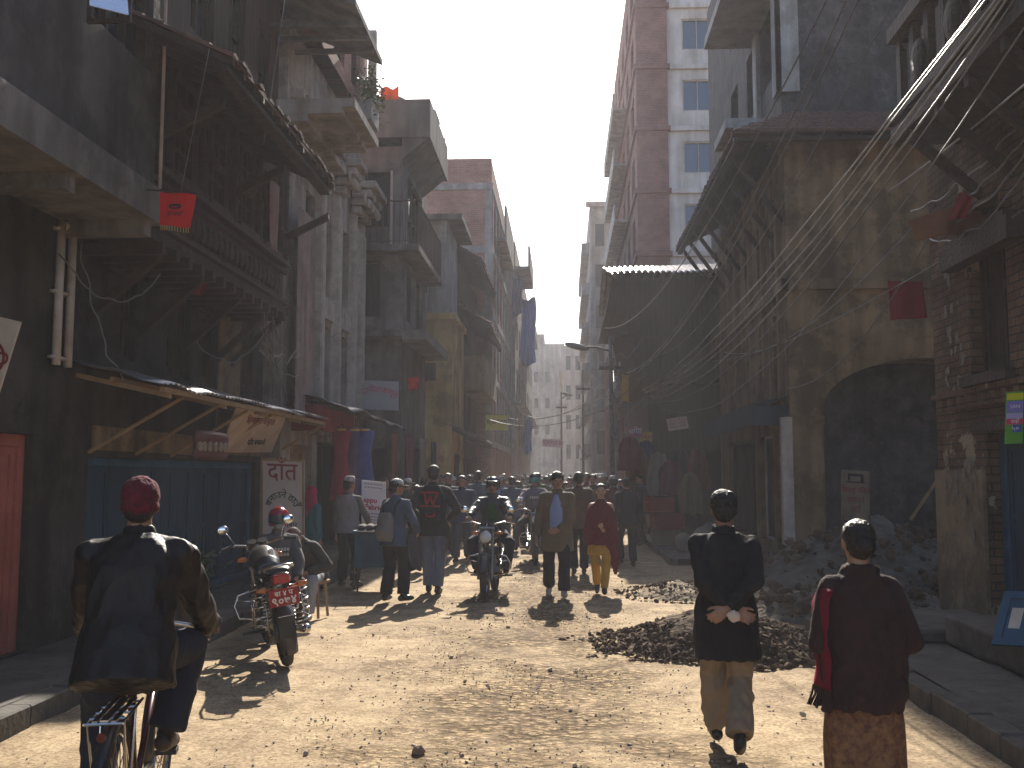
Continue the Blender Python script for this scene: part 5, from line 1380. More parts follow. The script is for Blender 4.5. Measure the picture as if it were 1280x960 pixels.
# --- red and white block
X5 = 3.2
rr = building('red_white_block', 'seven storey block on the right, red painted brick and pale render with blue glass windows', 1, X5, 42, 60, 25.5, M['brickred'], xb=4.55,
    front=gridops(42.6, 59.6, 5, 3.2, 2.75, 8, 1.6, .5), depth=.16)
building('', '', 1, 4.553, 42.15, 60, 25.3, M['white'], root=rr, xb=13, wall='white_wall', near=[(5.2 + 2.6 * i, 6.5 + 2.6 * i, 3.6 + 2.75 * j, 5.0 + 2.75 * j, 'window', dict(fm=M['whitep'], pane=M['glassb'], nx=2, nz=1)) for i in range(3) for j in range(8)], depth=.12)
part('floor_bands', M['brickred'], rr, lambda mb: [mb.box(X5 - .1, 4.65, 41.9, 60, 2.7 + 2.75 * j, 2.9 + 2.75 * j) for j in range(8)])
part('pale_bands', M['white'], rr, lambda mb: [mb.box(4.66, 13, 42.0, 42.148, 2.7 + 2.75 * j, 2.9 + 2.75 * j) for j in range(8)])
part('balconies', M['greyl'], rr, lambda mb: [(mb.box(X5 - .75, X5 - .101, 47, 58, 2.75 + 2.75 * j, 2.87 + 2.75 * j), mb.box(X5 - .75, X5 - .68, 47, 58, 2.871 + 2.75 * j, 3.6 + 2.75 * j)) for j in range(1, 7)])
# --- next blocks in the haze
r10 = building('hazy_grey_block', 'tall hazy grey block on the right beyond the red and white one', 1, 1.75, 64, 84, 19.3, M['greyl'], xb=9, front=gridops(64.6, 83, 6, 3.2, 2.7, 6, 1.6, .5), near=[(2.1 + i * 1.0, 2.7 + i * 1.0, 3 + 2.7 * j, 4.5 + 2.7 * j) for i in range(2) for j in range(6)])
part('balconies', M['conc'], r10, lambda mb: [mb.box(1.25, 1.749, 66, 82, 2.9 + 2.7 * j, 3.7 + 2.7 * j) for j in range(6)] + [mb.box(1.5, 9, 63.7, 63.998, 19.1, 19.4)])
r11 = building('mid_brick_block', 'narrow pinkish block between the red and white one and the hazy grey one', 1, 2.6, 60.2, 63.9, 15.0, M['brick'], xb=9, near=[(2.9, 3.6, 4 + 2.6 * j, 5.4 + 2.6 * j) for j in range(4)])

# ================================================================= sky, sun, haze
SUN_EL, SUN_AZ = 34.0, 1.2     # azimuth in degrees to the right of the street axis (+Y)
w = bpy.data.worlds.new('World'); SC.world = w; w.use_nodes = True
nt = w.node_tree; bg = nt.nodes['Background']
sky = nt.nodes.new('ShaderNodeTexSky'); sky.sky_type = 'NISHITA'; sky.sun_disc = False
sky.sun_elevation = R(SUN_EL); sky.sun_rotation = R(SUN_AZ); sky.altitude = 1300; sky.air_density = 1.0; sky.dust_density = 4.0; sky.ozone_density = 1.0
nt.links.new(sky.outputs[0], bg.inputs['Color']); bg.inputs['Strength'].default_value = .105
sd = bpy.data.lights.new('sun', 'SUN'); sd.energy = 5; sd.angle = R(.5); sd.color = (1, .93, .82)
so_ = bpy.data.objects.new('sun', sd); COL.objects.link(so_)
dv = V((math.sin(R(SUN_AZ)) * math.cos(R(SUN_EL)), math.cos(R(SUN_AZ)) * math.cos(R(SUN_EL)), math.sin(R(SUN_EL))))
so_.rotation_euler = dv.to_track_quat('Z', 'Y').to_euler(); so_.location = (0, 60, 60)
HZ = bpy.data.materials.new('pale haze'); HZ.use_nodes = True
nt = HZ.node_tree; nt.nodes.remove(nt.nodes['Principled BSDF'])
pv = nt.nodes.new('ShaderNodeVolumePrincipled'); pv.inputs['Color'].default_value = (.9, .88, .95, 1); pv.inputs['Density'].default_value = .0014; pv.inputs['Anisotropy'].default_value = .25
nt.links.new(pv.outputs[0], nt.nodes['Material Output'].inputs['Volume'])
hz = MB().box(-640, 640, -420, 920, -1.0, 26).build('haze', HZ, kind='stuff')
SC.view_settings.view_transform = 'Standard'; SC.view_settings.look = 'None'; SC.view_settings.exposure = 1.35; SC.view_settings.gamma = 1
SC.view_settings.use_curve_mapping = False
cy = SC.cycles
cy.use_denoising = True
try: cy.denoiser = 'OPENIMAGEDENOISE'
except Exception: pass
cy.max_bounces = 5; cy.diffuse_bounces = 3; cy.glossy_bounces = 2; cy.transmission_bounces = 2; cy.volume_bounces = 0; cy.transparent_max_bounces = 4
cy.caustics_reflective = False; cy.caustics_refractive = False; cy.sample_clamp_indirect = 4
# ---------------------------------------------------------------- wires and poles
CAB = pm('weathered cable', (.17, .155, .14), (.08, .075, .07), scale=9, rough=.38, bump=0, spec=.7)
CAB_GLINT = pm('cable paled for glint', (.34, .33, .31), (.18, .17, .16), scale=9, rough=.32, bump=0, spec=.8)  # sun glint put into the cable as a paler base colour
def wire(a, b, sag, label, r=.009, t0=0.0, t1=1.0, group='overhead cables', n=28, wob=.0, seed=0, m=None, cat='cable'):
    a, b = V(a), V(b); pts = []
    for i in range(n + 1):
        t = t0 + (t1 - t0) * i / n; p = a.lerp(b, t) if 0 <= t <= 1 else a + (b - a) * t
        p = p - V((0, 0, 4 * sag * t * (1 - t)))
        if wob: p += noise.noise_vector(V((t * 9, seed, 0))) * wob
        pts.append(p)
    return tag(part('overhead_cable', m or CAB, None, lambda mb: mb.tube(pts, r, 6), True), label, cat, group)
def wpx(pa, ya, pb, xb, sag, label, **k):
    return wire(U(*pa, Y=ya), U(*pb, X=xb), sag, label, **k)
wpx((756, 410), 27, (1033, 0), 2.5, .85, 'topmost single cable, leaving the top edge of the photo farthest left, over the tin roof', t1=1.3, r=.009)
wpx((784, 466), 27, (1058, 0), 2.7, .75, 'cable just right of the topmost one, crossing the slab balconies', t1=1.3, r=.010)
wpx((800, 458), 27, (1073, 0), 2.75, .62, 'third cable from the left where they leave the top edge', t1=1.3, r=.010)
wpx((825, 445), 26, (1118, 0), 2.9, .6, 'lone thin cable between the left three and the thick bright bundle', t1=1.3, r=.007)
lb = ['upper edge cable of the bright bundle sweeping down from the top right', 'second bright cable of the bundle, counted from its upper edge', 'middle bright cable of the bundle over the ochre side wall', 'bright cable just under the middle one of the bundle', 'lowest of the tight bright bundle sweeping to the tin roofed house', 'slack dark cable hanging just under the bright bundle', 'brown cable with tied shreds, lowest of the whole sweep']
for i, (py0, px1, sg) in enumerate([(488, 1226, .42), (491, 1233, .48), (490, 1243, .60), (495, 1250, .62), (497, 1258, .76), (503, 1268, .88), (508, 1284, 1.15)]):
    wpx((803 + i * 3, py0), 27 - i * .1, (px1, 0 if i < 6 else 30), 3.6, sg, lb[i], t1=1.25, r=(.0125, .010, .014, .010, .012, .009, .008)[i], wob=.04, seed=i, m=CAB_GLINT if i < 5 else CAB)
part('cable_tie', CAB, bpy.data.objects['overhead_cable.010'] if 'overhead_cable.010' in bpy.data.objects else None, lambda mb: [mb.cyl(U(975 + k * 9, 330 - k * 12, Y=17.5 - k * .5), U(977 + k * 9, 348 - k * 12, Y=17.5 - k * .5), .006, n=4) for k in range(5)]) if False else None
wire(U(1110, 240, Y=15), U(1290, 98, X=3.7), .03, 'straight bright white cable crossing the dark gallery at the upper right', r=.011, t1=1.2, m=CAB_GLINT)
wire(U(905, 440, X=4.12), U(1150, 275, X=4.3), .55, 'slack cable drooping from the ochre house to the brick house corner', r=.010)
wire(U(985, 485, Y=18.4), U(1165, 290, X=4.3), .45, 'cable drooping low in front of the ochre side wall beneath the slack one', r=.009)
wire(U(880, 452, X=4.0), U(1280, 262, X=4.28), .35, 'thin brown cable along the tall timber windows to the arched window', r=.005)
for i in range(4):
    wire(U(1140 + i * 6, 268 + i * 9, X=4.3), U(1280, 150 + i * 22, X=4.2), .10 + .05 * i, ['upper', 'second', 'third', 'lowest'][i] + ' of four cables lying along the brick house wall above the arched window', r=.010, t1=1.1, wob=.05, seed=20 + i)
wire((1.4, 26.5, 3.9), (-3.1, 40, 4.2), .5, 'cable crossing the far street to the yellow banner side', r=.012)
wire((1.4, 26.5, 3.6), (-2.7, 33, 3.6), .45, 'lower cable crossing the street above the crowd', r=.010)
wire((1.3, 26.5, 4.1), (-2.4, 52, 5.0), .6, 'thin cable running from the leaning lamp pole toward the blue sheets', r=.010)
wire((1.35, 26.5, 4.4), (2.2, 44, 6.5), .5, 'cable from the lamp pole along the right fronts into the haze', r=.010)
# left thin ones
wire(U(262, 60, X=-3.2), U(226, 240, Y=8.9), .0, 'thin vertical wire holding the red flag on the left', r=.004, n=3)
wire(U(356, 0, X=-3.2), U(330, 178, X=-3.3), .02, 'thin wire falling in front of the ragged tiled eave', r=.005, n=5)
for i, (a, b, s) in enumerate([((75, 318), (200, 345), .35), ((100, 300), (165, 480), .3), ((335, 400), (445, 408), .25), ((330, 360), (400, 520), .45), ((240, 420), (345, 390), .5)]):
    wire(U(*a, X=-4.7), U(*b, X=-4.2), s, ['black cable looping under the concrete overhang', 'black cable hanging down the dark wall past a shuttered window', 'cable loop between the timber storey and the fluted panel', 'cable dropping to the tin awning beside the fluted panel', 'slack loop of cable beneath the carved storey'][i], r=.008, wob=.05, seed=50 + i)

def pole(px, py_top, Y, lean, label, lamp=None, r=.07):
    X = (px - 705) / 1244.4 * Y; zt_ = U(px, py_top, Y=Y).z
    t = empty('utility_pole', (X, Y, 0), 0, label, 'pole', 'poles along the right of the street')
    part('shaft', pm('dull grey steel pole', (.16, .15, .14), (.08, .07, .06), scale=6, rough=.6, bump=.2), t, lambda mb: mb.cyl((X, Y, -.1), (X + lean, Y, zt_), r, r * .7, n=10), True)
    part('crossarm', M['wooddk'], t, lambda mb: (mb.box(X + lean - .3, X + lean + .3, Y - .05, Y + .05, zt_ - .9, zt_ - .82)))
    for k in range(5):
        part('insulator', M['whitep'], t, lambda mb: mb.cyl((X + lean - .24 + k * .12, Y, zt_ - .82), (X + lean - .24 + k * .12, Y, zt_ - .70), .03, n=8))
    if lamp:
        q = U(*lamp, Y=Y); a = V((X + lean, Y, zt_ - .4))
        part('arm', M['fcon'], t, lambda mb: mb.tube([a, a.lerp(q, .5) + V((0, 0, .05)), q], .03))
        part('lamp_head', M['conc'], t, lambda mb: mb.ell(q + V((-.15, 0, .02)), (.34, .13, .09), n=14, k=8, rot=Matrix.Rotation(R(14), 3, 'Y')), True)
    return t
pole(766, 420, 26.6, -.05, 'leaning steel pole with a street lamp arm and tangled cables at the jettied house', lamp=(728, 434))
pole(729, 462, 44, 0, 'thin far pole standing in the haze right of the far lamp pole', r=.06)
pole(702, 490, 55, 0, 'far pole in the haze carrying a small street lamp', lamp=(712, 493), r=.06)
rnd = random.Random(17)
def tangle(mb):
    for i in range(26):
        a = V((1.28 + rnd.uniform(-.1, .12), 26.4, rnd.uniform(2.6, 5.0))); b = a + V((rnd.uniform(-.1, 1.1), rnd.uniform(-.3, .2), rnd.uniform(-.9, .5)))
        pts = [a.lerp(b, t / 8) - V((0, 0, 4 * rnd.uniform(.1, .35) * (t / 8) * (1 - t / 8))) for t in range(9)]
        mb.tube(pts, rnd.choice((.008, .012, .018)), 5)
tag(part('cable_tangle', CAB, None, tangle), 'knotted tangle of cables wrapped around the leaning lamp pole', 'cables', kind='stuff')
def tang2(mb):
    for i in range(14):
        a = U(330 + rnd.uniform(-6, 12), 400 + rnd.uniform(-25, 40), X=-4.1); b = U(345 + rnd.uniform(-20, 40), 470 + rnd.uniform(-40, 40), X=-4.25)
        mb.tube([a.lerp(b, t / 8) - V((0, 0, rnd.uniform(.2, .9) * (t / 8) * (1 - t / 8))) for t in range(9)], .007, 5)
tag(part('cable_tangle', CAB, None, tang2), 'loose cable tangle hanging between the carved storey and the awning', 'cables', kind='stuff')

# ---------------------------------------------------------------- flags and cloths
RED = cloth('bright red cloth', (.80, .035, .03), (.7, .03, .028), scale=3, trans=.55)
RED2 = cloth('dull red cloth', (.30, .03, .035), (.22, .025, .03), scale=3, trans=.25)
INK = pm('dark print', (.03, .01, .02), rough=.8, bump=0)
fl = empty('red_flag', tuple(U(221, 285, Y=8.9)), 0, 'bright red fringed flag with dark printed emblem, hung from a wire at the concrete overhang', 'flag', 'red cloth flags')
def pq(px, py, Y): return U(px, py, Y=Y)
A, B, C_, D = pq(200, 240, 8.9), pq(245, 243, 8.9), pq(237, 285, 8.9), pq(198, 281, 8.9)
def flf(u, v): 
    p = (A * (1 - u) + B * u) * (1 - v) + (D * (1 - u) + C_ * u) * v
    return p + V((0, .02 * math.sin(u * 7 + v * 2), 0))
part('flag_cloth', RED, fl, lambda mb: mb.sheet(flf, 12, 8, .003))
part('fringe', pm('gold fringe', (.55, .38, .12), bump=0), fl, lambda mb: [mb.cyl(flf(.06 + i * .08, 1), flf(.06 + i * .08, 1) - V((0, 0, .045)), .005, n=4) for i in range(12)])
part('rod', M['wooddk'], fl, lambda mb: mb.cyl(pq(183, 237, 8.9), pq(247, 242, 8.9), .009, n=6))
fw_ = (B - A).length
def emb(mb):
    c = flf(.5, .42)
    for i in range(10):
        a = PI * i / 9 - PI; mb.ell(c + V((math.cos(a) * .05, -.012, math.sin(a) * .02)), (.012, .003, .008), n=8, k=5)
    mb.ell(c + V((0, -.012, .012)), (.06, .003, .012), n=12, k=5)
part('emblem', INK, fl, emb)
bm_ = board_mtx(flf(.5, .66) + V((0, -.014, 0)), (1, 0, 0), (0, 0, 1)); text('ॐ मणि', .05, bm_, INK, fl)
def clothpx(name, pts, Y, m, label, grp=None, fold=.03, cat='cloth', th=.004, freq=9):
    a, b, c, d = [U(x, y, Y=Y) for x, y in pts]
    def f(u, v):
        p = (a * (1 - u) + b * u) * (1 - v) + (d * (1 - u) + c * u) * v
        return p + V((0, fold * math.sin(u * freq + v * 2.2) * (.4 + v), 0))
    return tag(part(name, m, None, lambda mb: mb.sheet(f, 16, 10, th), True), label, cat, grp)
clothpx('red_flag', [(231, 338), (264, 346), (254, 370), (240, 368)], 11.2, RED2, 'small limp red flag under the carved storey', 'red cloth flags', cat='flag')
clothpx('red_flag', [(1110, 351), (1153, 352), (1158, 398), (1114, 400)], 13.2, RED2, 'large dull red square cloth hung before the ochre side wall', 'red cloth flags', cat='flag', fold=.02)
clothpx('red_flag', [(510, 472), (523, 471), (523, 487), (510, 487)], 22.0, RED, 'small red square flag at the corner of the dark concrete block', 'red cloth flags', cat='flag')
clothpx('red_flag', [(1200, 240), (1216, 243), (1208, 272), (1186, 275)], 10.5, RED2, 'crumpled red flag above the arched window', 'red cloth flags', cat='flag')
clothpx('tarpaulin', [(1135, 275), (1235, 245), (1240, 285), (1150, 300)], 10.8, cloth('brown tarp', (.25, .12, .07), trans=.2), 'rust brown cloth awning sagging above the arched window of the brick house', cat='awning', fold=.06)

# ---------------------------------------------------------------- signs
def board(name, pts, Y=None, X=None, label='', cat='sign', m=None, th=.03, frame=None):
    """flat board through three photo points: top left, top right, bottom left"""
    a, b, d = [U(x, y, Y=Y, X=X) if not isinstance(x, tuple) else V(x) for x, y in pts]
    r = (b - a); u = (a - d); n = r.cross(u).normalized()
    t = empty(name, tuple((a + b + 2 * (d - a)) / 2 + V((0, 0, 0))) if False else tuple(d), 0, label, cat)
    part('panel', m or M['signw'], t, lambda mb: mb.prism([a, b, b - u, d], -n * th))
    if frame:
        def fr(mb):
            rr = r.normalized() * .03; uu = u.normalized() * .03
            for p, q, s in ((a, b, -uu), (d, b - u, uu)): mb.prism([p, q, q + s, p + s], n * .008)
            for p, q, s in ((a - uu, d + uu, rr), (b - uu, b - u + uu, -rr)): mb.prism([p, q, q + s, p + s], n * .008)
        part('frame', frame, t, fr)
    def at(fu, fv, off=.003): return board_mtx(a + r * fu - u * (1 - fv) + n * off, r, u)
    return t, at, r.length, u.length
# tooth sign
YS = 14.0
t, at, w_, h_ = board('dentist_sign', [(326, 573), (380, 575), (326, 690)], Y=YS, label='white standing board with dark red and black Nepali lettering behind the red helmet', m=pm('pinkish white sign board', (.55, .47, .44), (.46, .38, .35), scale=3, rough=.5, bump=.05, streak=.15), frame=M['woodpale'])
text('दाँत', .35, at(.5, .86), M['signr'], t, bold=.003, sx=.9)
def arc(c):
    Rr = .21; a = c.x / Rr; return V((math.sin(a) * (Rr + c.y), math.cos(a) * (Rr + c.y) - Rr, c.z))
text('बनाउने ठाउँ', .135, at(.5, .62), M['signk'], t, bold=.002, warp=arc)
text('सोमबार', .10, at(.62, .30), M['signk'], t, bold=.001)
# slanting sign board under the awning
a1, b1, d1 = U(297, 505, X=-3.95), U(361, 514, X=-3.95), U(276, 566, X=-4.45)
t = empty('shop_sign', tuple(d1), 0, 'tan sign board with red lettering leaning out under the tin awning', 'sign')
r_ = b1 - a1; u_ = a1 - d1; n_ = r_.cross(u_).normalized()
part('panel', pm('tan sign board', (.62, .47, .36), (.50, .37, .28), scale=3, streak=.2, rough=.6, bump=.05), t, lambda mb: mb.prism([a1, b1, b1 - u_, d1], -n_ * .02))
mx = board_mtx(a1 + r_ * .52 - u_ * .28 + n_ * .004, r_, u_); text('िहमालय डेन्टल', .21, mx, M['signr'], t, bold=.003, sx=1.05)
mx = board_mtx(a1 + r_ * .58 - u_ * .76 + n_ * .004, r_, u_); text('दाँत बनाउने', .19, mx, M['signk'], t, bold=.003, sx=1.0)
# giant denture
dn = empty('denture_model', tuple(U(265, 572, X=-4.2)), 0, 'big painted denture hanging on the boards beside the tan sign', 'shop display')
cD = U(258, 556, X=-4.05)
GUM = pm('painted gum', (.11, .03, .022), (.06, .02, .016), scale=4, rough=.45, bump=.1); TEE = pm('painted tooth', (.26, .19, .12), (.2, .15, .1), rough=.4, bump=0)
def gums(mb):
    pts = [cD + V((.10 * math.sin(t_), -.42 * math.cos(t_), .07)) for t_ in [PI * i / 14 for i in range(15)]]
    mb.tube(pts, .085, 12); mb.tube([p - V((0, 0, .17)) for p in pts], .075, 12)
solid(gums, .02, 'gums', GUM, dn)
for s in (0, 1):
    for i in range(9):
        t_ = PI * (i + .5) / 9; p = cD + V((.10 * math.sin(t_) + .055, -.42 * math.cos(t_), -.005 - .045 * s))
        part('tooth', TEE, dn, lambda mb: mb.ell(p, (.035, .038, .042), n=8, k=6), True)
# left edge sign
t, at, w_, h_ = board('hanging_sign', [(-45, 385), (25, 402), (-75, 480)], Y=7.6, label='tilted cream board with a dark red ring emblem at the left edge of the photo', frame=None)
mb = MB(); mtx = at(.62, .45, .004)
mb.m = mtx
mb.torus((0, 0, 0), (0, 0, 1), .15, .012, n=30, k=6, flat=.3); mb.torus((0, 0, 0), (0, 0, 1), .10, .008, n=24, k=6, flat=.3)
mb.torus((.13, .03, 0), (0, 0, 1), .045, .010, n=16, k=6, flat=.3)
mb.cyl((-.06, -.05, 0), (.05, .07, 0), .012, n=6); mb.cyl((-.05, .06, 0), (.06, -.06, 0), .012, n=6)
mb.build('emblem', M['signr'], t)
text('बर', .12, at(.8, .06), INK, t)
# pink curved sign on the dark block
t, at, w_, h_ = board('shop_sign', [(446, 475), (498, 477), (446, 511)], Y=21.6, label='pale sign board with arched pink lettering on the dark concrete block', m=pm('pale blue grey sign', (.36, .34, .36), (.3, .28, .3), rough=.5, bump=0))
def arc2(c):
    Rr = .75; a = c.x / Rr; return V((math.sin(a) * (Rr + c.y), math.cos(a) * (Rr + c.y) - Rr, c.z))
text('बुढानीलकण्ठ', .19, at(.5, .70), pm('pink lettering', (.55, .10, .16), rough=.5, bump=0), t, warp=arc2, bold=.002)
# fabric poster
t, at, w_, h_ = board('poster', [(452, 600), (482, 603), (452, 655)], Y=15.9, label='white paper poster with red print behind the blue cart', m=pm('white poster', (.62, .58, .60), (.55, .5, .52), rough=.6, bump=0))
RR = pm('red print', (.45, .04, .06), rough=.6, bump=0)
text('appu', .115, at(.36, .56), RR, t, bold=.003); text('Fabric', .115, at(.50, .40), RR, t, bold=.003)
for k, v_ in enumerate((.93, .85, .26, .19, .12, .05)):
    part('small_print', pm('grey print', (.25, .22, .24), rough=.6, bump=0), t, lambda mb: (setattr(mb, 'm', at(.5, v_, .002)), [mb.box(-.15 + i * .05, -.15 + i * .05 + .035, -.008, .008, 0, .002) for i in range(6)]))
# banners far
t, at, w_, h_ = board('banner', [(607, 519), (635, 519), (607, 538)], Y=34, label='yellow banner hung across the left side of the street over the crowd', cat='banner', m=pm('yellow banner', (.55, .50, .05), (.45, .42, .05), bump=0), th=.01)
text('स्वागतम', .22, at(.5, .55), M['signk'], t)
t, at, w_, h_ = board('banner', [(678, 548), (703, 550), (678, 558)], Y=50, label='small pink and white banner stretched across the far end of the street', cat='banner', m=pm('pink banner', (.75, .45, .55), (.7, .5, .55), bump=0), th=.01)
text('स्वागत छ', .3, at(.5, .55), RR, t)
# right signs
t, at, w_, h_ = board('shop_sign', [(833, 524), (858, 520), (836, 539)], Y=25.0, label='small white sign with red lines tilted over the dark shops right of the lamp pole', m=M['signw'])
for k in range(3): text('ममता स्टोर', .10, at(.5, .78 - .27 * k), RR, t)
t, at, w_, h_ = board('shop_sign', [(785, 534), (803, 532), (785, 547)], Y=26.2, label='dull pink little sign board hung just right of the lamp pole', m=pm('pink board', (.45, .16, .2), bump=0))
text('चिया', .2, at(.5, .5), WHT, t)
t, at, w_, h_ = board('shop_sign', [(800, 540), (815, 540), (800, 560)], Y=26.3, label='orange yellow sign board hanging over the right hand shops', m=pm('yellow board', (.6, .36, .05), bump=0))
text('पसल', .16, at(.5, .7), RR, t)
t, at, w_, h_ = board('shop_sign', [(777, 468), (786, 470), (777, 500)], Y=27.5, label='tall narrow yellow sign at the far corner of the jettied house', m=pm('yellow board', (.6, .36, .05), bump=0))
t, at, w_, h_ = board('shop_sign', [(1052, 587), (1087, 589), (1052, 650)], Y=14.6, label='worn standing board with a black sewing machine picture before the dark arch', m=pm('stained white sign', (.26, .23, .18), (.17, .15, .12), scale=5, rough=.7, bump=.1, streak=.3))
for x, y, x2 in ((1053, 640, 1047), (1053, 640, 1056), (1086, 640, 1083), (1086, 640, 1090)): part('leg', M['fcon'], t, lambda mb: mb.cyl(U(x, y, Y=14.66), U(x2, 672, Y=14.9 if x2 % 2 else 14.3), .012, n=6))
def sew(mb):
    mb.m = at(.5, .84, .003)
    mb.box(-.13, .13, -.065, -.045, 0, .004); mb.box(.07, .11, -.045, .05, 0, .004); mb.box(-.11, .11, .03, .065, 0, .004); mb.box(-.11, -.08, -.03, .03, 0, .004); mb.box(-.1, -.09, -.045, -.03, 0, .004)
part('sewing_machine_picture', INK, t, sew)
for k, s_ in enumerate(('िसलाई मेिसन', 'बनाउने', 'ठाउँ')): text(s_, .105 if k == 0 else .12, at(.5, .60 - .19 * k), M['signr'], t, bold=.001, sx=.8)
t, at, w_, h_ = board('poster', [(1258, 490), (1280, 489), (1256, 555)], Y=8.9, label='bright green and violet printed poster hung beside the blue door', m=pm('poster green', (.10, .28, .03), (.12, .33, .04), bump=0), th=.008)
for v0, v1, c, nm in ((.84, .97, (.55, .55, .02), 'yellow print'), (.60, .82, (.22, .20, .50), 'violet print'), (.48, .59, (.40, .38, .60), 'lilac print'), (.37, .475, (.60, .05, .16), 'crimson print'), (.22, .36, (.08, .10, .4), 'blue print')):
    part('printed_band', pm(nm, c, c, bump=0, rough=.4), t, lambda mb: (setattr(mb, 'm', at(.5, (v0 + v1) / 2, .001)), mb.box(-w_ * .46 if nm != 'blue print' else -w_ * .1, w_ * .46 if nm != 'blue print' else w_ * .4, -(v1 - v0) * h_ / 2, (v1 - v0) * h_ / 2, 0, .003)))
text('SAN', .045, at(.5, .71, .006), WHT, t, sx=1.0); text('नयाँ', .05, at(.5, .42, .006), WHT, t); text('५०', .06, at(.55, .29, .006), WHT, t)

# blue framed panel leaning at the step
t = empty('blue_shutter_panel', (4.0, 8.3, .42), 0, 'blue wooden panel with a white paper leaning on the stone steps at the right edge', 'panel')
a, b, d = U(1256, 740, Y=8.35), U(1330, 742, Y=8.1), U(1240, 806, Y=8.2)
r_ = b - a; u_ = a - d; n_ = r_.cross(u_).normalized()
part('board', M['bluef'], t, lambda mb: mb.prism([a, b, b - u_, d], -n_ * .02))
def bfr(mb):
    rr = r_.normalized() * .06; uu = u_.normalized() * .06
    for p, q, s in ((a, b, -uu), (d, b - u_, uu)): mb.prism([p, q, q + s, p + s], n_ * .02)
    for p, q, s in ((a - uu, d + uu, rr), (b - uu, b - u_ + uu, -rr)): mb.prism([p, q, q + s, p + s], n_ * .02)
    c = a + r_ * .5 - u_; mb.prism([a + r_ * .48 - uu, a + r_ * .52 - uu, a + r_ * .52 - u_ + uu, a + r_ * .48 - u_ + uu], n_ * .015)
part('frame', M['bluef'], t, bfr)
part('paper', M['signw'], t, lambda mb: mb.prism([a + r_ * .2 - u_ * .3 + n_ * .003, a + r_ * .4 - u_ * .3 + n_ * .003, a + r_ * .4 - u_ * .68 + n_ * .003, a + r_ * .2 - u_ * .68 + n_ * .003], n_ * .002))

# stone steps
for (x0, x1, y0, y1, z0, z1, lb) in ((3.55, 4.35, 7.55, 9.7, .12, .40, 'worn stone step block below the blue door'), (3.25, 4.39, 9.75, 11.3, .10, .24, 'low flat stone slab beyond the blue door'), (-4.79, -3.75, 15.8, 22.2, .12, .42, 'stone plinth under the dress shop on the left')):
    def st(mb, q=(x0, x1, y0, y1, z0, z1)): mb.box(*q, bev=.03); bmesh.ops.subdivide_edges(mb.bm, edges=mb.bm.edges[:], cuts=7, use_grid_fill=True); jitter(mb, .022, 3.0, q[0])
    tag(part('stone_step', M['pave'], None, st, True), lb, 'step', 'stone steps')

# ---------------------------------------------------------------- rubble
def heap(name, cx, cy, rx, ry, h, m, label, seed, power=1.5):
    mb = MB()
    def fn(u, v):
        a = u * 2 * PI; q = v
        x = cx + math.cos(a) * rx * q * (1 + .18 * noise.noise(V((math.cos(a) * 2, math.sin(a) * 2, seed)))); y = cy + math.sin(a) * ry * q
        p = V((x, y, seed)); z = h * (1 - q ** power) * (1 + .35 * noise.noise(p * 1.3)) + noise.noise(p * 4) * .05 * (1 - q * .7) + noise.noise(p * 10) * .03 * (1 - q) - .03 * q
        return V((x, y, z))
    mb.sheet(fn, 90, 34)
    bmesh.ops.remove_doubles(mb.bm, verts=mb.bm.verts, dist=.002)
    o = mb.build(name, m, kind='stuff', smooth=True); o['label'] = label
SOILD = pm('dark dug soil', (.12, .082, .055), (.06, .042, .03), scale=7, bump=1, bscale=16, bdist=.04, rough=.97, spec=.08)
SOILG = pm('grey rubble soil', (.17, .15, .12), (.09, .078, .062), scale=6, bump=1, bscale=14, bdist=.05, rough=.97, spec=.08)
heap('soil_heap', 1.50, 10.1, 1.15, .85, .34, SOILD, 'low heap of dark dug soil beside the walking man', 3)
heap('soil_heap', 1.62, 14.4, .62, .8, .20, SOIL_L if 'SOIL_L' in globals() else pm('pale crumbly soil', (.30, .24, .165), (.19, .15, .105), scale=6, bump=1, bscale=14, bdist=.04, rough=.97, spec=.08), 'small pale heap of crumbled soil behind the dark one', 6)
heap('rubble_heap', 5.1, 16.6, 2.5, 1.9, .95, SOILG, 'large grey rubble mound in the shaded yard before the arch', 9, power=1.2)
heap('rubble_heap', 3.7, 12.7, 1.5, 1.3, .42, SOILG, 'lower rubble mound spilling from the yard onto the street edge', 12, power=1.3)
heap('rubble_heap', 7.4, 15.0, 1.9, 2.2, .9, M['stone'], 'dark stone rubble in the far corner of the yard', 15, power=1.4)
CL = [pm('dark clod', (.10, .065, .042), (.05, .036, .025), scale=9, bump=.6, rough=.97, spec=.05), pm('brown clod', (.14, .095, .06), (.08, .056, .04), scale=9, bump=.6, rough=.97, spec=.05)]
def hp(cx, cy, rx, ry, h, s0, s1):
    def f(r):
        a = r.uniform(0, 2 * PI); q = r.random() ** .6 * 1.12; q *= 1 + .25 * noise.noise(V((math.cos(a) * 2, math.sin(a) * 2, cx)))
        x, y = cx + math.cos(a) * rx * q, cy + math.sin(a) * ry * q
        s = s0 + (s1 - s0) * r.random() ** 3
        return x, y, max(0, h * (1 - min(q, 1) ** 1.5)) + s * .15, s
    return f
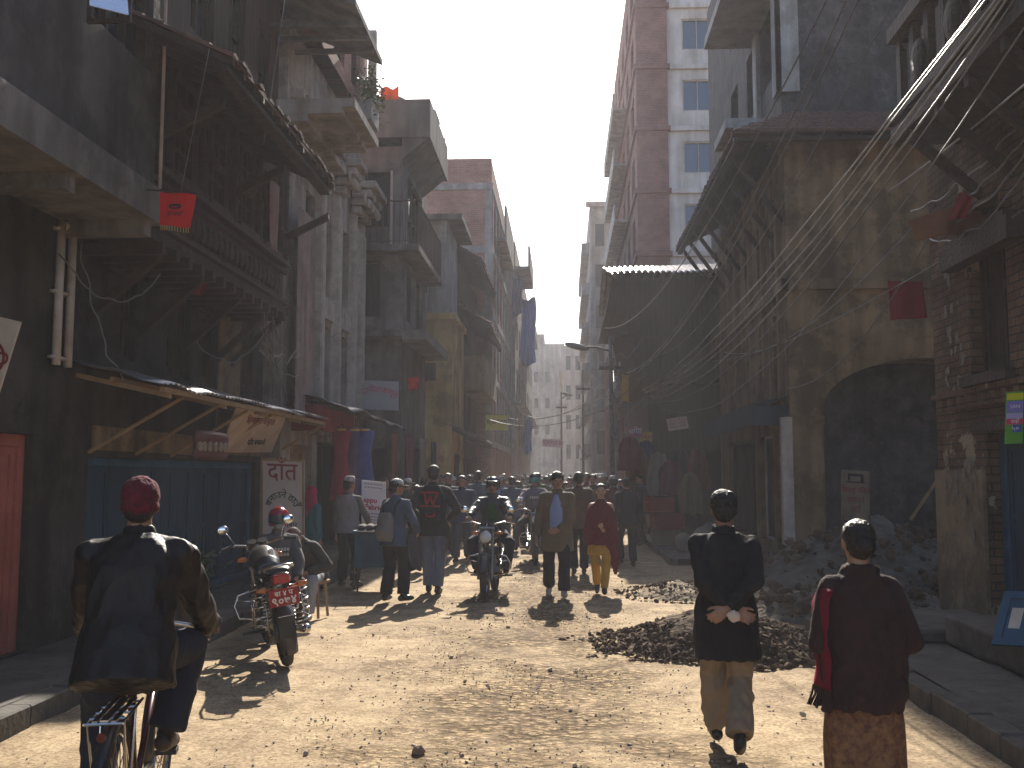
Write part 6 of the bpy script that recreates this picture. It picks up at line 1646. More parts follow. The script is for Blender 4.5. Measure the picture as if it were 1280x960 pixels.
for nm, n, f_, sd_, lb in (('soil_clods', 3600, hp(1.50, 10.1, 1.3, .95, .33, .005, .05), 5, 'dark clods covering the soil heap beside the walking man'), ('soil_clods', 1100, hp(1.62, 14.4, .8, 1.0, .19, .005, .04), 6, 'pale clods on the small soil heap'),
                      ('rubble_stones', 800, hp(5.1, 16.6, 2.6, 2.0, .9, .02, .13), 7, 'stones strewn over the large rubble mound'), ('rubble_stones', 600, hp(3.6, 12.7, 1.6, 1.5, .38, .015, .10), 8, 'stones strewn over the lower rubble mound'), ('rubble_stones', 400, hp(7.2, 15.0, 2, 2.2, .8, .04, .2), 9, 'big dark stones in the yard corner')):
    o = stones(nm, n, f_, CL, sd_); o['label'] = lb
# ruts: wheel grooves
for dx, lb in ((0, 'left'),):
    pass

# ---------------------------------------------------------------- shop displays, carts
def dress(loc, c, label, h=1.25):
    x, y, z = loc
    t = empty('hanging_dress', loc, 0, label, 'dress', 'dresses hung at the shop front')
    cm = cloth('dress ' + label[:14], c, [q * .6 for q in c], trans=.15)
    def f(mb):
        mb.loft([(V((x, y, z + h)), V((.05, 0, 0)), V((0, .03, 0))), (V((x, y, z + h - .06)), V((.17, 0, 0)), V((0, .06, 0))), (V((x, y, z + h - .3)), V((.14, 0, 0)), V((0, .07, 0))), (V((x, y, z + h - .5)), V((.12, 0, 0)), V((0, .07, 0))), (V((x, y, z + .05)), V((.20, 0, 0)), V((0, .11, 0))), (V((x, y, z)), V((.20, 0, 0)), V((0, .11, 0)))], n=24, wav=lambda j, q: 1 + (.10 * math.sin(q * 44) if j > 3 else 0))
    part('cloth', cm, t, f, True)
    part('hanger', M['fcon'], t, lambda mb: mb.tube([(x - .17, y, z + h - .05), (x, y, z + h + .06), (x + .17, y, z + h - .05), (x, y, z + h + .06), (x, y, z + h + .15)], .006, 5))
    part('gold_trim', pm('gold trim', (.60, .33, .05), rough=.4, bump=0), t, lambda mb: mb.torus((x, y, z + h - .03), (0, 0, 1), .075, .02, n=14, k=6))
for px, c, lb in ((424, (.28, .02, .05), 'crimson dress hanging leftmost under the red shop canopy'), (440, (.10, .06, .12), 'dusky violet dress hanging between the crimson and the blue one'), (452, (.06, .08, .26), 'blue dress hanging rightmost under the red shop canopy')):
    p = U(px, 622, Y=17.0); dress((p.x, 17.0 + (px % 3) * .1, 1.25), c, lb)
rnd = random.Random(29)
gc = [(.16, .025, .03), (.17, .07, .035), (.045, .05, .10), (.24, .20, .16), (.13, .03, .06), (.04, .04, .045), (.16, .12, .06)]
nm = ['red', 'rust coloured', 'navy', 'cream', 'magenta', 'black', 'ochre']
spots = [(787, 545, 25), (797, 556, 25.6), (808, 550, 26), (823, 565, 25.2), (838, 575, 24.6), (849, 560, 26.4), (862, 590, 24), (872, 560, 26)]
for i, (px, py, Y) in enumerate(spots):
    p = U(px, py, Y=Y); k = i % 7
    tag(part('hanging_garment', cloth('garment ' + nm[k], gc[k], trans=.1), None, lambda mb: mb.sheet(lambda u, v: V((p.x + (u - .5) * (.30 + .22 * math.sin(min(1, v * 2.4) * 1.5) + .08 * v + .04 * math.sin(i * 3 + v * 7)), Y + .06 * math.sin(u * 14 + v * 2 + i), p.z - (.85 + .08 * (i % 4)) * v - .06 * abs(u - .5) * 2 * (1 - v))), 16, 12, .02), True),
        nm[k] + ' garment hung on the dim right hand shop front, ' + ['first', 'second', 'third', 'fourth', 'fifth', 'sixth', 'seventh', 'eighth'][i] + ' from the lamp pole', 'garment', 'garments hung on the right hand shops')
for i in range(7):
    Y = 19.5 + i * 1.0; x = -3.35 + (i % 2) * .12; k = (i * 3 + 1) % 7
    o = part('hanging_garment', cloth('garment ' + nm[k], gc[k], trans=.1), None, lambda mb: mb.sheet(lambda u, v: V((x + .05 * math.sin(u * 12), Y - .3 + .6 * u, 2.5 - 1.2 * v)), 12, 6, .02), True)
    tag(o, nm[k] + ' garment hung under the left canopies, ' + ['nearest', 'second', 'third', 'fourth', 'fifth', 'sixth', 'farthest'][i] + ' of the row', 'garment', 'garments hung on the left shops')
def crate(x, y, z, rz, c, label, s=1.0):
    t = empty('crate', (0, 0, 0), 0, label, 'crate', 'crates by the right hand shops'); m = pm('crate ' + '%.2f%.2f' % c[:2], c, bump=0, rough=.5)
    w, d, h = .5 * s, .36 * s, .26 * s
    def f(mb):
        mb.box(-w / 2, w / 2, -d / 2, d / 2, 0, .02)
        for k in range(4):
            z0 = .025 + k * h / 4; z1 = z0 + h / 4 - .018
            mb.box(-w / 2, w / 2, -d / 2, -d / 2 + .015, z0, z1); mb.box(-w / 2, w / 2, d / 2 - .015, d / 2, z0, z1)
            mb.box(-w / 2, -w / 2 + .015, -d / 2 + .016, d / 2 - .016, z0, z1); mb.box(w / 2 - .015, w / 2, -d / 2 + .016, d / 2 - .016, z0, z1)
    part('basket', m, t, f)
    part('corner_posts', m, t, lambda mb: [mb.box(sx * (w / 2 - .016) - .014, sx * (w / 2 - .016) + .014, sy * (d / 2 - .016) - .014, sy * (d / 2 - .016) + .014, .021, h + .02) for sx in (-1, 1) for sy in (-1, 1)])
    place(t, (x, y, z), rz)
crate(2.15, 23.0, .85, .2, (.26, .03, .025), 'bright red crate on top of the stack behind the dark walking man', 1.2)
crate(2.35, 22.8, .48, .1, (.20, .025, .025), 'red crate in the middle of the stack at the right hand shops', 1.3)
crate(2.3, 22.9, .12, -.1, (.20, .16, .10), 'brown crate at the bottom of the stack at the right hand shops', 1.3)
for i, (x, y, s, lb) in enumerate(((2.9, 21.6, .26, 'pale sack slumped nearest on the dim right pavement'), (2.5, 21.2, .22, 'grey sack beside the pale one at the kerb'), (3.2, 22.4, .3, 'larger brown sack against the dim shop doors'), (2.3, 24.2, .24, 'small sack behind the stacked crates'))):
    tag(solid(lambda mb: (mb.ell((x, y, s * .75 + .1), (s, s * .8, s * .9)), mb.ell((x, y, s * 1.5 + .1), (s * .4, s * .35, s * .3))), .03, 'sack', pm('sack %d' % i, (.26 - .04 * i, .22 - .03 * i, .16 - .02 * i), bump=.5), None, wrinkle=.02), lb, 'sack', 'sacks on the right pavement')
# blue hand cart
t = empty('hand_cart', (0, 0, 0), 0, 'blue painted hand cart with dark goods on top beside the man in a waistcoat', 'cart')
part('box', pm('blue cart paint', (.03, .10, .17), (.02, .06, .11), scale=4, streak=.3, rough=.6, bump=.2), t, lambda mb: (mb.box(-.34, .34, -.45, .45, .38, .92), mb.box(-.37, .37, -.48, .48, .921, .96)))
part('goods', pm('dark goods', (.07, .06, .05), (.03, .03, .03), scale=20, bump=.8, bscale=40), t, lambda mb: [mb.ell((-.22 + .15 * i, -.3 + .2 * j, 1.0), (.09, .10, .05)) for i in range(4) for j in range(4)])
for s in (-1, 1):
    wheel(t, (s * .38, .12, .26), .26, .016, 20, mrim=STEEL)
part('handle', M['fcon'], t, lambda mb: mb.tube([(-.26, -.45, .85), (-.26, -.8, .95), (.26, -.8, .95), (.26, -.45, .85)], .014))
for s in (-1, 1): part('leg', M['fcon'], t, lambda mb: mb.cyl((s * .28, -.40, 0), (s * .28, -.38, .38), .016, n=8))
place(t, (-2.84, 14.9, 0), .15); t.scale = (.78, .8, .92)
# litter near the kerb, dark bush/plants behind the motorcycle
p = U(262, 742, X=-3.9)
bush = empty('potted_shrub', (-4.1, 10.9, .13), 0, 'dark leafy pot plant at the foot of the blue shutters', 'plant')
part('pot', pm('clay pot', (.14, .07, .04), bump=.2), bush, lambda mb: mb.cyl((-4.1, 10.9, .13), (-4.1, 10.9, .36), .12, .16, n=16))
rnd = random.Random(3)
def leaves(mb):
    for i in range(420):
        c = V((-4.1, 10.9, .62)) + V((rnd.gauss(0, .14), rnd.gauss(0, .16), rnd.gauss(0, .13))); d = V((rnd.uniform(-1, 1), rnd.uniform(-1, 1), rnd.uniform(-.3, 1))).normalized() * .055; e = d.cross(V((rnd.random(), rnd.random(), rnd.random()))).normalized() * .018
        mb.f([mb.v(c - d), mb.v(c + e), mb.v(c + d), mb.v(c - e)])
part('foliage', pm('dark leaf', (.03, .06, .02), (.05, .08, .03), rough=.5, bump=0), bush, leaves)
part('stems', M['wooddk'], bush, lambda mb: [mb.cyl((-4.1, 10.9, .34), (-4.1 + rnd.uniform(-.2, .2), 10.9 + rnd.uniform(-.2, .2), .75), .008, n=5) for _ in range(7)])
pl = empty('balcony_plant', (-3.7, 19.6, 9.9), 0, 'yellow green plant spilling over the roof terrace at the upper left', 'plant')
q0 = U(462, 112, X=-3.9)
def leaves2(mb):
    for i in range(500):
        c = q0 + V((rnd.gauss(0, .12), rnd.gauss(0, .35), rnd.gauss(-.1, .22))); d = V((rnd.uniform(-1, 1), rnd.uniform(-1, 1), rnd.uniform(-.6, .6))).normalized() * .06; e = d.cross(V((rnd.random(), rnd.random(), rnd.random()))).normalized() * .022
        mb.f([mb.v(c - d), mb.v(c + e), mb.v(c + d), mb.v(c - e)])
LF = pm('yellow green leaf', (.13, .16, .04), (.07, .10, .03), rough=.5, bump=0)
part('foliage', LF, pl, leaves2)
part('pot', M['conc'], pl, lambda mb: mb.box(q0.x - .12, q0.x + .12, q0.y - .4, q0.y + .4, q0.z - .75, q0.z - .35))
part('stems', M['wooddk'], pl, lambda mb: [mb.cyl((q0.x, q0.y + rnd.uniform(-.3, .3), q0.z - .4), (q0.x + rnd.uniform(-.1, .1), q0.y + rnd.uniform(-.3, .3), q0.z + .1), .01, n=5) for _ in range(6)])
for i, (px, py, lb) in enumerate(((280, 748, 'white paper scrap lying in the gutter left of the parked motorcycle'), (262, 735, 'smaller white scrap above the gutter behind the parked motorcycle'), (275, 765, 'long white card lying on the ground under the parked motorcycle'))):
    p = U(px, py, Z=.02)
    tag(part('paper_scrap', M['signw'], None, lambda mb: mb.sheet(lambda u, v: p + V((.24 * (u - .5) * (1 + (i == 2)), .12 * (v - .5) + .05 * u, .03 + .025 * math.sin(u * 4 + v * 3))), 5, 4, .003)), lb, 'litter', 'paper litter by the left kerb')
# ================================================================= vehicles in place
moto1 = motorcycle('parked black motorcycle seen from behind, red number plate, leaning on its stand at the left', BLKP, group='motorcycles')
def put_moto(t, x, y, rz, lean=0.0): place(t, (x, y, 0), rz, 0, 0); t.rotation_euler = Euler((0, lean, rz), 'XYZ')
moto2 = copy_tree(moto1); moto2['label'] = 'motorcycle ridden toward the camera in the middle of the road, chrome guards at both sides'
moto3 = copy_tree(moto1); moto3['label'] = 'second motorcycle coming up behind the man in the open coat'
moto4 = copy_tree(moto1); moto4['label'] = 'distant motorcycle half hidden in the crowd near the middle of the street'
for t in (moto2, moto3, moto4):
    for c in t.children:
        if c.name.startswith(('number_plate',)):
            for g_ in list(c.children): bpy.data.objects.remove(g_)
            bpy.data.objects.remove(c)
put_moto(moto1, -2.47, 8.95, R(24), R(-9))
put_moto(moto2, -1.02, 14.75, R(180 - 2), 0)
put_moto(moto3, -.60, 20.1, R(180 + 3), 0)
put_moto(moto4, -.42, 31, R(180), 0)
BX, BY, BR = -1.82, 4.05, R(13)
bike = bicycle('dark bicycle with chrome carrier ridden away at the lower left corner'); place(bike, (BX, BY, 0), BR)

# ================================================================= people
def C(n, c, **k): return cloth(n, c, **k)
J_BLACK = C('black wool', (.012, .011, .012)); J_LEATH = pm('dark brown leather', (.014, .009, .008), (.009, .007, .006), scale=5, rough=.55, bump=.5, bscale=40, spec=.28)
NAVY = C('navy trousers', (.015, .017, .028)); KHAKI = C('tan trousers', (.24, .18, .12)); JEANS = C('blue grey jeans', (.13, .15, .20)); DKTR = C('charcoal trousers', (.025, .024, .026))
def P0(label, group=None): return empty('person', (0, 0, 0), 0, label, 'person', group)

# --- cyclist (bicycle frame of reference)
p = P0( 'cyclist in a dark leather jacket and maroon knitted hat, seen from behind at lower left')
f = Fig(1.66, pelvis=(0, .20, .955), lean=22, hands={'R': (.275, .70, .975), 'L': (-.275, .70, .975)}, feet={'R': (.13, .45, .545, -6, -8), 'L': (-.13, .36, .235, 4, -12)}, knee={'R': (.35, 1, .3), 'L': (-.25, 1, .2)},
        elbow={'R': (.35, -.3, -1), 'L': (-.35, -.3, -1)}, hyaw=4, hand={'R': dict(d=(0, 1, -.12), n=(0, -.1, -1), t=(-1, 0, 0), curl=55), 'L': dict(d=(0, 1, -.12), n=(0, -.1, -1), t=(1, 0, 0), curl=55)}, wide=1.1)
f.body(p, .007); f.hair(p)
f.beanie(p, pm('maroon knit', (.13, .012, .022), (.05, .006, .012), scale=28, rough=.95, bump=1, bscale=90))
f.jacket(p, J_LEATH, i=.032, hem=-.16, vox=.007, wr=.012, ws=11, flare=.02); f.trousers(p, NAVY, wide=.022, wr=.012, vox=.009); f.shoes(p, pm('brown sandal leather', (.05, .03, .022), rough=.5, bump=.2)); place(p, (BX, BY, 0), BR)
# --- man walking away, hands behind the back
p = P0( 'man in a black jacket and tan trousers walking away with his hands clasped behind him')
f = Fig(1.60, lean=3, hands={'R': (-.01, -.185, .90), 'L': (.03, -.165, .885)}, feet={'R': (.05, -.16, .15, -6, -26), 'L': (-.05, .26, .085, 6, 4)}, hipyaw=8,
        elbow={'R': (.9, -.5, 0), 'L': (-.9, -.5, 0)}, hand={'R': dict(d=(-.75, -.15, -.5), n=(-.1, 1, 0), t=(0, -.1, 1), curl=30), 'L': dict(d=(.8, -.05, -.35), n=(0, -1, 0), t=(0, 0, 1), curl=30)}, wide=1.0)
f.body(p, .006); f.hair(p, kind='thick', vox=.006, rough=.008); f.jacket(p, J_BLACK, i=.034, arm_i=.014, hem=-.30, vox=.006, wr=.014, ws=12, flare=.04); f.trousers(p, KHAKI, wide=.026, wr=.015, ws=12, vox=.006); f.shoes(p); place(p, (.99, 6.28, 0), R(-3))
tag(part('folded_paper', M['signw'], None, lambda mb: (mb.ell((1.0, 6.28 - .215, .862), (.042, .018, .034), n=10, k=7, rot=Euler((.3, .5, .2)).to_matrix()), jitter(mb, .012, 60))), 'crumpled white paper held behind the back of the man in black', 'paper')
# --- woman in sari and shawl
p = P0( 'woman in a brown patterned sari and red edged shawl walking away at the lower right')
f = Fig(1.50, lean=2, female=True, hands={'R': (.10, .14, .90), 'L': (-.08, .15, .92)}, feet={'R': (.08, .08, .09, -6, -8), 'L': (-.07, -.05, .08, 6, 0)}, wide=1.0, elbow={'R': (.3, -.2, -1), 'L': (-.3, -.2, -1)})
f.body(p, .007)
f.hair(p, kind='bun', vox=.006, rough=.004)
SARI = pm('brown patterned sari', (.22, .11, .05), (.075, .032, .02), scale=26, rough=.9, bump=.3, bscale=60)
SHAWL = pm('dark maroon shawl', (.038, .017, .014), (.022, .011, .010), scale=18, rough=.95, bump=.5, bscale=90)
SHRED = C('crimson shawl edge', (.24, .015, .04), trans=.4)
f.skirt(p, SARI, 'sari', z0=.03, top=.12, w0=.185, w1=.20, folds=9, amp=.05, wr=.014)
f.jacket(p, SHAWL, 'blouse', i=.02, hem=0, sleeve=.5)
def shawl(mb):
    mb.m = f.M; P, N, u, r, fo = f.P, f.N, f.u, f.r, f.f
    secs = []
    for t, a, b, dx in ((-.16, .20, .165, -.01), (-.1, .212, .17, 0), (-.03, .215, .17, 0), (.12, .212, .165, 0), (.26, .212, .16, 0), (.35, .205, .145, 0), (.41, .175, .12, 0), (.455, .135, .10, 0), (.50, .09, .085, 0), (.545, .075, .075, 0)):
        secs.append((P + u * t - fo * .005 + r * dx, r * a, fo * b))
    mb.loft(secs, n=40, wav=lambda j, q: 1 + .03 * math.sin(q * 50 + j * .5) * (1 if j < 6 else .2))
solid(shawl, .008, 'shawl', SHAWL, p, smooth_it=2, wrinkle=.024, wscale=12)
def edge(u, v):
    k = f.s; z = 1.37 - .50 * v; xo = -.195 - .045 * v - .02 * math.sin(v * 5); 
    return V(((xo + .015 - .028 * u) * k * 1.02, (-.13 + .17 * u + .02 * math.sin(v * 16 + u * 5)) * k, z * k))
o = part('shawl_edge', SHRED, p, lambda mb: mb.sheet(edge, 8, 26, .006), True)
rnd = random.Random(4)
def tass(mb):
    for i in range(16):
        q = edge(i / 15, 1.0); mb.tube([q, q + V((rnd.uniform(-.015, .015), rnd.uniform(-.01, .01), -.04)), q + V((rnd.uniform(-.03, .02), 0, -.09))], .0045, 5, r1=.0065)
part('tassels', SHAWL, p, tass)
place(p, (1.33, 4.62, 0), R(2))

def down(px, py, H=None): q = U(px, py, Z=0); return (q.x, q.y, 0)
FACE, AWAY = R(180), 0.0
# --- rider coming toward the camera
def rider(label, H=1.66, jm=None, tm=None, z=.90, lean=8):
    p = P0(label)
    f = Fig(H, pelvis=(0, .22, z), lean=lean, hands={'R': (.31, .82, 1.07), 'L': (-.31, .82, 1.07)}, feet={'R': (.20, .42, .37, -8, 0), 'L': (-.20, .42, .37, 8, 0)}, knee={'R': (.6, 1, .5), 'L': (-.6, 1, .5)},
            elbow={'R': (1, -.4, -.7), 'L': (-1, -.4, -.7)}, hand={'R': dict(d=(0, 1, -.1), n=(0, -.1, -1), t=(-1, 0, 0), curl=50), 'L': dict(d=(0, 1, -.1), n=(0, -.1, -1), t=(1, 0, 0), curl=50)}, wide=1.08)
    f.body(p, .009); f.shoes(p, vox=.01)
    f.jacket(p, jm, i=.030, hem=-.14, vox=.011, wr=.010, flare=.04); f.trousers(p, tm, wide=.016, wr=.010, vox=.011)
    return p, f
HB = pm('dark helmet shell', (.02, .022, .03), rough=.18, bump=0, spec=.6); VIS = glass('smoked visor', (.02, .05, .05), .08)
p, f = rider('motorcycle rider in a black padded jacket and green jumper coming toward the camera', 1.64, pm('black padded jacket', (.02, .02, .022), (.05, .05, .055), scale=14, rough=.5, bump=.3, bscale=30), NAVY)
f.hair(p); 
def cappy(mb):
    mb.m = f.M; N, hu, hf, hr = f.N, f.hu, f.hf, f.hr
    mb.ell(N + hu * .225 - hf * .01, (.112, .130, .098), rot=f.HR, n=26, k=16); mb.ell(N + hu * .165 - hf * .035, (.108, .09, .07), rot=f.HR, n=26, k=12)
hh = solid(cappy, .009, 'helmet', HB, p, smooth_it=3)
part('helmet_peak', HB, hh, lambda mb: (setattr(mb, 'm', f.M), mb.loft([(f.N + f.hu * .255 + f.hf * .10, f.hr * .10, f.hu * .008), (f.N + f.hu * .25 + f.hf * .15, f.hr * .08, f.hu * .006), (f.N + f.hu * .245 + f.hf * .172, f.hr * .04, f.hu * .004)], n=14)), True)
GRN = C('green jumper', (.03, .085, .02))
part('jumper', GRN, p, lambda mb: (setattr(mb, 'm', f.M), mb.sheet(lambda u, v: f.P + f.u * (.44 - .40 * v) + f.r * ((u - .5) * (.03 + .12 * min(1, v * 3))) + f.f * (.170 - .02 * abs(u - .5) + .012 * math.sin(v * 9) - .03 * (v < .12)), 8, 14, .01)), True)
put = lambda p, x, y, rz: place(p, (x, y, 0), rz)
put(p, -1.02, 14.75, R(178))
# --- second rider, full face helmet
p, f = rider('rider with a full face helmet and teal visor on the second motorcycle', 1.68, C('grey violet sweatshirt', (.16, .13, .16)), DKTR, z=.93, lean=4)
f.hair(p); f.helmet(p, HB, glass('teal visor', (.03, .20, .18), .08)); put(p, -.60, 20.1, R(183))
part('chest_print', M['whitep'], p, lambda mb: (setattr(mb, 'm', wm(p) @ f.M), [mb.cb(f.P + f.u * .34 + f.r * (-.08 + .04 * i) + f.f * .163, (.03, .008, .05)) for i in range(5)]))
p, f = rider('far rider in a dark jacket on the distant motorcycle in the crowd', 1.66, J_BLACK, NAVY, z=.92); f.hair(p); f.helmet(p, HB, VIS); put(p, -.42, 31, R(180))

# --- man in the open coat
p = P0('man in an open olive brown coat and pale blue shirt striding toward the camera')
f = Fig(1.74, lean=2, hands={'R': (.30, .02, .80), 'L': (-.02 + .0, .17, .93)}, feet={'R': (.12, -.20, .13, -6, -24), 'L': (-.09, .18, .085, 6, 6)}, hipyaw=-6, elbow={'L': (-1, -.3, -.2), 'R': (1, -1, 0)}, hyaw=10, hpitch=6,
        hand={'L': dict(d=(.9, .25, -.2), n=(.2, -1, 0), t=(0, 0, 1), curl=25)}, wide=1.04)
# the viewer sees him mirrored: his right hand is on the viewer's left
f.body(p, .008); f.hair(p, kind='thick', rough=.006)
COAT = C('olive brown corduroy coat', (.14, .10, .06)); SHB = C('pale blue shirt', (.24, .29, .48))
f.jacket(p, COAT, 'coat', i=.030, hem=-.30, vox=.009, wr=.008, flare=.08); f.trousers(p, C('black suit trousers', (.014, .013, .016)), wide=.022, wr=.010); f.shoes(p, pm('worn pale trainers', (.40, .36, .32), (.28, .25, .22), rough=.6))
part('shirt', SHB, p, lambda mb: (setattr(mb, 'm', f.M), mb.sheet(lambda u, v: f.P + f.u * (.48 - .50 * v) + f.r * ((u - .5) * (.05 + .12 * min(1, v * 2.5)) + .01) + f.f * (.172 - .25 * (max(0, .16 - v)) ** 1.0 * .9 - .05 * abs(u - .5) + .004 * math.sin(v * 14 + u * 8)), 10, 18, .012)), True)
q = down(697, 746); put(p, q[0], q[1], R(180))
# --- woman in the red shawl
p = P0('young woman in a crimson shawl and mustard trousers walking toward the camera')
f = Fig(1.57, female=True, lean=1, hands={'R': (.05, .12, .93), 'L': (-.06, .12, .98)}, feet={'R': (.06, -.16, .12, -3, -24), 'L': (-.04, .14, .08, 3, 5)}, elbow={'R': (.2, -.2, -1), 'L': (-.2, -.2, -1)}, wide=1.0)
f.body(p, .008, skin=pm('light brown skin', (.42, .25, .17), (.36, .2, .13), scale=12, rough=.5, bump=.1)); f.hair(p, kind='long')
MUS = C('mustard cotton', (.42, .24, .03)); CRS = pm('crimson patterned shawl', (.15, .016, .02), (.06, .008, .012), scale=30, rough=.9, bump=.4, bscale=80)
f.trousers(p, MUS, wide=.006, wr=.006, i=.012); f.skirt(p, MUS, 'tunic', z0=.60, top=.12, w0=.175, w1=.215, folds=5, amp=.03, wr=.006); f.shoes(p)
def sh2(mb):
    mb.m = f.M; P, u, r, fo = f.P, f.u, f.r, f.f
    mb.loft([(P + u * t + fo * .01, r * a, fo * b) for t, a, b in ((-.16, .27, .19), (-.05, .27, .20), (.12, .262, .20), (.26, .245, .175), (.35, .222, .145), (.41, .185, .115), (.455, .135, .098), (.50, .088, .085), (.54, .075, .078))], n=36, wav=lambda j, q: 1 + .03 * math.sin(q * 44) * (j < 5))
    mb.loft([(P - u * .1 - r * .12 + fo * .1, r * .13, fo * .06), (P - u * .35 - r * .19 + fo * .07, r * .10, fo * .05), (P - u * .62 - r * .22 + fo * .05, r * .02, fo * .02)], n=16)
solid(sh2, .009, 'shawl', CRS, p, smooth_it=2, wrinkle=.012, wscale=7)
q = down(752, 742); put(p, q[0], q[1], R(178))
# --- tall man with red strapped backpack
def pack(p, f, m, straps, name='backpack', w=.15, h=.22, z=.26):
    def fl_(mb):
        mb.m = f.M; c = f.P + f.u * z - f.f * .215
        mb.loft([(c - f.u * h, f.r * w * .85, f.f * .07), (c - f.u * h * .7, f.r * w, f.f * .10), (c + f.u * h * .5, f.r * w * .95, f.f * .09), (c + f.u * h, f.r * w * .6, f.f * .05)], n=22)
        mb.ell(c - f.u * h * .35 - f.f * .09, (w * .7, .05, h * .42), rot=Matrix((f.r, f.f, f.u)).transposed())
    b = solid(fl_, .010, name, m, p, smooth_it=2, wrinkle=.006)
    return b
p = P0('tall man in a grey jacket and jeans walking away with a red strapped black backpack')
f = Fig(1.84, lean=2, hands={'R': (.20, .20, 1.05), 'L': (-.20, .20, 1.05)}, feet={'R': (.07, .02, .085, -6, -4), 'L': (-.08, .16, .085, 6, 0)}, elbow={'R': (1, -.6, -.3), 'L': (-1, -.6, -.3)})
f.body(p, .009, skin=SKIN); f.hair(p, pm('cropped brown hair', (.05, .035, .025), rough=.6, bump=.5), rough=.002)
f.jacket(p, C('dark grey jacket', (.045, .040, .040)), i=.026, hem=-.16, wr=.008); f.trousers(p, JEANS, wide=.014, wr=.010); f.shoes(p)
b = pack(p, f, C('black nylon', (.02, .018, .02)), None, w=.165, h=.25)
RS = C('red webbing', (.38, .02, .03))
def rs(mb):
    mb.m = f.M; c = f.P + f.u * .26 - f.f * .335
    def bar(x0, z0, x1, z1, w=.012):
        mb.cyl(c + f.r * x0 + f.u * z0, c + f.r * x1 + f.u * z1, w, n=6)
    bar(-.13, .15, .10, .15); bar(-.13, -.03, .13, -.03); bar(-.08, .14, -.05, -.01); bar(-.05, -.01, .0, .10); bar(.0, .10, .03, -.01); bar(.03, -.01, .10, .15); bar(-.05, -.05, -.05, -.16); bar(.05, -.05, .05, -.16); bar(-.05, -.16, .05, -.16); bar(0, -.06, 0, -.15)
part('straps', RS, b, rs, True)
q = down(541, 742); put(p, q[0], q[1], R(0))
# --- capped man with shoulder pack
p = P0('man in a white peaked cap and blue shirt carrying a grey backpack')
f = Fig(1.64, lean=5, hands={'R': (.22, .22, .92), 'L': (-.14, .26, 1.0)}, feet={'R': (.13, .04, .08, -18, 0), 'L': (-.10, -.05, .08, 12, 0)}, elbow={'R': (.9, -.8, -.3), 'L': (-.9, -.8, -.3)}, hyaw=-38)
f.body(p, .009); f.hair(p, kind='thick'); f.brimcap(p, pm('off white cap', (.5, .47, .42), (.4, .38, .34), bump=.2))
f.jacket(p, C('slate blue shirt', (.07, .09, .13)), 'shirt', i=.026, hem=-.16, wr=.010); f.trousers(p, C('black brown trousers', (.022, .018, .017)), wide=.028, wr=.012); f.shoes(p)
b = pack(p, f, C('grey green canvas', (.17, .16, .14), scale=4), None, w=.14, h=.20, z=.10)
part('straps', C('dark webbing', (.03, .03, .035)), b, lambda mb: (setattr(mb, 'm', f.M), [mb.tube([f.P + f.u * .48 + f.r * s * .10 - f.f * .06, f.P + f.u * .40 + f.r * s * .11 - f.f * .165, f.P + f.u * .25 + f.r * s * .10 - f.f * .17], .016, 6) for s in (-1, 1)]), True)
q = down(492, 751); put(p, q[0], q[1], R(-28))
# --- man in waistcoat and topi
p = P0('man in a grey waistcoat and pointed cloth cap standing at the blue cart')
f = Fig(1.66, lean=2, hands={'R': (.20, .28, .96), 'L': (-.24, .05, .80)}, feet={'R': (.13, .0, .08, -14, 0), 'L': (-.12, .02, .08, 10, 0)}, hyaw=-22, elbow={'R': (.8, -1, -.2)})
f.body(p, .009); f.hair(p); f.topi(p, pm('pale patterned topi', (.42, .38, .34), (.2, .15, .14), scale=26, bump=.2))
f.jacket(p, C('pale brown sleeves', (.16, .13, .11)), 'shirt', i=.018, hem=-.10); f.jacket(p, C('pink grey waistcoat', (.27, .22, .20)), 'waistcoat', i=.034, hem=-.10, sides='', collar=False); f.trousers(p, DKTR, wide=.02); f.shoes(p)
q = down(434, 733); put(p, q[0], q[1], R(-18))
# --- red helmet man and the seated one, behind the parked motorcycle
t = empty('stool', (0, 0, 0), 0, 'low wooden stool under the man in the red helmet', 'stool', 'stools')
part('seat', M['woodpale'], t, lambda mb: mb.box(-.19, .19, -.15, .15, .40, .44, bev=.01))
for sx in (-1, 1):
    for sy in (-1, 1): part('leg', M['woodpale'], t, lambda mb: mb.cyl((sx * .17, sy * .13, 0), (sx * .14, sy * .10, .4), .018, n=8))
t2 = copy_tree(t); t2['label'] = 'second low stool, under the seated man leaning forward'
def sitter(label, H, x, y, rz, lean, jm, tm, hyaw=0, hpitch=0, hands=None):
    p = P0(label)
    f = Fig(H, pelvis=(0, 0, .53), lean=lean, hands=hands or {'R': (.16, .40, .56), 'L': (-.16, .40, .56)}, feet={'R': (.16, .42, .085, -10, 0), 'L': (-.15, .36, .085, 10, 0)}, hyaw=hyaw, hpitch=hpitch, elbow={'R': (1, -.6, -.2), 'L': (-1, -.6, -.2)}, knee={'R': (.3, .6, 1), 'L': (-.3, .6, 1)})
    f.body(p, .009); f.jacket(p, jm, i=.028, hem=-.10, wr=.010); f.trousers(p, tm, wide=.016); f.shoes(p, pm('worn pale trainers', (.40, .36, .32)))
    place(p, (x, y, .0), rz); return p, f
p, f = sitter('man in a glossy red helmet and printed grey sweatshirt sitting behind the parked motorcycle', 1.70, -3.28, 11.35, R(205), 8, C('printed dark sweatshirt', (.10, .09, .09)), DKTR)
W_p = wm(p)
_save = dict(W); W[p.name] = Matrix.Identity(4); loc_, rot_ = p.location.copy(), p.rotation_euler.copy()
f.hair(p); f.helmet(p, pm('glossy red helmet', (.38, .012, .02), (.30, .01, .018), rough=.14, bump=0, spec=.7), VIS)
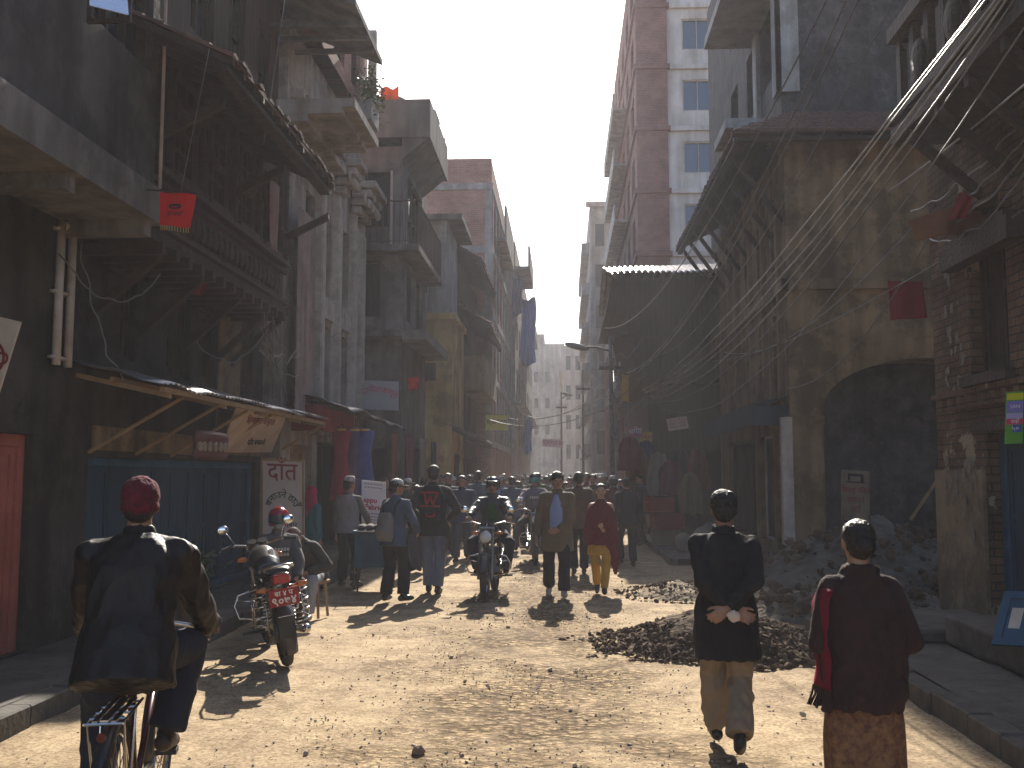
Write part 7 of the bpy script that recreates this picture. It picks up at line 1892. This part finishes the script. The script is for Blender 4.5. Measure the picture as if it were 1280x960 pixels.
WF = pm('white mask cloth', (.40, .38, .36), bump=.1)
part('face_scarf', WF, p, lambda mb: (setattr(mb, 'm', f.M), mb.ell(f.N + f.hu * .115 + f.hf * .055, (.064, .065, .045), rot=f.HR, n=18, k=10)), True)
part('chest_print', M['whitep'], p, lambda mb: (setattr(mb, 'm', f.M), [mb.cb(f.P + f.u * (.36 - .06 * j) + f.r * (-.09 + .035 * i) + f.f * .160, (.024, .008, .035)) for i in range(6) for j in range(2)]), False)
W[p.name] = W_p
put(t, -3.28, 11.35, R(205))
p, f = sitter('bowed man in a dark jacket sitting on a stool beside the red helmet', 1.66, -3.05, 12.0, R(168), 40, C('charcoal jacket', (.05, .045, .04)), C('pale blue worn jeans', (.30, .31, .34)), hpitch=62)
W_p = wm(p); W[p.name] = Matrix.Identity(4); f.hair(p, pm('brown grey hair', (.16, .10, .075), (.09, .06, .045), scale=30, rough=.8, bump=.6)); W[p.name] = W_p
put(t2, -3.05, 12.0, R(168))
# --- pink scarf figure by the dentist sign
p = P0('figure in a pink head scarf and teal shirt standing beside the dentist board')
f = Fig(1.52, female=True, lean=2, hyaw=30); f.body(p, .011); f.hair(p)
f.jacket(p, C('teal shirt', (.03, .13, .14)), 'shirt', i=.026, hem=-.30); f.trousers(p, DKTR, wide=.02); f.shoes(p)
def scf(mb):
    mb.m = f.M; N, hu, hf, hr = f.N, f.hu, f.hf, f.hr
    mb.ell(N + hu * .205 - hf * .02, (.092, .105, .10), rot=f.HR, n=24, k=14); mb.loft([(N + hu * .17 - hf * .04, hr * .09, hf * .08), (N - f.u * .02 - hf * .05, hr * .13, hf * .09), (N - f.u * .2 - hf * .07, hr * .12, hf * .07)], n=20)
solid(scf, .01, 'head_scarf', C('pink scarf', (.55, .05, .12), trans=.3), p, wrinkle=.008)
place(p, (U(388, 690, Y=14.9).x, 14.9, .42 if False else .0), R(-40))
_q = wm(p)

# ================================================================= the crowd
def arche(female=False, H=1.68, stride=.15, top='jacket', away=False, skirt=False, cap=None, arms_=None, vox=.014, hairk='short', hem=-.16):
    p = P0('walker')
    f = Fig(H, female=female, lean=2, feet={'R': (.09, stride, .085, -5, 4), 'L': (-.09, -stride, .11, 5, -16)}, hands=arms_ or {'R': (.26, -.10, .80), 'L': (-.26, .14, .80)}, wide=1.05)
    f.body(p, vox); f.hair(p, vox=.011, kind=hairk)
    f.jacket(p, C('c top', (.1, .1, .1)), 'jacket', i=.028, hem=hem, vox=vox, wr=.008)
    if skirt: f.skirt(p, C('c bottom', (.05, .05, .05)), 'skirt', z0=.10, w0=.18, w1=.22, vox=vox)
    else: f.trousers(p, C('c bottom', (.05, .05, .05)), vox=vox, wide=.02)
    f.shoes(p, vox=vox)
    if cap == 'topi': f.topi(p, pm('pale patterned topi', (.42, .38, .34)))
    if cap == 'cap': f.brimcap(p, pm('off white cap', (.5, .47, .42)))
    return p
A = [arche(), arche(stride=-.13, H=1.72, arms_={'R': (.25, .16, .85), 'L': (-.25, -.12, .82)}), arche(female=True, H=1.56, hairk='long', hem=-.45), arche(stride=.02, arms_={'R': (.14, .22, 1.0), 'L': (-.14, .2, 1.0)}), arche(female=True, H=1.53, skirt=True, hairk='bun', stride=.05), arche(cap='topi', H=1.64, stride=.1), arche(cap='cap', H=1.70, stride=.12)]
kinds = ['man', 'man', 'woman', 'man', 'woman', 'man', 'man']
extra = [', arms swinging', ', mid stride', ' with long hair', ' holding both hands in front', ' in a long skirt', ' wearing a cloth topi', ' wearing a peaked cap']
tops = [('dark grey', (.04, .04, .045)), ('navy blue', (.025, .035, .07)), ('slate blue', (.06, .085, .13)), ('maroon', (.10, .015, .02)), ('brown', (.09, .055, .035)), ('black', (.015, .015, .016)), ('cream', (.35, .31, .25)), ('crimson', (.25, .02, .03)), ('olive', (.07, .075, .04)), ('steel blue', (.08, .13, .20)), ('grey violet', (.12, .10, .14)), ('rust', (.22, .08, .03))]
bots = [(.02, .02, .025), (.04, .045, .06), (.03, .025, .02), (.12, .09, .06)]
used = set()
def crowd(px, y, ai, ti, away, label=None, dx=0.0):
    x = (px - 705) / 1244.4 * y
    src = A[ai]; first = ai not in used
    r = src if first else copy_tree(src)
    used.add(ai)
    mt = C('crowd %s cloth' % tops[ti][0], tops[ti][1]); mbm = C('crowd bottom %d' % ((ti + ai) % 4), bots[(ti + ai) % 4])
    for c in r.children:
        if c.name.startswith(('jacket', 'skirt', 'trousers')):
            c.material_slots[0].link = 'OBJECT'; c.material_slots[0].material = mt if c.name.startswith('jacket') else mbm
    rn = random.Random(px * 7 + int(y)); yaw = rn.uniform(-.35, .35) if rn.random() < .6 else rn.choice((-1, 1)) * rn.uniform(.6, 1.3)
    place(r, (x, y, 0), (0 if away else PI) + yaw); sc_ = rn.uniform(.95, 1.04); r.scale = (sc_ * rn.uniform(.94, 1.12), sc_, sc_)
    r['label'] = label; r['category'] = 'person'; r['group'] = 'people in the crowd'
    return r
L_ = [  # px, distance, archetype, top, away, label
 (782, 18.9, 1, 5, True, 'man in black standing right of the woman in the crimson shawl, back turned'),
 (723, 17.2, 0, 4, True, 'man in a brown coat half hidden behind the striding man in the open coat'),
 (578, 19.5, 0, 1, False, 'man in dark navy walking just left behind the nearer motorcycle rider'),
 (598, 21.5, 1, 2, True, 'broad man in slate blue walking away above the nearer rider\'s shoulder'),
 (640, 22.5, 3, 2, True, 'man in slate blue seen between the two motorcycle riders'),
 (521, 17.5, 4, 5, True, 'woman in black with a long skirt just left of the tall backpacker'),
 (508, 19.5, 6, 0, True, 'capped man in dark grey right above the white capped man\'s shoulder'),
 (560, 21.0, 3, 0, False, 'man in dark grey with hands together right beside the tall backpacker'),
 (741, 21.5, 1, 4, False, 'man in brown between the open coated man and the shawled young woman'),
 (766, 20.5, 5, 3, True, 'topi wearing man in maroon behind the shawled young woman\'s shoulder'),
 (480, 18.8, 3, 3, False, 'man in maroon standing between the cart and the fabric poster'),
 (712, 26.0, 0, 8, False, 'man in olive whose head shows right of the open coated man'),
 (622, 27.0, 2, 7, False, 'woman in crimson with long hair above the nearer rider\'s helmet'),
 (551, 26.0, 1, 9, False, 'man in steel blue above the tall backpacker\'s right shoulder'),
 (533, 23.5, 2, 11, False, 'woman in rust behind the tall backpacker\'s left shoulder'),
 (800, 24.5, 3, 0, False, 'man in dark grey standing by the red crates at the right shops'),
 (812, 27.5, 4, 7, False, 'woman in crimson with a skirt at the dim right shop doors'),
 (755, 26.5, 6, 10, False, 'capped man in grey violet above the shawled young woman'),
 (652, 29.0, 5, 6, False, 'topi wearing man in cream left of the full face helmet'),
 (683, 27.5, 1, 1, True, 'man in navy just right of the full face helmet'),
 (589, 29.0, 6, 4, False, 'capped man in brown left of the broad slate blue back'),
 (568, 31.0, 3, 6, True, 'man in cream farther left in the crowd under the yellow banner'),
 (608, 33.0, 4, 11, True, 'woman in rust walking away under the yellow banner'),
 (632, 35.0, 0, 0, True, 'man in dark grey walking away under the right end of the yellow banner'),
 (668, 36.0, 2, 10, False, 'woman in grey violet in the middle of the far crowd'),
 (694, 35.0, 3, 4, False, 'man in brown with hands together beneath the pink and white banner'),
 (726, 34.0, 1, 2, True, 'man in slate blue below the thin far pole'),
 (745, 33.0, 0, 7, True, 'man in crimson walking away left of the leaning lamp pole'),
 (774, 31.0, 2, 1, False, 'woman in navy right beside the leaning lamp pole'),
 (545, 33.0, 4, 3, False, 'woman in maroon and skirt at the left fronts below the yellow house'),
 (600, 40.0, 1, 5, False, 'man in black far off, left of the middle of the crowd'),
 (619, 43.0, 5, 8, False, 'topi wearing man in olive far off near the blue strip of cloth'),
 (645, 42.0, 6, 9, True, 'capped man in steel blue far off beside the blue strip of cloth'),
 (660, 46.0, 3, 5, True, 'man in black far off with hands together, centre of the street'),
 (677, 45.0, 0, 6, False, 'man in cream far off below the pink and white banner'),
 (704, 44.0, 4, 9, True, 'woman in steel blue and skirt far off at the foot of the far pole'),
 (717, 47.0, 2, 4, False, 'woman in brown with long hair far off right of the far pole'),
 (735, 43.0, 5, 0, False, 'topi wearing man in dark grey far off right of the thin far pole'),
 (751, 41.0, 3, 10, False, 'man in grey violet far off against the right hand fronts'),
 (640, 55.0, 0, 3, False, 'man in maroon very far off at the left edge of the bright haze'),
 (656, 57.0, 1, 8, True, 'man in olive very far off in the haze'),
 (671, 60.0, 6, 5, False, 'capped man in black very far off in the haze'),
 (689, 58.0, 2, 6, False, 'woman in cream very far off in the haze'),
 (700, 62.0, 3, 1, True, 'man in navy very far off in the haze, hands together'),
 (713, 59.0, 5, 4, False, 'topi wearing man in brown very far off in the haze'),
 (727, 56.0, 4, 5, True, 'woman in black and skirt very far off at the right of the haze'),
 (684, 70.0, 1, 11, False, 'man in rust, farthest figure left of the street\'s end'),
 (697, 74.0, 0, 9, False, 'man in steel blue, farthest figure at the street\'s end'),
]
tops += [('beige', (.26, .21, .15)), ('teal', (.02, .10, .11)), ('charcoal', (.03, .03, .03)), ('plum', (.08, .02, .06)), ('mustard', (.28, .16, .03)), ('sky blue', (.14, .22, .34)), ('brick red', (.22, .05, .035)), ('moss green', (.05, .08, .03)), ('sand coloured', (.30, .25, .18)), ('indigo', (.03, .03, .10)), ('wine red', (.12, .01, .02)), ('ash grey', (.15, .15, .15))]
M_ = [(530, 20.5, 0), (546, 22.5, 2), (566, 23.5, 6), (586, 25, 1), (612, 24.5, 3), (627, 23.8, 5), (648, 25.5, 2), (672, 24, 0), (707, 23.5, 4), (719, 28.5, 1), (733, 25.5, 3), (748, 29.5, 6), (762, 23.8, 2), (538, 28.5, 1), (557, 36, 4), (574, 27.5, 0), (594, 36, 2), (615, 38, 3), (630, 31, 1), (643, 33.5, 5), (676, 32, 4), (690, 30.5, 0), (703, 38.5, 6), (736, 37.5, 2)]
for j, (px, y, ai) in enumerate(M_):
    ti = 12 + j % 12; aw_ = j % 3 == 0
    L_.append((px, y, ai, ti, aw_, '%s in %s%s, %s in the crowd, %s' % (kinds[ai], tops[ti][0], extra[ai], 'near' if y < 27 else 'deep', 'back turned' if aw_ else 'coming closer')))
for a in L_: crowd(*a)
